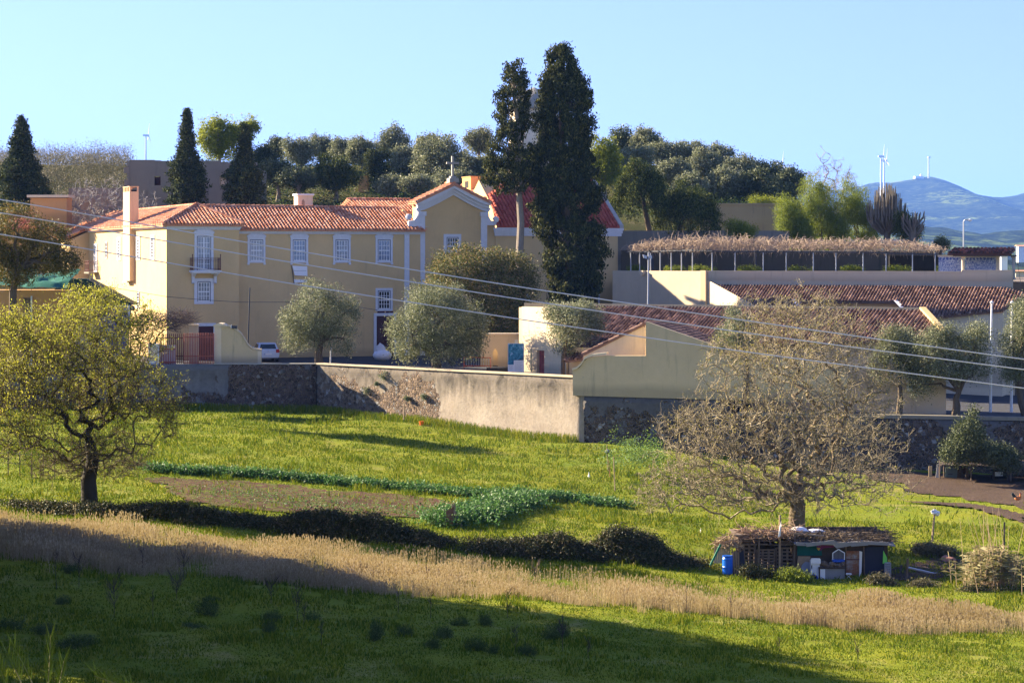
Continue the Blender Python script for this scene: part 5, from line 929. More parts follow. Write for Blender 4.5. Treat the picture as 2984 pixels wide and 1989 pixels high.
for a, b_ in (((2424, 1627), (2424, 1608)), ((2458, 1627), (2458, 1608)), ((2424, 1608), (2441, 1597)), ((2441, 1597), (2459, 1608))): p, q = sp(*a, Yc), sp(*b_, Yc); ct.tube([(p[0], Yc - .28, p[1]), (q[0], Yc - .28, q[1])], .022, 5)
part('frame', ct, WHT, t); bt_ = MB()
for i in range(1, 9): px = 2424 + i * 3.8; h = 1608 - (11 - abs(px - 2441) * .63); p = sp(px, 1627, Yc); q = sp(px, h, Yc); bt_.tube([(p[0], Yc - .28, p[1]), (q[0], Yc - .28, q[1])], .006, 3)
part('bar', bt_, GRYM, t); part('back', MB().xz(o2([(2425, 1627), (2457, 1627), (2457, 1609), (2441, 1599), (2425, 1609)], Yc), Yc - .03, Yc - .01), plain('dull_back', (.10, .10, .12), .8), t)
Yu = YS_ - .9; t = thing('blue_tub', 'round dark blue tub lying open-end towards us below the fridge', 'tub', W, (X(2369, Yu), Yu, yb(2369, Yu))); c = (X(2369, Yu), Z(1684, Yu))
part('rim', MB().tube([(c[0] + .2 * math.cos(a), Yu, c[1] + .17 * math.sin(a)) for a in [i * math.pi / 8 for i in range(17)]], .03, 6, False), plain('blue_plastic', (.01, .06, .35), .4, .1), t); part('body', MB().tube([(c[0], Yu, c[1]), (c[0], Yu + .45, c[1] - .02)], [.18, .14], 14), DRK, t)
Yq = YS_ - .8; t = thing('folding_stool', 'small white folding stool before the rusty door', 'stool', W, (X(2474, Yq), Yq, yb(2474, Yq))); zq = Z(1673, Yq); part('seat', MB().box(X(2466, Yq), X(2482, Yq), Yq, Yq + .25, zq, zq + .04), WHT, t)
for s in (-1, 1): part('leg', MB().tube([(X(2474, Yq) - s * .11, Yq + .1, zq), (X(2474, Yq) + s * .12, Yq + .1, yb(2474, Yq))], .012, 4), WHT, t)
Yk = YS_ - .3; t = thing('plastic_crate', 'grey lattice crate standing on end at the shed right corner', 'crate', W, (X(2588, Yk), Yk, yb(2588, Yk))); m = MB(); xa, xb, za, zb2 = X(2580, Yk), X(2596, Yk), Z(1690, Yk), Z(1640, Yk)
for i in range(4): x = xa + (xb - xa) * i / 3; m.box(x - .015, x + .015, Yk, Yk + .25, za, zb2)
for i in range(8): z = za + (zb2 - za) * i / 7; m.box(xa, xb, Yk + .003, Yk + .247, z - .02, z + .02)
part('lattice', m, plain('grey_plastic', (.35, .36, .40), .6), t)
# lean-to of pallets left of the shed
lt = thing('pallet_leanto', 'dark open lean-to made of old pallets and posts left of the shed', 'lean-to', W, (X(2220, YS_), YS_ + 1, gs)); Yl = YS_ + .3
part('back_wall', MB().box(X(2155, Yl), X(2316, Yl), Yl + 1.6, Yl + 1.7, gs, Z(1600, Yl)), DRK, lt)
for a, b_, y0, y1 in ((2262, 2311, 1596, 1682), (2205, 2258, 1601, 1668), (2152, 2200, 1585, 1675)):
    m = MB(); 
    for i in range(9): z = Z(y1 + (y0 - y1) * i / 8, Yl); m.box(X(a, Yl), X(b_, Yl), Yl - .03 + (i % 2) * .004, Yl, z - .035, z + .035)
    for i in range(4): x = X(a + (b_ - a) * i / 3, Yl); m.box(x - .045, x + .045, Yl + .006, Yl + .09, Z(y1, Yl), Z(y0, Yl))
    part('pallet', m, BRN, lt)
for px, y0, y1, r in ((2270, 1498, 1690, .05), (2313, 1552, 1690, .06), (2209, 1548, 1672, .05), (2160, 1560, 1680, .05)): part('post', MB().tube([(X(px, Yl), Yl - .15, Z(y1, Yl)), (X(px + (2 if px > 2200 else -8), Yl), Yl - .15, Z(y0, Yl))], r, 6), BRN2 if px == 2270 else BRN, lt)
part('beam', MB().tube([(X(2240, Yl), Yl - .2, Z(1546, Yl)), (X(2330, Yl), Yl - .2, Z(1553, Yl)), (X(2400, Yl), Yl - .1, Z(1560, Yl))], .045, 6), BRN2, lt)
rf = MB()
for i in range(26): x = X(rs.uniform(2160, 2312), Yl); rf.box(x - .35, x + .4, Yl - .1 + i * .003, Yl + rs.uniform(.6, 2.2), (z := Z(rs.uniform(1558, 1592), Yl)), z + .03)
part('roof', rf, BRN, lt)
# brush piled on the roofs
def sticks(name, lab, cat, cx, cy_, cz, rx, ry, rz, n, L, mat, r=.015, seed=1, kind='stuff'):
    g = np.random.default_rng(seed); m = MB()
    for i in range(n):
        p = np.array([cx + g.uniform(-rx, rx), cy_ + g.uniform(-ry, ry), cz + abs(g.normal()) * rz]); d = g.normal(size=3) * np.array([1, .7, .28]); d /= np.linalg.norm(d); l = L * g.uniform(.4, 1.3)
        m.tube([p - d * l / 2, p + g.normal(size=3) * l * .07, p + d * l / 2 + g.normal(size=3) * l * .08], [r, r * .8, r * .4], 3, False)
    return solo(name, m, mat, W, (cx, cy_, cz), lab, cat, None, kind)
sticks('brushwood', 'tangle of dead branches and reeds covering the shed roof', 'brushwood', X(2450, 102), 102.4, Z(1560, 102) - .1, 2.3, 1.5, .07, 750, 1.1, BARK, .016, 3)
sticks('brushwood', 'heap of dead brush and cane on the pallet lean-to', 'brushwood', X(2235, 102), 101.8, Z(1568, 101), 1.3, .9, .2, 420, .9, plain('dead_cane', (.27, .18, .12), .95, .5, 5), .016, 4)
t = solo('plastic_bundle', MB().blob((X(2325, 102.5), 102.5, Z(1548, 102)), (.38, .3, .18), 10, 6, .3, 5).blob((X(2375, 102.5), 102.5, Z(1546, 102.5)), (.45, .25, .1), 10, 6, .3, 8), WHT, W, (X(2325, 102.5), 102.5, Z(1555, 102)), 'crumpled white plastic bundle lying on the shed roof', 'plastic sheet')
solo('plastic_rag', MB().add([(X(2266, 100.5), 100.4, Z(1564, 100.5)), (X(2274, 100.5), 100.45, Z(1560, 100.5)), (X(2276, 100.5), 100.4, Z(1515, 100.5)), (X(2272, 100.5), 100.42, Z(1530, 100.5))], [(0, 1, 2, 3), (3, 2, 1, 0)][:1]).add([(X(2268, 100.5), 100.46, Z(1562, 100.5)), (X(2272, 100.5), 100.5, Z(1540, 100.5)), (X(2278, 100.5), 100.46, Z(1525, 100.5))], [(0, 1, 2)]), WHT, W, (X(2270, 100.5), 100.4, Z(1560, 100.5)), 'torn white plastic rag hanging on the tall post by the shed', 'rag')
Yd = 100.6; t = thing('blue_drum', 'bright blue plastic drum beside the cane pile', 'drum', W, (X(2118, Yd), Yd, yb(2118, Yd))); b = yb(2118, Yd); part('body', MB().lathe((X(2120, Yd), Yd, b), [(.2, 0), (.23, .05), (.23, .3), (.245, .33), (.23, .36), (.23, .65), (.245, .68), (.2, .8)], 16), plain('bright_blue', (.01, .12, .60), .35, .1), t); part('lid', MB().lathe((X(2120, Yd), Yd, b), [(.24, .79), (.24, .83)], 16), plain('blue_lid', (.01, .08, .4), .4, .1), t)
solo('green_pole', MB().tube([(X(2070, 100.2), 100.2, Z(1646, 100.2)), (X(2100, 100.4), 100.4, Z(1585, 100.4))], .05, 6), plain('green_paint', (.01, .16, .08), .5, .2), W, (X(2070, 100.2), 100.2, Z(1646, 100.2)), 'leaning dark green pole left of the blue drum', 'pole')
Yw = 101.2; t = thing('plank_stack', 'leaning sunlit planks and cut cane at the left end of the lean-to', 'plank pile', W, (X(2095, Yw), Yw, yb(2095, Yw)))
for i in range(9): a = 2080 + i * 5.2; part('plank', MB().xz(o2([(a, 1640), (a + 4.4, 1640), (a + 6, 1575 + (i % 3) * 4), (a + 1.5, 1572 + (i % 3) * 4)], Yw), Yw - .03, Yw + .0), BRN2, t)
sticks('cane_pile', 'pale bundle of dead cane leaning over the planks', 'cane pile', X(2120, 101), 101.0, Z(1590, 101), .45, .4, .2, 160, .8, BRN2, .018, 8)
Yw = 100.7; t = thing('stake_screen', 'screen of grey stakes right of the blue drum', 'fence', W, (X(2150, Yw), Yw, yb(2150, Yw)))
for i in range(9): a = 2134 + i * 3.4; part('stake', MB().tube([(X(a + 3, Yw), Yw, Z(1684, Yw)), (X(a, Yw), Yw + .05, Z(1600 + (i * 7) % 9, Yw))], .03, 5), BRN2 if i % 2 else BRN, t)
part('board', MB().xz(o2([(2155, 1610), (2166, 1600), (2172, 1660), (2158, 1668)], Yw), Yw - .02, Yw + .02), NAVY, t)
# posts, pipe and trough around the shed
def post(px, y0, y1, Y, lab, r=.05, mat=BRN2, lean=0, name='wooden_post'):
    return solo(name, MB().tube([(X(px, Y), Y, Z(y0, Y)), (X(px + lean, Y), Y, Z(y1, Y))], [r, r * .85], 7), mat, W, (X(px, Y), Y, Z(y0, Y)), lab, 'post')
post(2716, 1577, 1496, 108, 'upright wooden post with a plastic bag on top, right of the shed', .055, BRN2, 7)
bg_ = solo('plastic_bag', MB().blob((X(2722, 107.9), 107.9, Z(1490, 108)), (.16, .12, .13), 10, 7, .3, 3).blob((X(2732, 108), 108.1, Z(1496, 108)), (.14, .12, .14), 9, 6, .3, 6), WHT, W, (X(2722, 108), 107.9, Z(1494, 108)), 'white plastic bag tied on the wooden post', 'bag')
post(2926, 1600, 1520, 103, 'dark post sticking up out of the reed clump', .045, BRN, 1); post(2641, 1702, 1626, 100.4, 'dark post right of the shed crate', .06, BRN, 4)
solo('grey_rail', MB().tube([(X(2643, 100.4), 100.4, Z(1652, 100.4)), (X(2720, 101.5), 101.5, Z(1670, 101.5)), (X(2800, 103), 103, Z(1672, 103))], .05, 6), GRYM, W, (X(2643, 100.4), 100.4, Z(1652, 100.4)), 'pale grey pipe rail running right from the dark post', 'rail')
Yx = 105; t = thing('clay_pipe', 'broken terracotta pipe lying by the reed clump', 'pipe', W, (X(2768, Yx), Yx, Z(1655, Yx))); c = (X(2768, Yx), Yx, Z(1640, Yx))
part('body', MB().tube([(c[0] - .1, c[1] + .5, c[2] + .02), (c[0], c[1], c[2]), (c[0] + .12, c[1] - .12, c[2] - .02)], [.3, .31, .3], 14), plain('terracotta', (.42, .20, .13), .85, .25), t); part('hollow', MB().tube([(c[0] + .11, c[1] - .13, c[2] - .02), (c[0] + .13, c[1] - .14, c[2] - .02)], .24, 12), DRK, t)
sl_ = thing('wire_rack', 'low wire rack in the grass behind the right-hand post', 'rack', W, (X(2690, 100.6), 100.6, Z(1695, 100.6))); m = MB()
for i in range(12): x = X(2660 + i * 7, 100.6); m.tube([(x, 100.6, Z(1694, 100.6)), (x, 100.6, Z(1668, 100.6))], .01, 3)
m.tube([(X(2660, 100.6), 100.6, Z(1670, 100.6)), (X(2738, 100.6), 100.6, Z(1670, 100.6))], .02, 4).tube([(X(2660, 100.6), 100.6, Z(1690, 100.6)), (X(2738, 100.6), 100.6, Z(1690, 100.6))], .02, 4); part('wires', m, BRN, sl_)
# field bits
def egret(px, y, Y, h, lab, flip=1):
    x, z = X(px, Y), yb(px, Y); b = MB(); b.lathe((x, Y, z), [(.01, h * .30), (h * .13, h * .38), (h * .17, h * .5), (h * .11, h * .66), (h * .05, h * .76), (h * .04, h * .88), (h * .06, h * .94), (.01, h)], 10, .8, 1.1)
    t = thing('white_egret', lab, 'bird', W, (x, Y, z), 'white egrets on the field'); part('body', b, WHT, t, True); part('beak', MB().tube([(x + flip * h * .04, Y, z + h * .94), (x + flip * h * .2, Y, z + h * .9)], [.012, .003], 5), plain('beak', (.5, .3, .05), .5), t)
    for s in (-1, 1): part('leg', MB().tube([(x + s * .03, Y, z), (x + s * .03, Y, z + h * .33)], .008, 4), DKM, t)
X0, Y0 = gp(1716, 1400); egret(1716, 0, Y0, .46, 'white egret standing upright in the open grass left of the bare tree'); X0, Y0 = gp(2042, 1556); egret(2042, 0, Y0, .30, 'smaller white egret in the grass left of the shed', -1)
Xr, Yr_ = gp(2966, 1466); zr = gzf(Xr, Yr_); t = thing('rooster', 'orange and brown rooster on the dirt yard at the right edge', 'bird', W, (Xr, Yr_, zr)); 
bd = MB(); bd.blob((Xr, Yr_, zr + .28), (.19, .11, .13), 12, 8); bd.lathe((Xr + .14, Yr_, zr + .3), [(.07, 0), (.05, .1), (.04, .16), (.045, .2), (.01, .25)], 8); part('body', bd, plain('rooster_feathers', (.55, .20, .06), .7, .4, 12), t, True)
part('tail', MB().xz([(Xr - .14, zr + .3), (Xr - .3, zr + .36), (Xr - .36, zr + .52), (Xr - .28, zr + .62), (Xr - .2, zr + .5), (Xr - .1, zr + .4)], Yr_ - .02, Yr_ + .02), plain('dark_feathers', (.03, .05, .05), .5), t); part('comb', MB().xz([(Xr + .1, zr + .52), (Xr + .13, zr + .6), (Xr + .16, zr + .56), (Xr + .2, zr + .58), (Xr + .2, zr + .5)], Yr_ - .01, Yr_ + .01), RDW, t)
for s in (-1, 1): part('leg', MB().tube([(Xr + .02, Yr_ + s * .04, zr), (Xr, Yr_ + s * .04, zr + .2)], .01, 4), BRN2, t)
X0, Y0 = gp(1322, 1536); z0 = gzf(X0, Y0); t = thing('cane_teepee', 'small brown teepee of canes and cloth at the end of the crop row', 'scarecrow', W, (X0, Y0, z0))
m = MB()
for i in range(12): a = i * .52; m.tube([(X0 + .45 * math.cos(a), Y0 + .3 * math.sin(a), z0), (X0 - .1 * math.cos(a), Y0, z0 + .95 + .1 * (i % 3))], .025, 4)
part('canes', m, BRN2, t); part('cloth', MB().add([(X0 - .45, Y0 - .32, z0 + .1), (X0 - .05, Y0 - .4, z0 + .2), (X0 + .02, Y0 - .08, z0 + 1.0), (X0 - .35, Y0 - .1, z0 + .8)], [(0, 1, 2, 3)]), plain('brown_cloth', (.22, .11, .05), .9, .3), t)
X0, Y0 = gp(1227, 1222); Yq = 159; t = solo('orange_bucket', MB().lathe((X(1228, 159), 159, gzf(X(1228, 159), 159)), [(.12, 0), (.17, .26), (.18, .27), (.15, .26)], 12), plain('bright_orange', (.75, .14, .02), .5, .1), W, (X(1228, 159), 159, gzf(X(1228, 159), 159)), 'small bright orange bucket at the foot of the sunlit wall', 'bucket')
post(1176, 1222, 1172, 160, 'grey stake leaning on the rubble part of the sunlit wall', .05, BRN2, 3, 'wooden_stake')
for px, y0, y1, lb in ((1772, 1372, 1296, 'thin stake topped with a pale rag, left of the bare tree'), (1792, 1432, 1330, 'tall weathered stake left of the bare tree'), (1778, 1390, 1340, 'reddish stake between the two others left of the bare tree')):
    a, b = gp(px, y0); post(px, y0, y1, b, lb, .035, BRN2 if px != 1778 else plain('reddish_stake', (.25, .11, .07), .9), -4, 'wooden_stake')
a, b = gp(1772, 1372); solo('rag', MB().blob((X(1770, b), b - .05, Z(1314, b)), (.16, .1, .12), 8, 6, .35, 4), SHT, W, (X(1770, b), b - .05, Z(1314, b)), 'pale rag caught on the thin stake', 'rag')
# right-hand yard things under the retaining wall
Yy = 139.5
def yp(px): return gzf(X(px, Yy), Yy)
t = thing('grey_door_panel', 'dull grey-green door panel with faint lettering leaning in the yard', 'panel', W, (X(2770, Yy), Yy, yp(2770))); part('panel', MB().xz(o2([(2752, 1402), (2788, 1402), (2790, 1362), (2756, 1360)], Yy), Yy - .03, Yy + .02), plain('grey_green', (.10, .14, .14), .6, .2), t); part('lettering', MB().box(X(2762, Yy), X(2776, Yy), Yy - .045, Yy - .031, Z(1382, Yy), Z(1379, Yy)), DKM, t); part('frame', MB().box(X(2749, Yy), X(2752, Yy), Yy - .04, Yy + .03, yp(2750), Z(1358, Yy)), BRN, t)
t = thing('corrugated_sheet', 'narrow pale corrugated sheets leaning left of the grey-green panel', 'metal sheet', W, (X(2734, Yy), Yy, yp(2734)))
for i in range(4): part('sheet', MB().xz(o2([(2725 + i * 3.2, 1402), (2727.6 + i * 3.2, 1404), (2734 + i * 3.2, 1352), (2731 + i * 3.2, 1350)], Yy - .3), Yy - .33, Yy - .3), GRYM, t)
t = thing('wooden_hutch', 'tall brown plank hutch with a white sheet pinned on top', 'hutch', W, (X(2915, Yy), Yy, yp(2915))); b = yp(2915); m = MB()
for i in range(9): z = b + .05 + i * (Z(1375, Yy) - b - .05) / 9; m.box(X(2898, Yy), X(2934, Yy), Yy - .02, Yy + .5, z, z + .13)
part('planks', m, BRN, t); part('corner_post', MB().box(X(2896, Yy), X(2898, Yy) - .002, Yy - .04, Yy + .5, b - .1, Z(1372, Yy)).box(X(2934, Yy) + .002, X(2937, Yy), Yy - .04, Yy + .5, b - .1, Z(1372, Yy)), BRN, t); part('notice', MB().box(X(2899, Yy), X(2922, Yy), Yy - .05, Yy - .022, Z(1386, Yy), Z(1374, Yy)), WHT, t); part('lid', MB().box(X(2893, Yy), X(2940, Yy), Yy - .1, Yy + .6, Z(1372, Yy) + .002, Z(1369, Yy)), DRK, t)
t = thing('mesh_hatch', 'square grey mesh hatch leaning left of the plank hutch', 'hatch', W, (X(2880, Yy), Yy - .4, yp(2880))); m = MB(); Yv = Yy - .4
for i in range(9): x = X(2867 + i * 3.2, Yv); m.box(x - .015, x + .015, Yv, Yv + .02, Z(1432, Yv), Z(1407, Yv))
for i in range(8): z = Z(1432 - i * 3.6, Yv); m.box(X(2867, Yv), X(2893, Yv), Yv + .021, Yv + .035, z - .015, z + .015)
part('mesh', m, SHT, t); part('backing', MB().box(X(2867, Yv), X(2893, Yv), Yv + .04, Yv + .06, Z(1432, Yv), Z(1407, Yv)), CNC, t)
t = thing('wire_cage', 'low wire cage with a white top rail at the right edge of the yard', 'cage', W, (X(2965, Yv), Yv, yp(2965))); m = MB()
for i in range(16): x = X(2946 + i * 3.5, Yv - .3); m.tube([(x, Yv - .3, Z(1446, Yv)), (x, Yv - .3, Z(1424, Yv))], .012, 3)
part('wires', m, GRYM, t); part('top_rail', MB().box(X(2938, Yv), X(3010, Yv), Yv - .32, Yv + .4, Z(1424, Yv), Z(1419, Yv)), WHT, t)
t = thing('yard_shelter', 'low dark lean-to roof on poles against the wall of the dirt yard', 'shelter', W, (X(2870, 140), 140, yp(2870)))
part('roof', MB().add([(X(2735, 138.5), 138.3, Z(1352, 138.5)), (X(3040, 138.5), 138.3, Z(1364, 138.5)), (X(3040, 142), 142.2, Z(1338, 142)), (X(2735, 142), 142.2, Z(1330, 142))], [(0, 1, 2, 3)]).add([(X(2735, 138.5), 138.3, Z(1352, 138.5) - .06), (X(3040, 138.5), 138.3, Z(1364, 138.5) - .06), (X(3040, 142), 142.2, Z(1338, 142) - .06), (X(2735, 142), 142.2, Z(1330, 142) - .06)], [(3, 2, 1, 0)]), DWD, t)
for px in (2738, 2830, 2945, 3030): part('pole', MB().tube([(X(px, 138.6), 138.6, yp(px) - .1), (X(px, 138.6), 138.6, Z(1358, 138.6))], .05, 5), BRN, t)
for px, w_, y1, mt, lb in ((2712, 10, 1358, YEL3, 'narrow yellow-brown board against the dark yard wall'), (2805, 34, 1362, DWD, 'dark wooden box against the yard wall right of the grey-green panel')):
    solo('leaning_board' if w_ < 20 else 'wooden_box', MB().box(X(px - w_ / 2, Yy), X(px + w_ / 2, Yy), Yy + .1, Yy + (.14 if w_ < 20 else .7), yp(px), Z(y1, Yy)), mt, W, (X(px, Yy), Yy, yp(px)), lb, 'board' if w_ < 20 else 'box')
# low fence at far left
t = thing('wire_fence', 'thin wire fence on posts behind the left tree at the edge', 'fence', W, (X(60, 120), 120, gzf(X(60, 120), 120)))
for i in range(6): px = -10 + i * 34; Y = 120 - i * .3; x = X(px, Y); part('post', MB().tube([(x, Y, gzf(x, Y)), (x, Y, gzf(x, Y) + 1.3)], .03, 5), BRN, t)
part('wire', MB().tube([(X(-10, 120), 120, gzf(X(-10, 120), 120) + 1.2), (X(160, 118.5), 118.5, gzf(X(160, 118.5), 118.5) + 1.2)], .012, 3).tube([(X(-10, 120), 120, gzf(X(-10, 120), 120) + .7), (X(160, 118.5), 118.5, gzf(X(160, 118.5), 118.5) + .7)], .012, 3), DKM, t)
# ---------------- trees ----------------
L_OLV = leafmat('olive_leaf', [(0, (.08, .095, .04)), (.4, (.18, .20, .10)), (.8, (.28, .30, .17)), (1, (.46, .46, .32))], .25, .35)
L_OLD_ = leafmat('dark_olive_leaf', [(0, (.035, .05, .02)), (.5, (.09, .115, .045)), (1, (.22, .24, .11))], .15, .35)
L_CYP = leafmat('cypress_leaf', [(0, (.018, .026, .008)), (.5, (.045, .058, .016)), (.85, (.11, .115, .03)), (1, (.20, .18, .05))], .12, .6, .1, .8)
L_CON = leafmat('conifer_leaf', [(0, (.018, .028, .010)), (.6, (.05, .07, .022)), (1, (.14, .16, .05))], .12, .6, .1, .8)
L_CED = leafmat('cedar_leaf', [(0, (.022, .038, .010)), (.6, (.075, .10, .022)), (1, (.24, .25, .06))], .15, .5, .1, .8)
L_YG = leafmat('yellow_green_leaf', [(0, (.07, .11, .008)), (.5, (.16, .21, .015)), (1, (.34, .36, .04))], .4, .6)
L_LIME = leafmat('lime_leaf', [(0, (.07, .11, .012)), (.5, (.13, .19, .02)), (1, (.26, .33, .05))], .4, .4)
L_BRN = leafmat('browning_leaf', [(0, (.05, .055, .012)), (.4, (.10, .10, .02)), (.75, (.22, .16, .04)), (1, (.34, .22, .08))], .3, .5)
L_MIX = leafmat('creeper_leaf', [(0, (.045, .06, .014)), (.45, (.13, .15, .03)), (.8, (.25, .20, .07)), (1, (.42, .27, .12))], .25, .5)
L_BUD = leafmat('spring_bud', [(0, (.17, .19, .015)), (.5, (.36, .37, .03)), (1, (.62, .56, .09))], .4, .4)
L_BUD2 = leafmat('pale_bud', [(0, (.20, .17, .05)), (.5, (.34, .29, .08)), (.8, (.44, .41, .08)), (1, (.55, .48, .20))], .3, .4)
L_BRAM = leafmat('bramble_leaf', [(0, (.022, .032, .010)), (.5, (.055, .07, .018)), (.85, (.12, .10, .04)), (1, (.24, .17, .08))], .12, 1, .2)
L_REED = leafmat('reed_leaf', [(0, (.12, .12, .04)), (.5, (.26, .23, .10)), (1, (.44, .38, .20))], .3, 1)
L_CROP = leafmat('broad_bean_leaf', [(0, (.03, .08, .015)), (.5, (.07, .17, .035)), (1, (.16, .30, .08))], .3, 1, .35)
L_SCRUB = leafmat('scrub_leaf', [(0, (.06, .06, .03)), (.5, (.13, .12, .06)), (1, (.24, .20, .11))], .2, .5)

def tree(name, lab, cat, base, lobes, ncl, per, spread, leaf, mat, asp=.45, shell=.5, gap=.0, seed=1, trunk=None, r0=.3, bark=BARK, group=None, vert=0., extra=0):
    """lobes in world coordinates; trunk: list of points"""
    g = np.random.default_rng(seed); t = thing(name, lab, cat, W, base, group); b = np.array(base)
    pts, cl = crown_pts(g, lobes, ncl, per, spread, shell, gap)
    foliage('crown', pts - b, leaf, asp, g, mat, t, vert)
    L = np.array(lobes, float); m = MB(); top = trunk[-1] if trunk else (base[0], base[1], base[2] + (L[:, 2].min() - base[2]) * .75)
    tp = trunk or [base, (base[0] + .1, base[1], (base[2] + top[2]) / 2), top]
    m.tube([(p[0], p[1], p[2]) for p in tp], [r0 * (1.15 - .55 * i / max(1, len(tp) - 1)) for i in range(len(tp))], 8)
    limbs(m, top, [tuple(l[:3]) for l in lobes[:9]], r0 * .5, g); sel = cl[g.choice(len(cl), min(len(cl), 40 + extra), replace=False)]
    for p in sel: q = L[np.argmin(((L[:, :3] - p) ** 2).sum(1)), :3]; m.tube([tuple(q), tuple((q + p) / 2 + g.normal(size=3) * .1), tuple(p)], [r0 * .16, r0 * .1, r0 * .05], 4, False)
    part('trunk', m, bark, t); return t
def lobes_px(l, Y, dep=.8):                     # (px, y, rx px, ry px) -> world ellipsoids
    o = []
    for i, (px, y, rx, ry) in enumerate(l): k = Y / F_PX; o.append((X(px, Y), Y + ((i * 37) % 7 - 3) * rx * k * .22, Z(y, Y), rx * k, rx * k * dep, ry * k))
    return o
# courtyard olives
def court_tree(px, yb_, l, Y, lab, name='olive_tree', mat=L_OLV, ncl=900, per=24, leaf=.13, seed=1, zb0=-8.1, tr=None, **kw):
    base = (X(px, Y), Y, zb0); return tree(name, lab, 'tree', base, lobes_px(l, Y), ncl, per, kw.pop('spread', .22), leaf, mat, seed=seed, trunk=[base] + [(X(a, Y), Y, Z(b, Y)) for a, b in (tr or [])] if tr else None, **kw)
court_tree(930, 1062, [(930, 905, 70, 78), (880, 940, 62, 65), (985, 930, 62, 68), (860, 985, 48, 50), (1000, 985, 45, 50), (925, 965, 60, 55), (905, 855, 40, 45), (965, 865, 45, 45), (1020, 900, 30, 40), (840, 930, 30, 40)], 171.5, 'silvery olive tree in front of the yellow wall beside the silver car', seed=3, tr=[(928, 1030), (935, 1000)], r0=.32, gap=.22, ncl=1500)
court_tree(1275, 1080, [(1270, 915, 90, 85), (1200, 960, 66, 75), (1345, 945, 70, 80), (1180, 1010, 48, 48), (1290, 1000, 80, 60), (1370, 1000, 45, 50), (1230, 870, 55, 45), (1310, 865, 50, 40), (1395, 950, 30, 50), (1150, 960, 28, 40)], 163, 'large silvery olive in front of the dark church door', seed=4, tr=[(1270, 1055), (1262, 1030)], r0=.38, gap=.18, ncl=2100)
court_tree(1640, 1085, [(1668, 945, 70, 55), (1625, 915, 48, 38), (1715, 925, 48, 42), (1640, 985, 40, 45), (1690, 905, 45, 30), (1735, 960, 28, 30), (1655, 1010, 22, 30)], 157.6, 'small olive in front of the sunlit end wall with the red door', seed=5, zb0=-9.4, tr=[(1641, 1040), (1650, 990)], r0=.16, gap=.2, ncl=900)
court_tree(1530, 1056, [(1330, 800, 80, 60), (1420, 770, 75, 48), (1500, 790, 65, 58), (1270, 850, 48, 50), (1440, 850, 90, 60), (1530, 840, 40, 60), (1350, 740, 45, 25), (1470, 920, 75, 60), (1400, 940, 70, 60), (1500, 960, 50, 40), (1290, 770, 40, 35)], 178, 'wide green and russet creeper-grown tree between the church front and cypresses', 'broadleaf_tree', L_MIX, 2400, 22, .17, 6, tr=[(1532, 1000), (1520, 930)], r0=.4, gap=.2, spread=.26)
court_tree(2785, 1215, [(2720, 1010, 62, 50), (2790, 985, 60, 40), (2840, 1010, 52, 55), (2700, 1060, 50, 55), (2760, 1065, 60, 45), (2850, 1070, 42, 42), (2690, 1120, 40, 42), (2735, 970, 40, 30), (2845, 965, 35, 25), (2660, 1020, 30, 35)], 146, 'olive with a forked dark trunk on the lower terrace left of the flagpoles', seed=7, zb0=-10.15, tr=[(2788, 1180), (2786, 1160), (2796, 1140)], r0=.26, gap=.22, ncl=1500, leaf=.12)
court_tree(2990, 1215, [(2985, 940, 55, 55), (2950, 990, 45, 50), (3020, 970, 50, 60), (2975, 1050, 55, 60), (2945, 1080, 35, 40), (3040, 1040, 50, 60), (2990, 890, 40, 30)], 146, 'olive cut off by the right edge beyond the flagpoles', seed=8, zb0=-10.15, tr=[(2975, 1170), (2968, 1130)], r0=.25, gap=.2, ncl=1300, leaf=.12)
court_tree(2620, 1215, [(2600, 1000, 48, 50), (2640, 1050, 40, 50), (2580, 1060, 40, 50), (2650, 990, 30, 30)], 147.3, 'olive half hidden behind the right side of the bare tree', seed=9, zb0=-10.1, r0=.2, gap=.2, ncl=800)
court_tree(2175, 1180, [(2150, 960, 42, 45), (2130, 925, 26, 26), (2165, 1000, 45, 40), (2120, 990, 30, 40)], 147.6, 'pale olive behind the upper left of the bare tree', seed=10, zb0=-9.2, r0=.18, gap=.2, ncl=800)
base = (X(2815, 139), 139, gzf(X(2815, 137), 137)); tree('wall_shrub', 'grey-green shrub with a pointed top growing against the dark yard wall', 'shrub', base, lobes_px([(2815, 1265, 45, 45), (2835, 1215, 14, 32), (2800, 1300, 50, 32), (2850, 1318, 66, 34), (2900, 1325, 50, 30), (2780, 1325, 40, 24), (2940, 1345, 40, 26)], 137), 1500, 20, .2, .13, L_OLD_, seed=12, r0=.12, gap=.15)
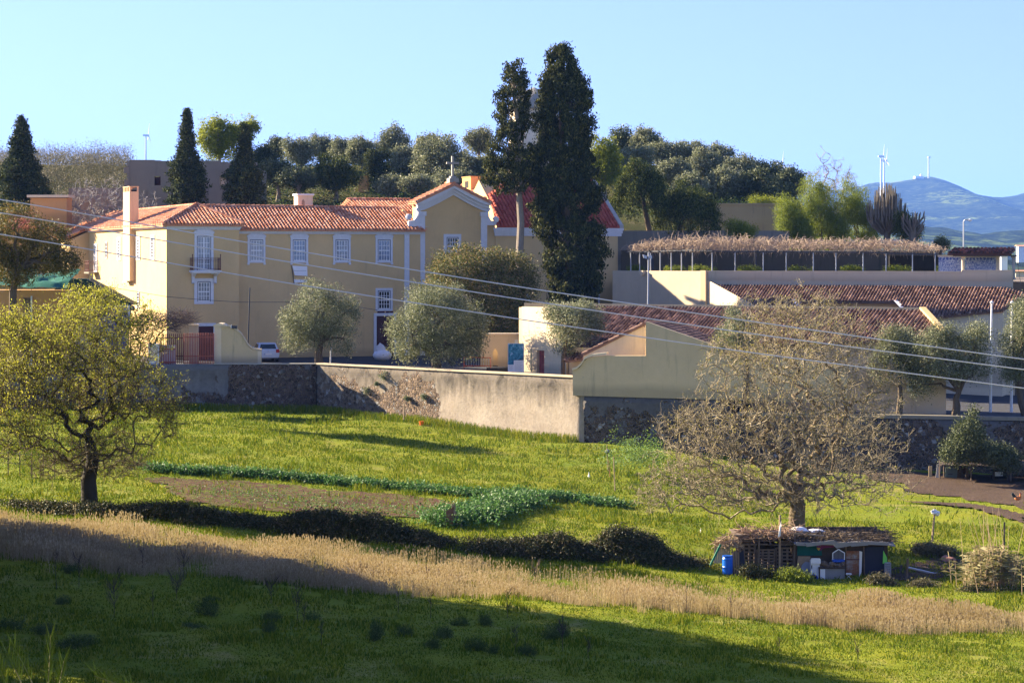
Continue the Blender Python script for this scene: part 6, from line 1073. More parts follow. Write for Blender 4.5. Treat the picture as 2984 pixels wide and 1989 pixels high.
# cypresses
def column(name, lab, base, prof, Y, ncl, per, spread, leaf, mat, seed, trunkpts, r0, bark, gapn=.32, cat='tree', sk=0):
    """prof: list of (y px, left px, right px): a solid of clumps between two outlines"""
    g = np.random.default_rng(seed); t = thing(name, lab, cat, W, base); k = Y / F_PX; ys = np.array([p[0] for p in prof]); y = g.uniform(ys[0], ys[-1], ncl * 2); lf = np.interp(y, ys, [p[1] for p in prof]); rg = np.interp(y, ys, [p[2] for p in prof])
    keep = g.random(len(y)) < (rg - lf) / (rg - lf).max(); y, lf, rg = y[keep], lf[keep], rg[keep]; c, h = (lf + rg) / 2, (rg - lf) / 2; a = g.uniform(0, 2 * math.pi, len(y)); r = (.35 + .65 * g.random(len(y)) ** .5)
    r *= .68 + .55 * vnoise(a * 2.2, y * .05, 1, seed); px = c + h * np.cos(a) * r; z = (HZ - y) * k; P_ = np.stack([(px - CX) * k, Y + h * k * np.sin(a) * r * .9, z], -1)
    kk = vnoise(a * 2.4 + 5, y * .055, 1, seed + 3) > gapn; P_ = P_[kk]; out = np.stack([np.cos(a), np.sin(a) * .9, np.full(len(a), 1.1)], -1)[kk]; out /= np.linalg.norm(out, axis=1)[:, None]
    s = g.normal(size=(len(P_), per, 3)) * spread; s += out[:, None, :] * (g.random((len(P_), per, 1)) - .3) * spread * 3.4
    pts = (P_[:, None, :] + s).reshape(-1, 3); foliage('crown', pts - np.array(base), leaf, .5, g, mat, t, .8)
    m = MB(); m.tube(trunkpts, [r0 * (1.1 - .8 * i / (len(trunkpts) - 1)) for i in range(len(trunkpts))], 9)
    for p in P_[g.choice(len(P_), 70)]:
        zz = p[2] - .8; q = trunkpts[0]; j = min(range(len(trunkpts)), key=lambda i: abs(trunkpts[i][2] - zz)); q = trunkpts[j]; m.tube([q, tuple((np.array(q) * .4 + p * .6) + g.normal(size=3) * .15), tuple(p)], [r0 * .28, r0 * .14, .02], 4, False)
    part('trunk', m, bark, t); return t
Yc = 183; tp = [(X(1519, Yc), Yc, -8.1), (X(1517, Yc), Yc, Z(860, Yc)), (X(1514, Yc), Yc, Z(740, Yc)), (X(1518, Yc), Yc, Z(650, Yc)), (X(1512, Yc), Yc, Z(560, Yc)), (X(1510, Yc), Yc, Z(460, Yc)), (X(1512, Yc), Yc, Z(380, Yc)), (X(1498, Yc), Yc, Z(280, Yc)), (X(1493, Yc), Yc, Z(200, Yc))]
column('cypress_tree', 'slimmer tall cypress with a long bare grey trunk and gappy crown', tp[0], [(180, 1482, 1508), (205, 1464, 1532), (250, 1452, 1542), (300, 1447, 1540), (350, 1448, 1545), (385, 1452, 1536), (400, 1440, 1520), (425, 1418, 1520), (460, 1410, 1545), (500, 1402, 1560), (535, 1408, 1560), (560, 1440, 1550)], Yc, 900, 34, .13, .20, L_CYP, 21, tp, .36, BARKG, .42)
Yc = 184; tp = [(X(1668, Yc), Yc, -8.1), (X(1665, Yc), Yc, Z(900, Yc)), (X(1655, Yc), Yc, Z(700, Yc)), (X(1640, Yc), Yc, Z(500, Yc)), (X(1635, Yc), Yc, Z(300, Yc)), (X(1636, Yc), Yc, Z(150, Yc))]
column('cypress_tree', 'tallest, broad dark cypress in the middle of the picture', tp[0], [(135, 1620, 1650), (160, 1600, 1672), (200, 1590, 1680), (240, 1578, 1705), (300, 1560, 1725), (350, 1558, 1728), (400, 1560, 1722), (440, 1545, 1715), (500, 1545, 1735), (540, 1550, 1750), (580, 1555, 1765), (630, 1560, 1745), (680, 1565, 1750), (720, 1580, 1765), (780, 1590, 1750), (840, 1595, 1745), (880, 1610, 1735), (900, 1630, 1710)], Yc, 2600, 38, .15, .22, L_CYP, 22, tp, .45, BARK, .36)
# hill conifers
def conifer(name, lab, px, ytop, ybase, hw, Y, seed, mat=L_CON, narrow=.0, n=1000):
    zb_ = max(Z(ybase, Y), float(hz_(X(px, Y), Y)) - .1); base = (X(px, Y), Y, zb_); g = np.random.default_rng(seed); H = Z(ytop, Y) - zb_; r = hw * Y / F_PX; t = thing(name, lab, 'tree', W, base)
    lv = g.random(n * 3) ** .8; lv = lv[: n * 2]; prof_ = np.interp(lv, [0, .2, .45, .6, .8, 1], [.9, 1, .78, .34 if narrow else .5, .2 if narrow else .28, .03]); a = g.uniform(0, 2 * math.pi, len(lv)); wh = .45 + .75 * vnoise(a * 1.6, lv * 22, 1, seed)
    rr = r * prof_ * wh * (.35 + .65 * g.random(len(lv)) ** .5); c = np.stack([np.cos(a) * rr, np.sin(a) * rr, H * (.04 + .96 * lv) - rr * .25], -1); k = g.random(len(lv)) < (prof_ + .12); c = c[k]
    out = c * [1, 1, 0]; out /= np.linalg.norm(out, axis=1)[:, None] + 1e-6; s = g.normal(size=(len(c), 20, 3)) * .12 + out[:, None, :] * (g.random((len(c), 20, 1)) - .4) * .55 + np.array([0, 0, .12]) * g.random((len(c), 20, 1)); pts = (c[:, None] + s).reshape(-1, 3)
    foliage('crown', pts, .22, .5, g, mat, t); m = MB().tube([base, (base[0], Y, zb_ + H * .98)], [.28, .03], 7)
    for q in c[::25]: m.tube([(base[0], Y, zb_ + q[2] + .3), (base[0] + q[0], Y + q[1], zb_ + q[2])], [.05, .01], 3, False)
    part('trunk', m, BARK, t)
conifer('fir_tree', 'dark fir with a pointed top at the far left', 62, 343, 610, 82, 214, 31, n=1300)
conifer('fir_tree', 'slender dark fir in front of the ruined wall, left of the pair', 545, 322, 600, 62, 216, 32, narrow=1, n=1100); conifer('fir_tree', 'slender dark fir before the right end of the ruined wall, below the yellow-green tree', 712, 365, 605, 64, 214, 33, narrow=1, n=1100)
# trees of the hill
def hill_tree(px, y, hw, hh, Y, lab, mat=L_OLV, name='olive_tree', seed=0, n=520, leaf=.24, lob=6, group='olives along the hilltop', gap=.15, per=18, r0=.25, bark=BARKG):
    if name == 'olive_tree': hw *= 1.25; hh *= 1.15; n = int(n * 1.3)
    g = np.random.default_rng(seed + 100); k = Y / F_PX; xb = X(px, Y); zb_ = float(hz_(xb, Y)); l = []; gap = gap + .1 if gap else 0
    for i in range(lob + 4): a = i * 2.4 + seed; rr_ = ((i + .5) / (lob + 4)) ** .5; l.append((px + hw * .72 * rr_ * math.cos(a), y - hh * .6 * rr_ * math.sin(a) * (1 if math.sin(a) > 0 else .8), hw * g.uniform(.26, .48), hh * g.uniform(.28, .5)))
    l.append((px, y + hh * .1, hw * .5, hh * .6)); L = lobes_px(l, Y, 1.0); return tree(name, lab, 'tree', (xb, Y, min(zb_, Z(y + hh, Y))), L, n, per, .24, leaf, mat, seed=seed, group=group, gap=gap, r0=r0, bark=bark)
HT = [(800, 435, 30, 36, 258, 'small dark olive just right of the ruin on the skyline', 1), (872, 440, 44, 45, 252, 'rounded grey olive right of the small dark one beyond the ruin', 0), (935, 425, 40, 38, 262, 'olive on the skyline behind the big round evergreen, left one', 0), (1005, 440, 50, 40, 258, 'olive on the skyline behind the big round evergreen, right one', 0),
      (1145, 420, 48, 48, 258, 'tall pale olive left of the gap before the church gable', 0), (1180, 475, 40, 55, 250, 'lower olive over the bright grass left of the gable', 0), (1278, 455, 72, 68, 244, 'biggest grey olive, just behind the church cross', 0), (1250, 425, 40, 35, 260, 'olive top showing above the biggest grey olive', 0), (1395, 410, 32, 42, 256, 'pale olive left of the slim cypress', 0), (1370, 480, 55, 45, 248, 'low olive behind the orange box chimney', 0), (1330, 530, 60, 35, 240, 'lowest olive behind the gable roof', 0),
      (1815, 420, 34, 48, 258, 'dark olive beside the yellow-green tree, right of the tall cypress', 1), (1850, 470, 50, 45, 246, 'pale olive lowest at left of the right-hand grove', 0), (1885, 415, 46, 45, 256, 'highest olive of the right-hand grove', 0), (1940, 450, 46, 45, 252, 'olive second in from the highest one of the right-hand grove', 0), (1965, 500, 50, 42, 240, 'front olive of the right-hand grove above the drooping cypresses', 0), (2015, 450, 42, 40, 256, 'olive mid-way along the right-hand grove skyline', 0), (2060, 480, 50, 45, 248, 'olive right of the middle of the right-hand grove', 0),
      (2100, 455, 38, 36, 256, 'olive on the skyline left of the dip in the right-hand grove', 0), (2110, 530, 50, 45, 238, 'low front olive over the patchy wall', 0), (2165, 500, 48, 50, 246, 'olive past the dip in the right-hand grove', 0), (2200, 540, 45, 48, 238, 'darker low olive over the right end of the patchy wall', 1), (2235, 515, 42, 48, 246, 'darker olive left of the small wind turbine', 1), (2305, 535, 40, 48, 240, 'last dark olive at the right end of the grove', 1), (2265, 560, 40, 40, 236, 'dark olive under the small wind turbine', 1), (2010, 545, 45, 40, 234, 'low olive behind the right drooping cypress', 0)]
HT += [(810, 505, 50, 40, 236, 'dark low olive beside the right end of the ruin', 1), (870, 520, 45, 35, 234, 'dark low tree below the rounded grey olive', 1), (1055, 445, 44, 42, 252, 'grey olive peeping between the round evergreen and the upright one', 0), (1215, 540, 40, 26, 232, 'low bright olive just above the cloister roof', 0), (1225, 470, 38, 45, 254, 'slim olive in front of the gap left of the church cross', 0), (1135, 540, 30, 30, 233, 'small olive above the bright grass slope', 0)]
for i, (px, y, a, b, Y, lb, dk) in enumerate(HT): hill_tree(px, y, a, b, Y, lb, L_OLD_ if dk else L_OLV, seed=i + 1, n=int(260 + a * b * .11))
hill_tree(978, 510, 75, 66, 236, 'big round dark green evergreen above the orange roof', L_CED, 'evergreen_tree', 41, 1100, .2, 8, None, .05); hill_tree(1100, 490, 46, 75, 240, 'dark upright evergreen right of the big round one', L_CON, 'evergreen_tree', 42, 900, .2, 6, None, .1)
hill_tree(640, 400, 68, 82, 240, 'bright yellow-green rounded tree behind the ruined wall', L_YG, 'broadleaf_tree', 43, 1000, .26, 10, None, .22); hill_tree(718, 380, 34, 52, 241, 'narrow yellow-green tree behind the right fir', L_YG, 'broadleaf_tree', 44, 420, .24, 5, None, .2); hill_tree(768, 470, 40, 50, 238, 'dark bush at the right end of the ruined wall', L_CON, 'evergreen_bush', 46, 500, .2, 5, None, .1)
hill_tree(1760, 480, 62, 108, 236, 'green and yellow broadleaf tree right behind the tall cypress', L_YG, 'broadleaf_tree', 45, 1000, .24, 8, None, .25); hill_tree(1530, 500, 40, 60, 240, 'yellow-leaved tree glimpsed between the two cypresses', L_YG, 'broadleaf_tree', 47, 400, .22, 5, None, .2)
def droop(px, y0, y1, hw, Y, lab, seed, px2):
    g = np.random.default_rng(seed); k = Y / F_PX; base = (X(px2, Y), Y, -1.8); t = thing('weeping_cypress', lab, 'tree', W, base); P_ = []
    for i in range(130):
        a = g.uniform(0, 2 * math.pi); r = hw * k * g.random() ** .5; top = Z(y0 + (y1 - y0) * (r / (hw * k)) ** 2.2 * .5 + g.uniform(0, 60), Y); ln = g.uniform(.8, 2.4)
        c = np.array([X(px, Y) + r * math.cos(a), Y + r * math.sin(a) * .8, top])
        for s_ in range(7): P_.append(c + np.array([math.cos(a), math.sin(a), 0]) * (s_ * .09) + np.array([0, 0, .15 - (s_ / 6) ** 1.6 * ln]) + g.normal(size=3) * .12)
    P_ = np.array(P_); P_ = P_[P_[:, 2] > Z(y1, Y)]; pts = (P_[:, None] + g.normal(size=(len(P_), 30, 3)) * [.22, .22, .16]).reshape(-1, 3); foliage('crown', pts - np.array(base), .17, .45, g, L_CED, t, .5)
    m = MB(); tt = (X(px, Y), Y, Z((y0 + y1) / 2 - 20, Y)); m.tube([base, ((base[0] + tt[0]) / 2 + .3, Y, (base[2] + tt[2]) / 2), tt], [.35, .26, .14], 8); limbs(m, tt, [tuple(P_[i]) for i in g.choice(len(P_), 26)], .1, g, 4); part('trunk', m, BARK, t)
droop(1865, 462, 650, 68, 204, 'left of the two dark drooping cypresses beside the hall roof', 51, 1900); droop(2005, 528, 690, 88, 205, 'right, wider one of the two dark drooping cypresses', 52, 1915)
# feathery lime shrubs, bare tree, cactus, small bushes above the pergola
def bush(px, y, hw, hh, Y, lab, mat, zb_=None, n=500, leaf=.14, asp=.3, name='shrub', seed=1, gap=.1, lob=5, sp_=.2, group=None):
    k = Y / F_PX; g = np.random.default_rng(seed); l = [(px + hw * .55 * math.cos(i * 2.4), y + hh * (.4 * math.sin(i * 2.4 + 1) + .28 * (i % 2)), hw * g.uniform(.5, .62), hh * g.uniform(.5, .65)) for i in range(lob)]
    zb_ = Z(y + hh, Y) if zb_ is None else zb_; return tree(name, lab, 'shrub', (X(px, Y), Y, zb_), lobes_px(l, Y), n, 22, sp_, leaf, mat, asp, seed=seed, gap=gap + (.12 if mat is L_LIME else 0), r0=.1, group=group, vert=.9 if mat is L_LIME else 0.)
bush(2310, 645, 54, 85, 204, 'lime-green feathery shrub at the left of the bright clump above the pergola', L_LIME, -1.7, 1500, seed=61, lob=9); bush(2400, 612, 66, 122, 205, 'largest lime-green feathery shrub above the pergola', L_LIME, -1.7, 2200, seed=62, lob=9); bush(2500, 622, 60, 118, 206, 'lime-green shrub behind the tall cactus', L_LIME, -1.7, 1800, seed=63, lob=9)
bush(2155, 665, 42, 28, 200, 'small yellow-green bush at the middle of the pergola top', L_YG, -1.7, 500, seed=64); bush(2640, 660, 42, 50, 202, 'dark green bush right of the tall cactus', L_CED, -1.7, 700, seed=65); bush(2741, 708, 19, 17, 200, 'little round dark bush between pergola and canopy', L_OLD_, -1.7, 260, seed=66, lob=4)
bush(2240, 590, 60, 20, 226, 'bright green low bush on top of the patchy wall', L_YG, None, 400, seed=67)
for i, (px, w_) in enumerate(((1850, 22), (1965, 30), (2040, 40), (2180, 34), (2330, 38), (2480, 34), (2610, 42), (2745, 18))): Y = pgY(px) + .9; bush(px, 783, w_, 9, Y, ['leftmost', 'second', 'third', 'fourth', 'fifth', 'sixth', 'seventh', 'last'][i] + ' from the left of the low green plants on the terrace edge under the pergola', L_LIME, -1.7, 160, .10, .4, 'terrace_plant', 70 + i, .05, 4, .12, 'green plants under the pergola')
def cactus(px, y0, y1, Y, lab, n, hw, seed):
    g = np.random.default_rng(seed); k = Y / F_PX; x = X(px, Y); zb_ = -1.75; t = thing('candelabra_cactus', lab, 'cactus', W, (x, Y, zb_)); m = MB()
    m.tube([(x, Y, zb_), (x, Y, Z(y1 - 40, Y))], [.35, .3], 8)
    for i in range(n):
        a = g.uniform(0, 2 * math.pi); rr = hw * k * g.random() ** .6; top = Z(y0 + (abs(rr * math.cos(a)) / (hw * k)) ** 1.5 * (y1 - y0) * .5 + g.uniform(0, 50), Y); s = Z(y1 - g.uniform(20, 60), Y)
        p = (x + .3 * rr * math.cos(a), Y + .3 * rr * math.sin(a), s - .5); q = (x + rr * math.cos(a), Y + rr * math.sin(a) * .8, s + .3); r = (x + rr * 1.08 * math.cos(a), Y + rr * .85 * math.sin(a), max(top, s + .8)); m.tube([p, q, ((q[0] + r[0]) / 2, q[1], (q[2] + r[2]) / 2), r], [.05, .06, .055, .03], 5)
    part('stems', m, plain('cactus_skin', (.16, .14, .11), .9, .5, 3), t)
cactus(2585, 530, 690, 203, 'tall brown-green candelabra cactus above the pergola', 190, 62, 81); cactus(2660, 640, 700, 201, 'smaller drooping cactus right of the tall one', 50, 34, 82)
# bare and nearly bare trees
def bare_tree(name, lab, base, root, lobes, N, step, wob, rtip, seed, bark, leafmat_=None, nleaf=0, lsz=.08, spurs=2, spur=.35, thin=.03, rmax=.5, sides=(8, 4, 3), lsp=.12, shell=.25, lz=None, twigmat=None, expo=2.2, r0=.05):
    g = np.random.default_rng(seed); t = thing(name, lab, 'tree', W, base); b = np.array(base); _, ends = crown_pts(g, lobes, N, 1, 0, shell)
    A, par, r, tips = grow(g, ends, root, step, wob, rtip, expo, rmax)
    r[:len(root)] = np.maximum(r[:len(root)], np.linspace(r0 * 1.2, r0 * .7, len(root))); V1_, F1_ = wood(A, par, r, thin * 2, 99, sides[0]); put('trunk', np_mesh('trunk', V1_ - b, F1_), bark, t, True)
    V2_, F2_ = wood(A, par, r, thin, thin * 2, sides[1]); V3_, F3_ = wood(A, par, r, 0, thin, sides[2])
    s = np.repeat(A[tips], spurs, 0); back = np.repeat(A[par[tips]], spurs, 0); d = s - back; d /= np.linalg.norm(d, axis=1)[:, None] + 1e-9; d = d * .6 + g.normal(size=d.shape) * .6 + [0, 0, .25]; d /= np.linalg.norm(d, axis=1)[:, None]
    s = back + (s - back) * g.random((len(s), 1)); e1 = s + d * spur * g.uniform(.4, 1.3, (len(s), 1)); mid = (s + e1) / 2 + g.normal(size=s.shape) * spur * .10
    AA = np.concatenate([s, mid, e1]); n = len(s); pp = np.concatenate([-np.ones(n, int), np.arange(n), np.arange(n) + n]); rr = np.concatenate([np.full(n, rtip), np.full(n, rtip * .9), np.full(n, rtip * .55)]); V4_, F4_ = wood(AA, pp, rr, 0, 9, 3)
    o = 0; Vs, Fs = [], []
    for v_, f_ in ((V2_, F2_), (V3_, F3_), (V4_, F4_)):
        if len(v_): Vs.append(v_); Fs.append(f_ + o); o += len(v_)
    put('branches', np_mesh('branches', np.concatenate(Vs) - b, np.concatenate(Fs)), twigmat or bark, t)
    if leafmat_:
        src = np.concatenate([e1, mid]); 
        if lz is not None: src = src[g.random(len(src)) < np.clip(lz(src), 0, 1)]
        src = src[g.choice(len(src), nleaf)]; foliage('leaves', src + g.normal(size=src.shape) * lsp - b, lsz, .5, g, leafmat_, t, .6)
    return t
Yt = 108.5; k = Yt / F_PX; bx = X(2318, Yt); bz = gzf(bx, Yt) - .15
root = [(bx, Yt, bz), (bx + .03, Yt, bz + .7), (X(2325, Yt), Yt, Z(1470, Yt)), (X(2312, Yt), Yt, Z(1420, Yt))]
lob = lobes_px([(2330, 1150, 200, 220), (2150, 1260, 210, 150), (2490, 1230, 180, 190), (2290, 1000, 190, 130), (2440, 1000, 150, 110), (2040, 1380, 190, 110), (2560, 1400, 130, 110), (2010, 1240, 130, 110), (2380, 1400, 240, 100), (2200, 1430, 240, 90), (2380, 915, 110, 80), (2570, 1100, 90, 110), (1930, 1430, 110, 70), (2230, 920, 100, 70), (2120, 1060, 120, 110)], Yt, .85)
TWG = plain('lichen_twigs', (.27, .23, .155), .95, .55, 1.2)
bare_tree('bare_tree', 'huge wide bare tree with lichen-grey twisting twigs over the shed', (bx, Yt, bz), root, lob, 5000, .42, .22, .0105, 91, plain('lichen_bark', (.15, .115, .07), .95, .6, 2.5), L_BUD2, 10000, .08, 3, .45, .03, .42, r0=.42, lsp=.07, twigmat=TWG, lz=lambda p: .35 + (p[:, 2] - Z(1300, Yt)) / 6)
Yt = 109; bx = X(262, Yt); bz = gzf(bx, Yt) - .15
root = [(bx, Yt, bz), (X(258, Yt), Yt, Z(1400, Yt)), (X(270, Yt), Yt, Z(1340, Yt)), (X(262, Yt), Yt, Z(1290, Yt))]
lob = lobes_px([(240, 990, 190, 130), (90, 1050, 160, 130), (380, 1000, 120, 130), (250, 890, 110, 60), (120, 1180, 150, 120), (420, 1160, 130, 110), (270, 1150, 150, 130), (60, 1280, 100, 80), (300, 1300, 190, 70), (180, 1360, 130, 50), (340, 1370, 110, 40), (500, 1200, 60, 90), (40, 950, 90, 60), (-40, 1120, 100, 140)], Yt, .85)
bare_tree('willow_tree', 'large left-hand tree with a black trunk and yellow-green spring leaves', (bx, Yt, bz), root, lob, 2600, .42, .16, .010, 97, plain('black_bark', (.035, .03, .022), .95, .4, 4), L_BUD, 36000, .095, 5, .55, .03, .5, r0=.36, lsp=.11, twigmat=plain('dark_twigs', (.12, .095, .05), .95, .5, 1.5), lz=lambda p: .03 + (p[:, 2] - Z(1330, Yt)) / 8.0)
# greenish-brown tree at far left
court_tree(35, 880, [(60, 650, 70, 55), (150, 690, 60, 50), (20, 720, 90, 60), (110, 750, 80, 50), (190, 770, 50, 30), (40, 800, 70, 40), (-40, 680, 80, 70), (215, 740, 28, 18)], 160, 'brown and green leafy tree at the left edge before the orange annex', 'broadleaf_tree', L_BRN, 1900, 22, .15, 13, tr=[(38, 850), (50, 790)], r0=.3, gap=.25, spread=.2)
def quick_bare(px, y0, yb_, hw, Y, lab, seed, N=260, mat=BARKG, group=None, name='bare_tree', zb_=None, spur=.5, rt=.014, sp_=2):
    k = Y / F_PX; x = X(px, Y); zb_ = Z(yb_, Y) if zb_ is None else zb_; H = Z(y0, Y) - zb_; cz = zb_ + H * .62
    t = bare_tree(name, lab, (x, Y, zb_), [(x, Y, zb_), (x + .05, Y, zb_ + H * .12), (x, Y, zb_ + H * .22)], [(x, Y, cz, hw * k, hw * k * .8, H * .38), (x - hw * k * .45, Y, cz - H * .05, hw * k * .5, hw * k * .5, H * .3), (x + hw * k * .5, Y, cz - H * .08, hw * k * .5, hw * k * .5, H * .28)], N, .5, .16, rt, seed, mat, None, 0, spurs=sp_, spur=spur, thin=.04, rmax=.25, shell=.3)
    if group: t['group'] = group
quick_bare(2425, 432, 600, 90, 222, 'tall bare tree on the skyline above the lime-green shrubs', 101, 420, plain('pale_twigs', (.24, .22, .19), .95, .3), zb_=0.0, rt=.02)
for i, (px, y0, hw, lb) in enumerate(((250, 500, 60, 'left of the bare fig trees before the garden wall'), (325, 505, 60, 'second of the bare fig trees, just left of the chimney stack'), (420, 540, 50, 'bare fig tree right of the chimney stack'), (180, 560, 40, 'small bare fig tree behind the large slab chimney'))): quick_bare(px, y0, 615, hw, 215, lb, 110 + i, 260, plain('fig_bark', (.27, .26, .25), .9, .2), 'bare fig trees behind the roof', zb_=-2.0, rt=.022, name='bare_fig_tree', sp_=3)
# dark bare vine over the yard by the gate
g = np.random.default_rng(8); Yv2 = 173.5; m = MB(); vb = (X(440, Yv2), Yv2, -8.1); t = thing('bare_vine', 'dark leafless vine spreading over the yard left of the gate', 'vine', W, vb)
m.tube([vb, (X(446, Yv2), Yv2, Z(1010, Yv2)), (X(462, Yv2), Yv2, Z(975, Yv2)), (X(480, Yv2), Yv2, Z(960, Yv2))], [.1, .09, .07, .05], 6)
for i in range(900):
    px = g.uniform(395, 560); top = np.interp(px, [390, 430, 480, 520, 560, 590], [925, 918, 915, 905, 915, 935]); p = np.array([X(px, Yv2), Yv2 + g.uniform(-1.2, 1.8), Z(g.uniform(top, 962 if px < 520 else 945), Yv2)]); d = g.normal(size=3) * [1, .6, .45] + [.4, 0, .25]; d /= np.linalg.norm(d); m.tube([p, p + d * .4 + g.normal(size=3) * .04, p + d * .8 + [0, 0, .05]], [.014, .011, .005], 3, False)
part('stems', m, plain('purple_twigs', (.055, .04, .045), .95, .4), t)
# scrub along the hill skyline at left and round the ruin (uncountable)
def scatter_cloud(name, lab, cat, C, per, spread, leaf, asp, mat, seed, vert=0., kind='stuff'):
    g = np.random.default_rng(seed); pts = (C[:, None] + g.normal(size=(len(C), per, 3)) * spread).reshape(-1, 3); o = C.mean(0); V, Fq = leaves(pts - o, leaf, asp, g, vert); ob = put(name, np_mesh(name, V, Fq), mat); ob.location = o; return tag(ob, lab, cat, None, kind)
g = np.random.default_rng(12); n = 4200; px = g.uniform(-60, 380, n); Yh_ = g.uniform(226, 272, n); x = (px - CX) / F_PX * Yh_; z = hz_(x, Yh_) + g.random(n) * (.8 + 2.0 * vnoise(x, Yh_, 4, 1)); scatter_cloud('hill_scrub', 'tawny scrub covering the hill at far left', 'scrub', np.stack([x, Yh_, z], -1), 22, .34, .16, .3, L_SCRUB, 3, .5)
n = 4200; px = g.uniform(600, 2330, n); Yh_ = g.uniform(224, 262, n); x = (px - CX) / F_PX * Yh_; z = hz_(x, Yh_) + g.random(n) * .8 * vnoise(x, Yh_, 4, 1); ok = vnoise(x, Yh_, 6, 4) > .3; scatter_cloud('hill_undergrowth', 'dark green undergrowth below the hilltop olives', 'undergrowth', np.stack([x, Yh_, z], -1)[ok], 26, .4, .2, .4, leafmat('undergrowth_leaf', [(0, (.02, .035, .01)), (.6, (.05, .09, .015)), (1, (.14, .2, .03))], .25), 4)

# ---------------- field plants ----------------
def rowpath(pts, n, wd, seed, h=.35):
    g = np.random.default_rng(seed); q = [gp(*p) for p in pts]; t = g.random(n) * (len(q) - 1); i = t.astype(int); f = t - i; q = np.array(q); c = q[i] * (1 - f[:, None]) + q[i + 1] * f[:, None] + g.normal(size=(n, 2)) * wd; z = gz(c[:, 0], c[:, 1]) + g.random(n) * h; return np.stack([c[:, 0], c[:, 1], z], -1)
scatter_cloud('crop_row', 'long blue-green row of broad beans crossing the field', 'crop row', rowpath([(440, 1372), (760, 1388), (1100, 1420), (1480, 1452)], 2400, .38, 1), 12, .10, .13, .5, L_CROP, 5)
scatter_cloud('crop_row', 'thick dark green bean patch running diagonally at the end of the soil bed', 'crop row', rowpath([(1290, 1535), (1360, 1515), (1450, 1488), (1530, 1462)], 1900, .65, 2, .55), 14, .12, .14, .5, L_CROP, 6)
scatter_cloud('crop_row', 'short bean row right of the thick patch, ending at the bare tree', 'crop row', rowpath([(1530, 1452), (1650, 1458), (1810, 1478)], 900, .4, 3), 12, .10, .13, .5, L_CROP, 7)
scatter_cloud('crop_seedlings', 'sparse green seedlings on the ploughed soil', 'seedlings', rowpath([(640, 1440), (900, 1470), (1300, 1500)], 1500, 2.2, 4, .05), 5, .08, .09, .5, L_CROP, 8)
# artichoke-like plant by the wall corner
g = np.random.default_rng(66); a, b = gp(1850, 1330); C = []
for q in ((1830, 1330, 1270, 60), (1870, 1330, 1295, 60), (1800, 1350, 1310, 40), (1850, 1350, 1300, 70), (1900, 1360, 1310, 50), (1890, 1320, 1290, 40)):
    for _ in range(55): p = q[0] + g.normal() * q[3] * .75; C.append((X(p, 133), 133 + g.normal() * 1.6, Z(q[1] - abs(g.normal()) * (q[1] - q[2]) * .6, 133)))
C = np.array(C); C[:, 2] = np.maximum(C[:, 2], gz(C[:, 0], C[:, 1])); scatter_cloud('wild_greens', 'tall leafy green weeds growing by the dark wall corner', 'weeds', C, 12, .16, .13, .4, leafmat('weed_leaf', [(0, (.03, .09, .02)), (.5, (.07, .17, .04)), (1, (.16, .30, .09))], .35), 9, kind='stuff')
# bramble hedge
def bramble(name, lab, pts, n, wd, hs, seed, bump_=None):
    g = np.random.default_rng(seed); q = np.array([gp(p[0], p[1]) for p in pts]); hh = np.array(hs); t = g.random(n) * (len(q) - 1); i = t.astype(int); f = (t - i)[:, None]; c = q[i] * (1 - f) + q[i + 1] * f; h = hh[i] * (1 - f[:, 0]) + hh[i + 1] * f[:, 0]
    o = g.normal(size=(n, 2)) * wd; c = c + o; kb = vnoise(c[:, 0], c[:, 1], 1.6, seed + 9); h = h * np.clip(.25 + 1.2 * kb, 0, 1.15); hh2 = h * np.exp(-(o[:, 1] / (wd * 1.8)) ** 2) * (.65 + .6 * vnoise(c[:, 0], c[:, 1], 1.2, seed)); z = gz(c[:, 0], c[:, 1]) + hh2 * g.random(n) ** .45
    C = np.stack([c[:, 0], c[:, 1], z], -1); o_ = C.mean(0); t_ = thing(name, lab, 'hedge', W, tuple(o_)); pts_ = (C[:, None] + g.normal(size=(n, 22, 3)) * .13).reshape(-1, 3); foliage('foliage', pts_ - o_, .10, .5, g, L_BRAM, t_)
    m = MB()
    for j in g.choice(n, 260):
        p = C[j]; d = g.normal(size=3) * [1, .6, .4]; d /= np.linalg.norm(d); m.tube([p, p + d * .35 + [0, 0, .12], p + d * .75], [.012, .01, .005], 3, False)
    part('canes', m, BARK, t_); return t_
bramble('bramble_hedge', 'long dark bramble hedge along the upper edge of the dry grass', [(60, 1480), (300, 1500), (560, 1515), (760, 1530), (960, 1560), (1150, 1580), (1270, 1590)], 5200, .6, [.35, .75, .6, .55, .95, .75, .45], 15)
bramble('bramble_bush', 'broad dark bramble mound left of the shed', [(1400, 1605), (1560, 1615), (1720, 1625), (1880, 1635), (1990, 1645)], 4600, .65, [.3, .65, 1.15, .95, .3], 16)
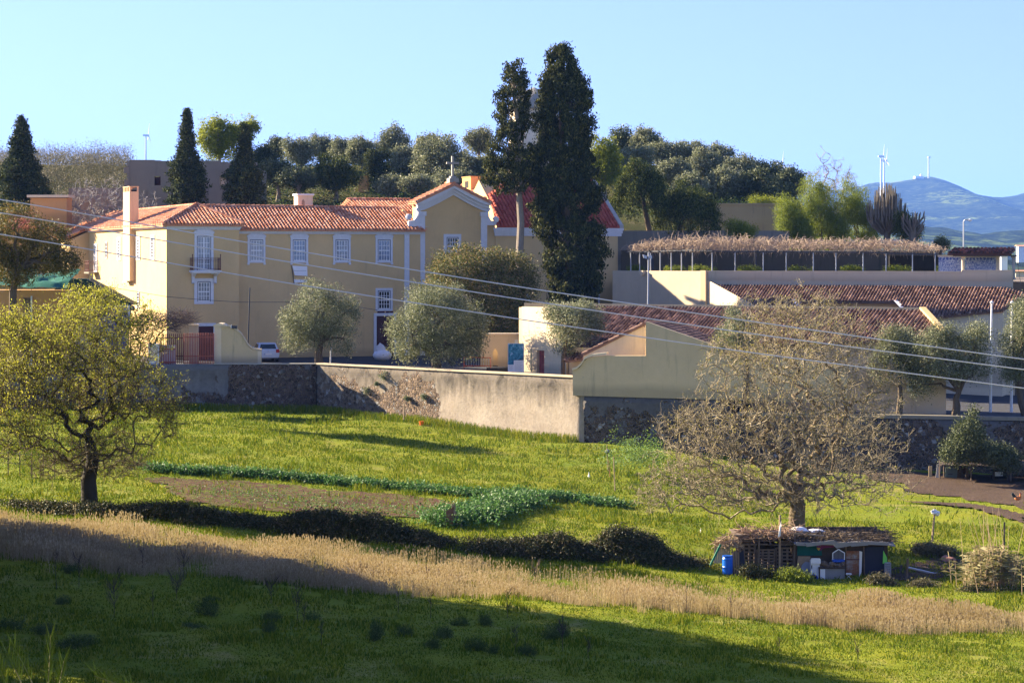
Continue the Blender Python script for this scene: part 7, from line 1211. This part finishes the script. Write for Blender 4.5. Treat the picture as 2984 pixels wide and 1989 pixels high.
# reeds at the right
g = np.random.default_rng(31); rb = (X(2900, 98), 98, gzf(X(2900, 98), 98)); t = thing('reed_clump', 'pale clump of giant reeds with tall bare stems at the right edge', 'reeds', W, rb); m = MB(); LV = []; 
for i in range(230):
    px = g.normal(2900, 42); Y = 98 + g.normal() * .8; x = X(px, Y); z = gzf(x, Y); h = g.uniform(1.1, 1.9) * (1 - .25 * abs(px - 2890) / 90) if i > 16 else g.uniform(2.6, 3.6); h = max(h, .6); lx = g.normal() * .16; m.tube([(x, Y, z), (x + lx * h * .5, Y, z + h * .55), (x + lx * h, Y, z + h)], [.016, .013, .006], 3, False)
    if i > 16:
        for j in range(9): f = .3 + .7 * j / 9; p = np.array([x + lx * h * f, Y, z + h * f]); d = np.array([g.normal(), g.normal() * .7, .35]); d /= np.linalg.norm(d); L = g.uniform(.3, .55); w_ = np.cross(d, [0, 0, 1]) * .022; LV += [p - w_, p + w_, p + d * L * .6 + [0, 0, -.02], p + d * L + [0, 0, -.16]]
LV = np.array(LV) - rb; n = len(LV) // 4; b = np.arange(n)[:, None] * 4; put('leaves', np_mesh('leaves', LV, np.concatenate([b + [[0, 1, 2, 3]]])), L_REED, t); part('stems', m, BRN2, t)
for px, y, w_, h, Y, lb, mt in ((2570, 1700, 40, 24, 98.6, 'tawny bush at the foot of the shed right corner', L_SCRUB), (2700, 1712, 45, 18, 98, 'straggly dry bush between the shed and the reeds', L_SCRUB), (2860, 1730, 75, 26, 96.6, 'brown-green bramble at the foot of the reeds', L_BRAM), (2310, 1680, 50, 18, 99.3, 'tuft of long pale-green grass before the pallets', L_LIME), (2960, 1740, 50, 24, 96.4, 'dark bramble at the right edge under the reeds', L_BRAM), (2720, 1600, 60, 16, 106.5, 'low green weeds beside the dirt patch', L_SCRUB), (2200, 1665, 40, 14, 99.8, 'dark weeds at the foot of the pallets', L_BRAM)): bush(px, y, w_, h, Y, lb, mt, gzf(X(px, Y), Y), 420, .11, .3, 'bush', px, .05, 5, .12)
# dark little bushes and dead stalks in the near meadow
BS = [(185, 1750, 19, 14), (207, 1660, 30, 14), (605, 1775, 32, 22), (792, 1800, 28, 18), (785, 1830, 24, 20), (912, 1800, 22, 14), (1095, 1845, 30, 26), (1180, 1842, 24, 18), (1290, 1845, 32, 18), (1262, 1880, 24, 16), (1340, 1815, 26, 12), (1415, 1808, 26, 15), (1385, 1880, 30, 18), (1438, 1892, 20, 14), (1535, 1898, 28, 16), (1610, 1848, 30, 22), (1640, 1838, 24, 20), (615, 1745, 26, 8), (130, 1835, 48, 14), (30, 1820, 40, 16), (230, 1872, 60, 16), (560, 1820, 40, 8)]
wh = lambda px, y: ('at the lower left' if px < 500 and y > 1800 else 'at the left' if px < 500 else 'left of centre' if px < 1000 else 'near the middle' if px < 1350 else 'right of the middle')
GD = ['tiny', 'flat', 'roundest', 'upper twin', 'lower twin', 'lone', 'tall', 'thin pale', 'broad', 'lowest', 'small flat', 'uppermost', 'double', 'right half of the double', 'isolated', 'left half of the lit', 'right half of the lit', 'very flat', 'wide low', 'leftmost low', 'longest low', 'spreading low']
protoB = []; L_BSH = leafmat('meadow_bush_leaf', [(0, (.03, .05, .012)), (.6, (.07, .11, .025)), (1, (.15, .19, .06))], .2)
gq = np.random.default_rng(9)
for v_ in range(4):
    pts, _ = crown_pts(gq, [(0, 0, .4, 1, .8, .55), (-.4, 0, .3, .6, .6, .4), (.45, .1, .35, .5, .5, .42)], 170, 16, .09, .3); V, Fq = leaves(pts, .10, .25, gq, 1.0); protoB.append(np_mesh('foliage', V, Fq)); protoB[-1].materials.append(L_BSH)
for i, (px, y, a, b) in enumerate(BS):
    x, Y = gp(px, y + b * .8); k = Y / F_PX; o = link(bpy.data.objects.new('meadow_bush', protoB[i % 4])); o.location = (x, Y, gzf(x, Y) - .05); o.scale = (a * k * 1.25, a * k * 1.25, b * k * 2.6); o.rotation_euler = (0, 0, i * 1.3); tag(o, GD[i] + ' dark bush in the shaded meadow ' + wh(px, y), 'bush', 'dark bushes in the meadow')
for i, (px, y0, y1, w_) in enumerate(((332, 1800, 1700, 34), (165, 1720, 1600, 10), (230, 1712, 1620, 22), (415, 1670, 1590, 8), (535, 1690, 1600, 26), (345, 1700, 1650, 8), (445, 1800, 1720, 8), (515, 1745, 1690, 34), (865, 1825, 1700, 26), (790, 1760, 1700, 26), (885, 1820, 1750, 10), (938, 1890, 1800, 8), (1160, 1790, 1700, 8), (1255, 1800, 1715, 10), (1245, 1700, 1640, 8), (1480, 1800, 1720, 16), (1500, 1905, 1830, 14), (1640, 1900, 1780, 22), (1715, 1920, 1860, 14), (1560, 1700, 1650, 20), (2000, 1790, 1700, 6), (2270, 1900, 1850, 8), (2130, 1800, 1740, 10), (2500, 1930, 1870, 14))):
    x, Y = gp(px, y0); k = Y / F_PX; h = (y0 - y1) * k; g = np.random.default_rng(i + 500); m = MB(); z = gzf(x, Y); m.tube([(x, Y, z), (x + g.normal() * .05, Y, z + h * .6), (x + g.normal() * .06, Y, z + h)], [.012, .009, .004], 4)
    for j in range(int(4 + w_ * .7)):
        f = g.uniform(.3, .9); a = g.uniform(0, 6.28); r = w_ * k * g.uniform(.5, 1); p = (x, Y, z + h * f); q = (x + r * math.cos(a) * .6, Y + r * math.sin(a) * .6, z + h * f + r * .7); e = (x + r * math.cos(a), Y + r * math.sin(a), z + h * f + r * 1.35); m.tube([p, q, e], [.007, .005, .003], 3, False)
        for _ in range(2): q2 = (e[0] + g.normal() * .05, e[1] + g.normal() * .05, e[2] + .06); m.tube([q, q2], [.004, .003], 3, False)
    solo('dead_stalk', m, plain('dead_stalk', (.07, .05, .045), .95, .3) if i == 0 else bpy.data.materials['dead_stalk'], W, (x, Y, z), 'dry branching weed stalk ' + ['very tall with wide twigs', 'thin, far left', 'forked, far left', 'thin, at the dry grass edge', 'bushy, at the dry grass edge', 'short, left meadow', 'thin, left meadow', 'wide and low, left meadow', 'tall, before the twin bushes', 'short and wide above the twin bushes', 'thin, beside the tall one', 'thin, by the lone bush', 'thin, before the dry grass', 'middle of the dry grass edge', 'in the dry grass', 'above the lit bush', 'thin, below the flat bush', 'tallest near the lit bush', 'low, in the lit strip', 'in the thick dry grass', 'thin, right meadow', 'small, lower right', 'small, in the right dry grass', 'small, far right'][i], 'weed stalk', 'dead weed stalks in the meadow')
# grass: green blades over the field and dry stems in the band
def blades(name, lab, x, y, h, w_, lean, mat, g, head=False, zfn=gz, kind='stuff'):
    n = len(x); z = zfn(x, y); a = g.uniform(0, 2 * math.pi, n); dx, dy = np.cos(a) * w_, np.sin(a) * w_ * .4; lx, ly = g.normal(size=n) * lean * h, g.normal(size=n) * lean * h
    B1 = np.stack([x - dx, y - dy, z - .03], -1); B2 = np.stack([x + dx, y + dy, z - .03], -1); T2 = np.stack([x + lx + dx * .35, y + ly, z + h], -1); T1 = np.stack([x + lx - dx * .35, y + ly, z + h], -1)
    V = [B1, B2, T2, T1]; q = 4
    if head: H = h * .12; w2 = w_ * 2.0; V += [T1 - np.stack([w2, 0 * w2, H], -1) if False else np.stack([x + lx - w2, y + ly, z + h - H], -1), np.stack([x + lx + w2, y + ly, z + h - H * .6], -1), np.stack([x + lx + w2 * .5, y + ly, z + h + H * .4], -1), np.stack([x + lx - w2 * .6, y + ly, z + h + H * .3], -1)]; q = 8
    V = np.stack(V, 1).reshape(-1, 3); b = np.arange(n)[:, None] * q; Fq = b + [[0, 1, 2, 3]]
    if head: Fq = np.concatenate([Fq, b + [[4, 5, 6, 7]]])
    o = V.mean(0); ob = put(name, np_mesh(name, V - o, Fq), mat); ob.location = o; return tag(ob, lab, 'grass', None, kind)
L_GR = leafmat('meadow_blade', [(0, (.055, .105, .009)), (.4, (.125, .175, .013)), (.8, (.25, .26, .02)), (1, (.38, .35, .06))], .3, .25, .1, .9)
L_DRY = leafmat('dry_blade', [(0, (.24, .16, .10)), (.5, (.42, .30, .20)), (1, (.60, .47, .34))], .35, .3, .1, .9)
g = np.random.default_rng(2024)
def cam_area(n, Y0, Y1, g, wgt=1.6):            # random ground points seen by the lens, denser nearby
    Y = Y0 * (Y1 / Y0) ** (g.random(n)); x = g.uniform(-.236, .236, n) * Y; return x, Y
x, y = cam_area(330000, 64, 172, g)
u_ = (x - RW.x) * RW.c + (y - RW.y) * RW.s; v_ = -(x - RW.x) * RW.s + (y - RW.y) * RW.c; vc = -(x - CW.x) * CW.s + (y - CW.y) * CW.c
ok = (y < 169.7) & ((v_ < -.15) | (x < -14.8)) & ((vc < -.2) | (x < 4.7)) & (vnoise(x, y, 1.1, 40) > .14); dirt = ((x > 15) & (y > 118 + (x - 15) * -.1)) & (y > 113); ok &= ~dirt | (g.random(len(x)) < .1)
soilm = np.zeros(len(x), bool); bed = np.array([gp(*q) for q in ((430, 1392), (700, 1402), (1000, 1430), (1280, 1450), (1330, 1470), (1290, 1520), (900, 1500), (560, 1470))])
for i in range(len(bed)):
    (x1, y1), (x2, y2) = bed[i], bed[(i + 1) % len(bed)]; soilm ^= ((y1 > y) != (y2 > y)) & (x < (x2 - x1) * (y - y1) / (y2 - y1 + 1e-9) + x1)
ok &= ~soilm | (g.random(len(x)) < .25); x, y = x[ok], y[ok]; h = (.03 + .10 * vnoise(x, y, 2.2, 41) ** 1.5 + .10 * (vnoise(x, y, .9, 42) > .72)) * g.uniform(.5, 1.5, len(x)) * np.clip(y / 90, .8, 1.4)
blades('meadow_grass', 'short green grass over the whole field', x, y, h, .012 + .00018 * y, .35, L_GR, g)
x, y = cam_area(330000, 82, 104, g); yu, yl = 95.5 - .30 * x, 87 - .13 * x; f = (y - yl) / (yu - yl) + (vnoise(x, y, 2.5, 61) - .5) * .35 + (vnoise(x, y, .7, 62) - .5) * .2; d = np.clip(f * 5, 0, 1) * np.clip((1 - f) * 5, 0, 1); mid = np.clip((x + 6) / 8, 0, 1) * np.clip((16 - x) / 6, 0, 1); d = d * (1 - mid * np.clip((f - .42) * 6, 0, 1) * .8) * np.clip(-.05 + 1.5 * vnoise(x, y, 1.6, 50), .03, 1); ok = g.random(len(x)) < d
x, y = x[ok], y[ok]; h = g.uniform(.18, .72, len(x)) * (.55 + .65 * vnoise(x, y, 1.8, 51)); blades('dry_grass', 'band of tall pale dry grass crossing the meadow', x, y, h, .0085, .10, L_DRY, g, True)
# tall green weeds along the wall foot and in tufts
xs_ = g.uniform(0, 27.4, 5200); d_ = np.abs(g.normal(size=5200)) * .8; wx = RW.x + RW.c * xs_ + RW.s * (d_ + .15); wy = RW.y + RW.s * xs_ - RW.c * (d_ + .15); blades('wall_foot_weeds', 'rank green weeds along the foot of the retaining walls', np.concatenate([wx, g.uniform(-34, -14.7, 4200)]), np.concatenate([wy, 169.6 - np.abs(g.normal(size=4200)) * .8]), g.uniform(.15, .6, 9400), .03, .3, L_GR, g)
# ears of barley close to the lens
def ear(px, y0, y1, Y, lean, lab, seed):
    g = np.random.default_rng(seed); k = Y / F_PX; x, z0, z1 = X(px, Y), Z(y0, Y), Z(y1, Y); zg = gzf(x, Y); t = thing('grass_ear', lab, 'grass stem', W, (x, Y, zg), 'grass ears near the lens'); L = z1 - z0; lx = lean * k
    part('stem', MB().tube([(x, Y, zg), (x, Y, z0), (x + lx * .5, Y, z0 + L * .5), (x + lx, Y, z1)], [.0035, .003, .0025, .001], 5), L_REED, t); m = MB()
    for i in range(16): f = i / 16; p = Vector((x + lx * f, Y, z0 + L * f)); s = 1 if i % 2 else -1; d = Vector((s * .022 + lx * .25, g.normal() * .01, .06 * (1 if L > 0 else -1) + L * .12)); m.tube([p, p + d * .3, p + d * .6, p + d * 1.1], [.001, .003, .002, .0003], 4)
    part('awns', m, L_LIME, t)
ear(62, 1985, 1905, 9.2, -40, 'leftmost spiky grass ear at the bottom left', 1); ear(95, 1990, 1880, 9.6, -55, 'tall spiky grass ear right of the leftmost one', 2); ear(140, 2010, 1850, 10.2, 8, 'upright thin grass stem at the bottom left', 3); ear(172, 2000, 1925, 9.8, 14, 'short grass ear leaning right at the bottom left', 4); ear(20, 2000, 1940, 9.4, -25, 'low grass ear at the very corner', 5); ear(395, 2010, 1968, 9.0, -120, 'drooping grass ear along the bottom edge', 6)
# trees left of the view whose shade lies over the near meadow
for i, (x, y, H, r) in enumerate(((-33, 99, 12, 4), (-30, 94, 16, 5), (-28.5, 88, 18, 5), (-26.5, 80, 18.5, 5), (-25, 71, 18, 5), (-23, 63, 17, 5), (-22, 54, 17, 5), (-19, 46, 15, 4.5), (-36, 90, 20, 6))):
    zb_ = gzf(x, y); g_ = [(x + math.cos(a) * r * .45, y + math.sin(a) * r * .5, zb_ + H * q, r * .62, r * .62, H * .24) for a, q in ((0, .5), (2.1, .62), (4.2, .45), (1, .8), (3.4, .3), (5.5, .68))]
    tree('shade_tree', ['farthest', 'second farthest', 'third farthest', 'fourth farthest', 'fifth farthest', 'sixth farthest', 'seventh farthest', 'nearest', 'outermost'][i] + ' evergreen tree standing outside the left edge', 'tree', (x, y, zb_), g_, 1300, 20, .4, .42, L_OLD_, .7, seed=200 + i, gap=.1, group='trees beyond the left edge')
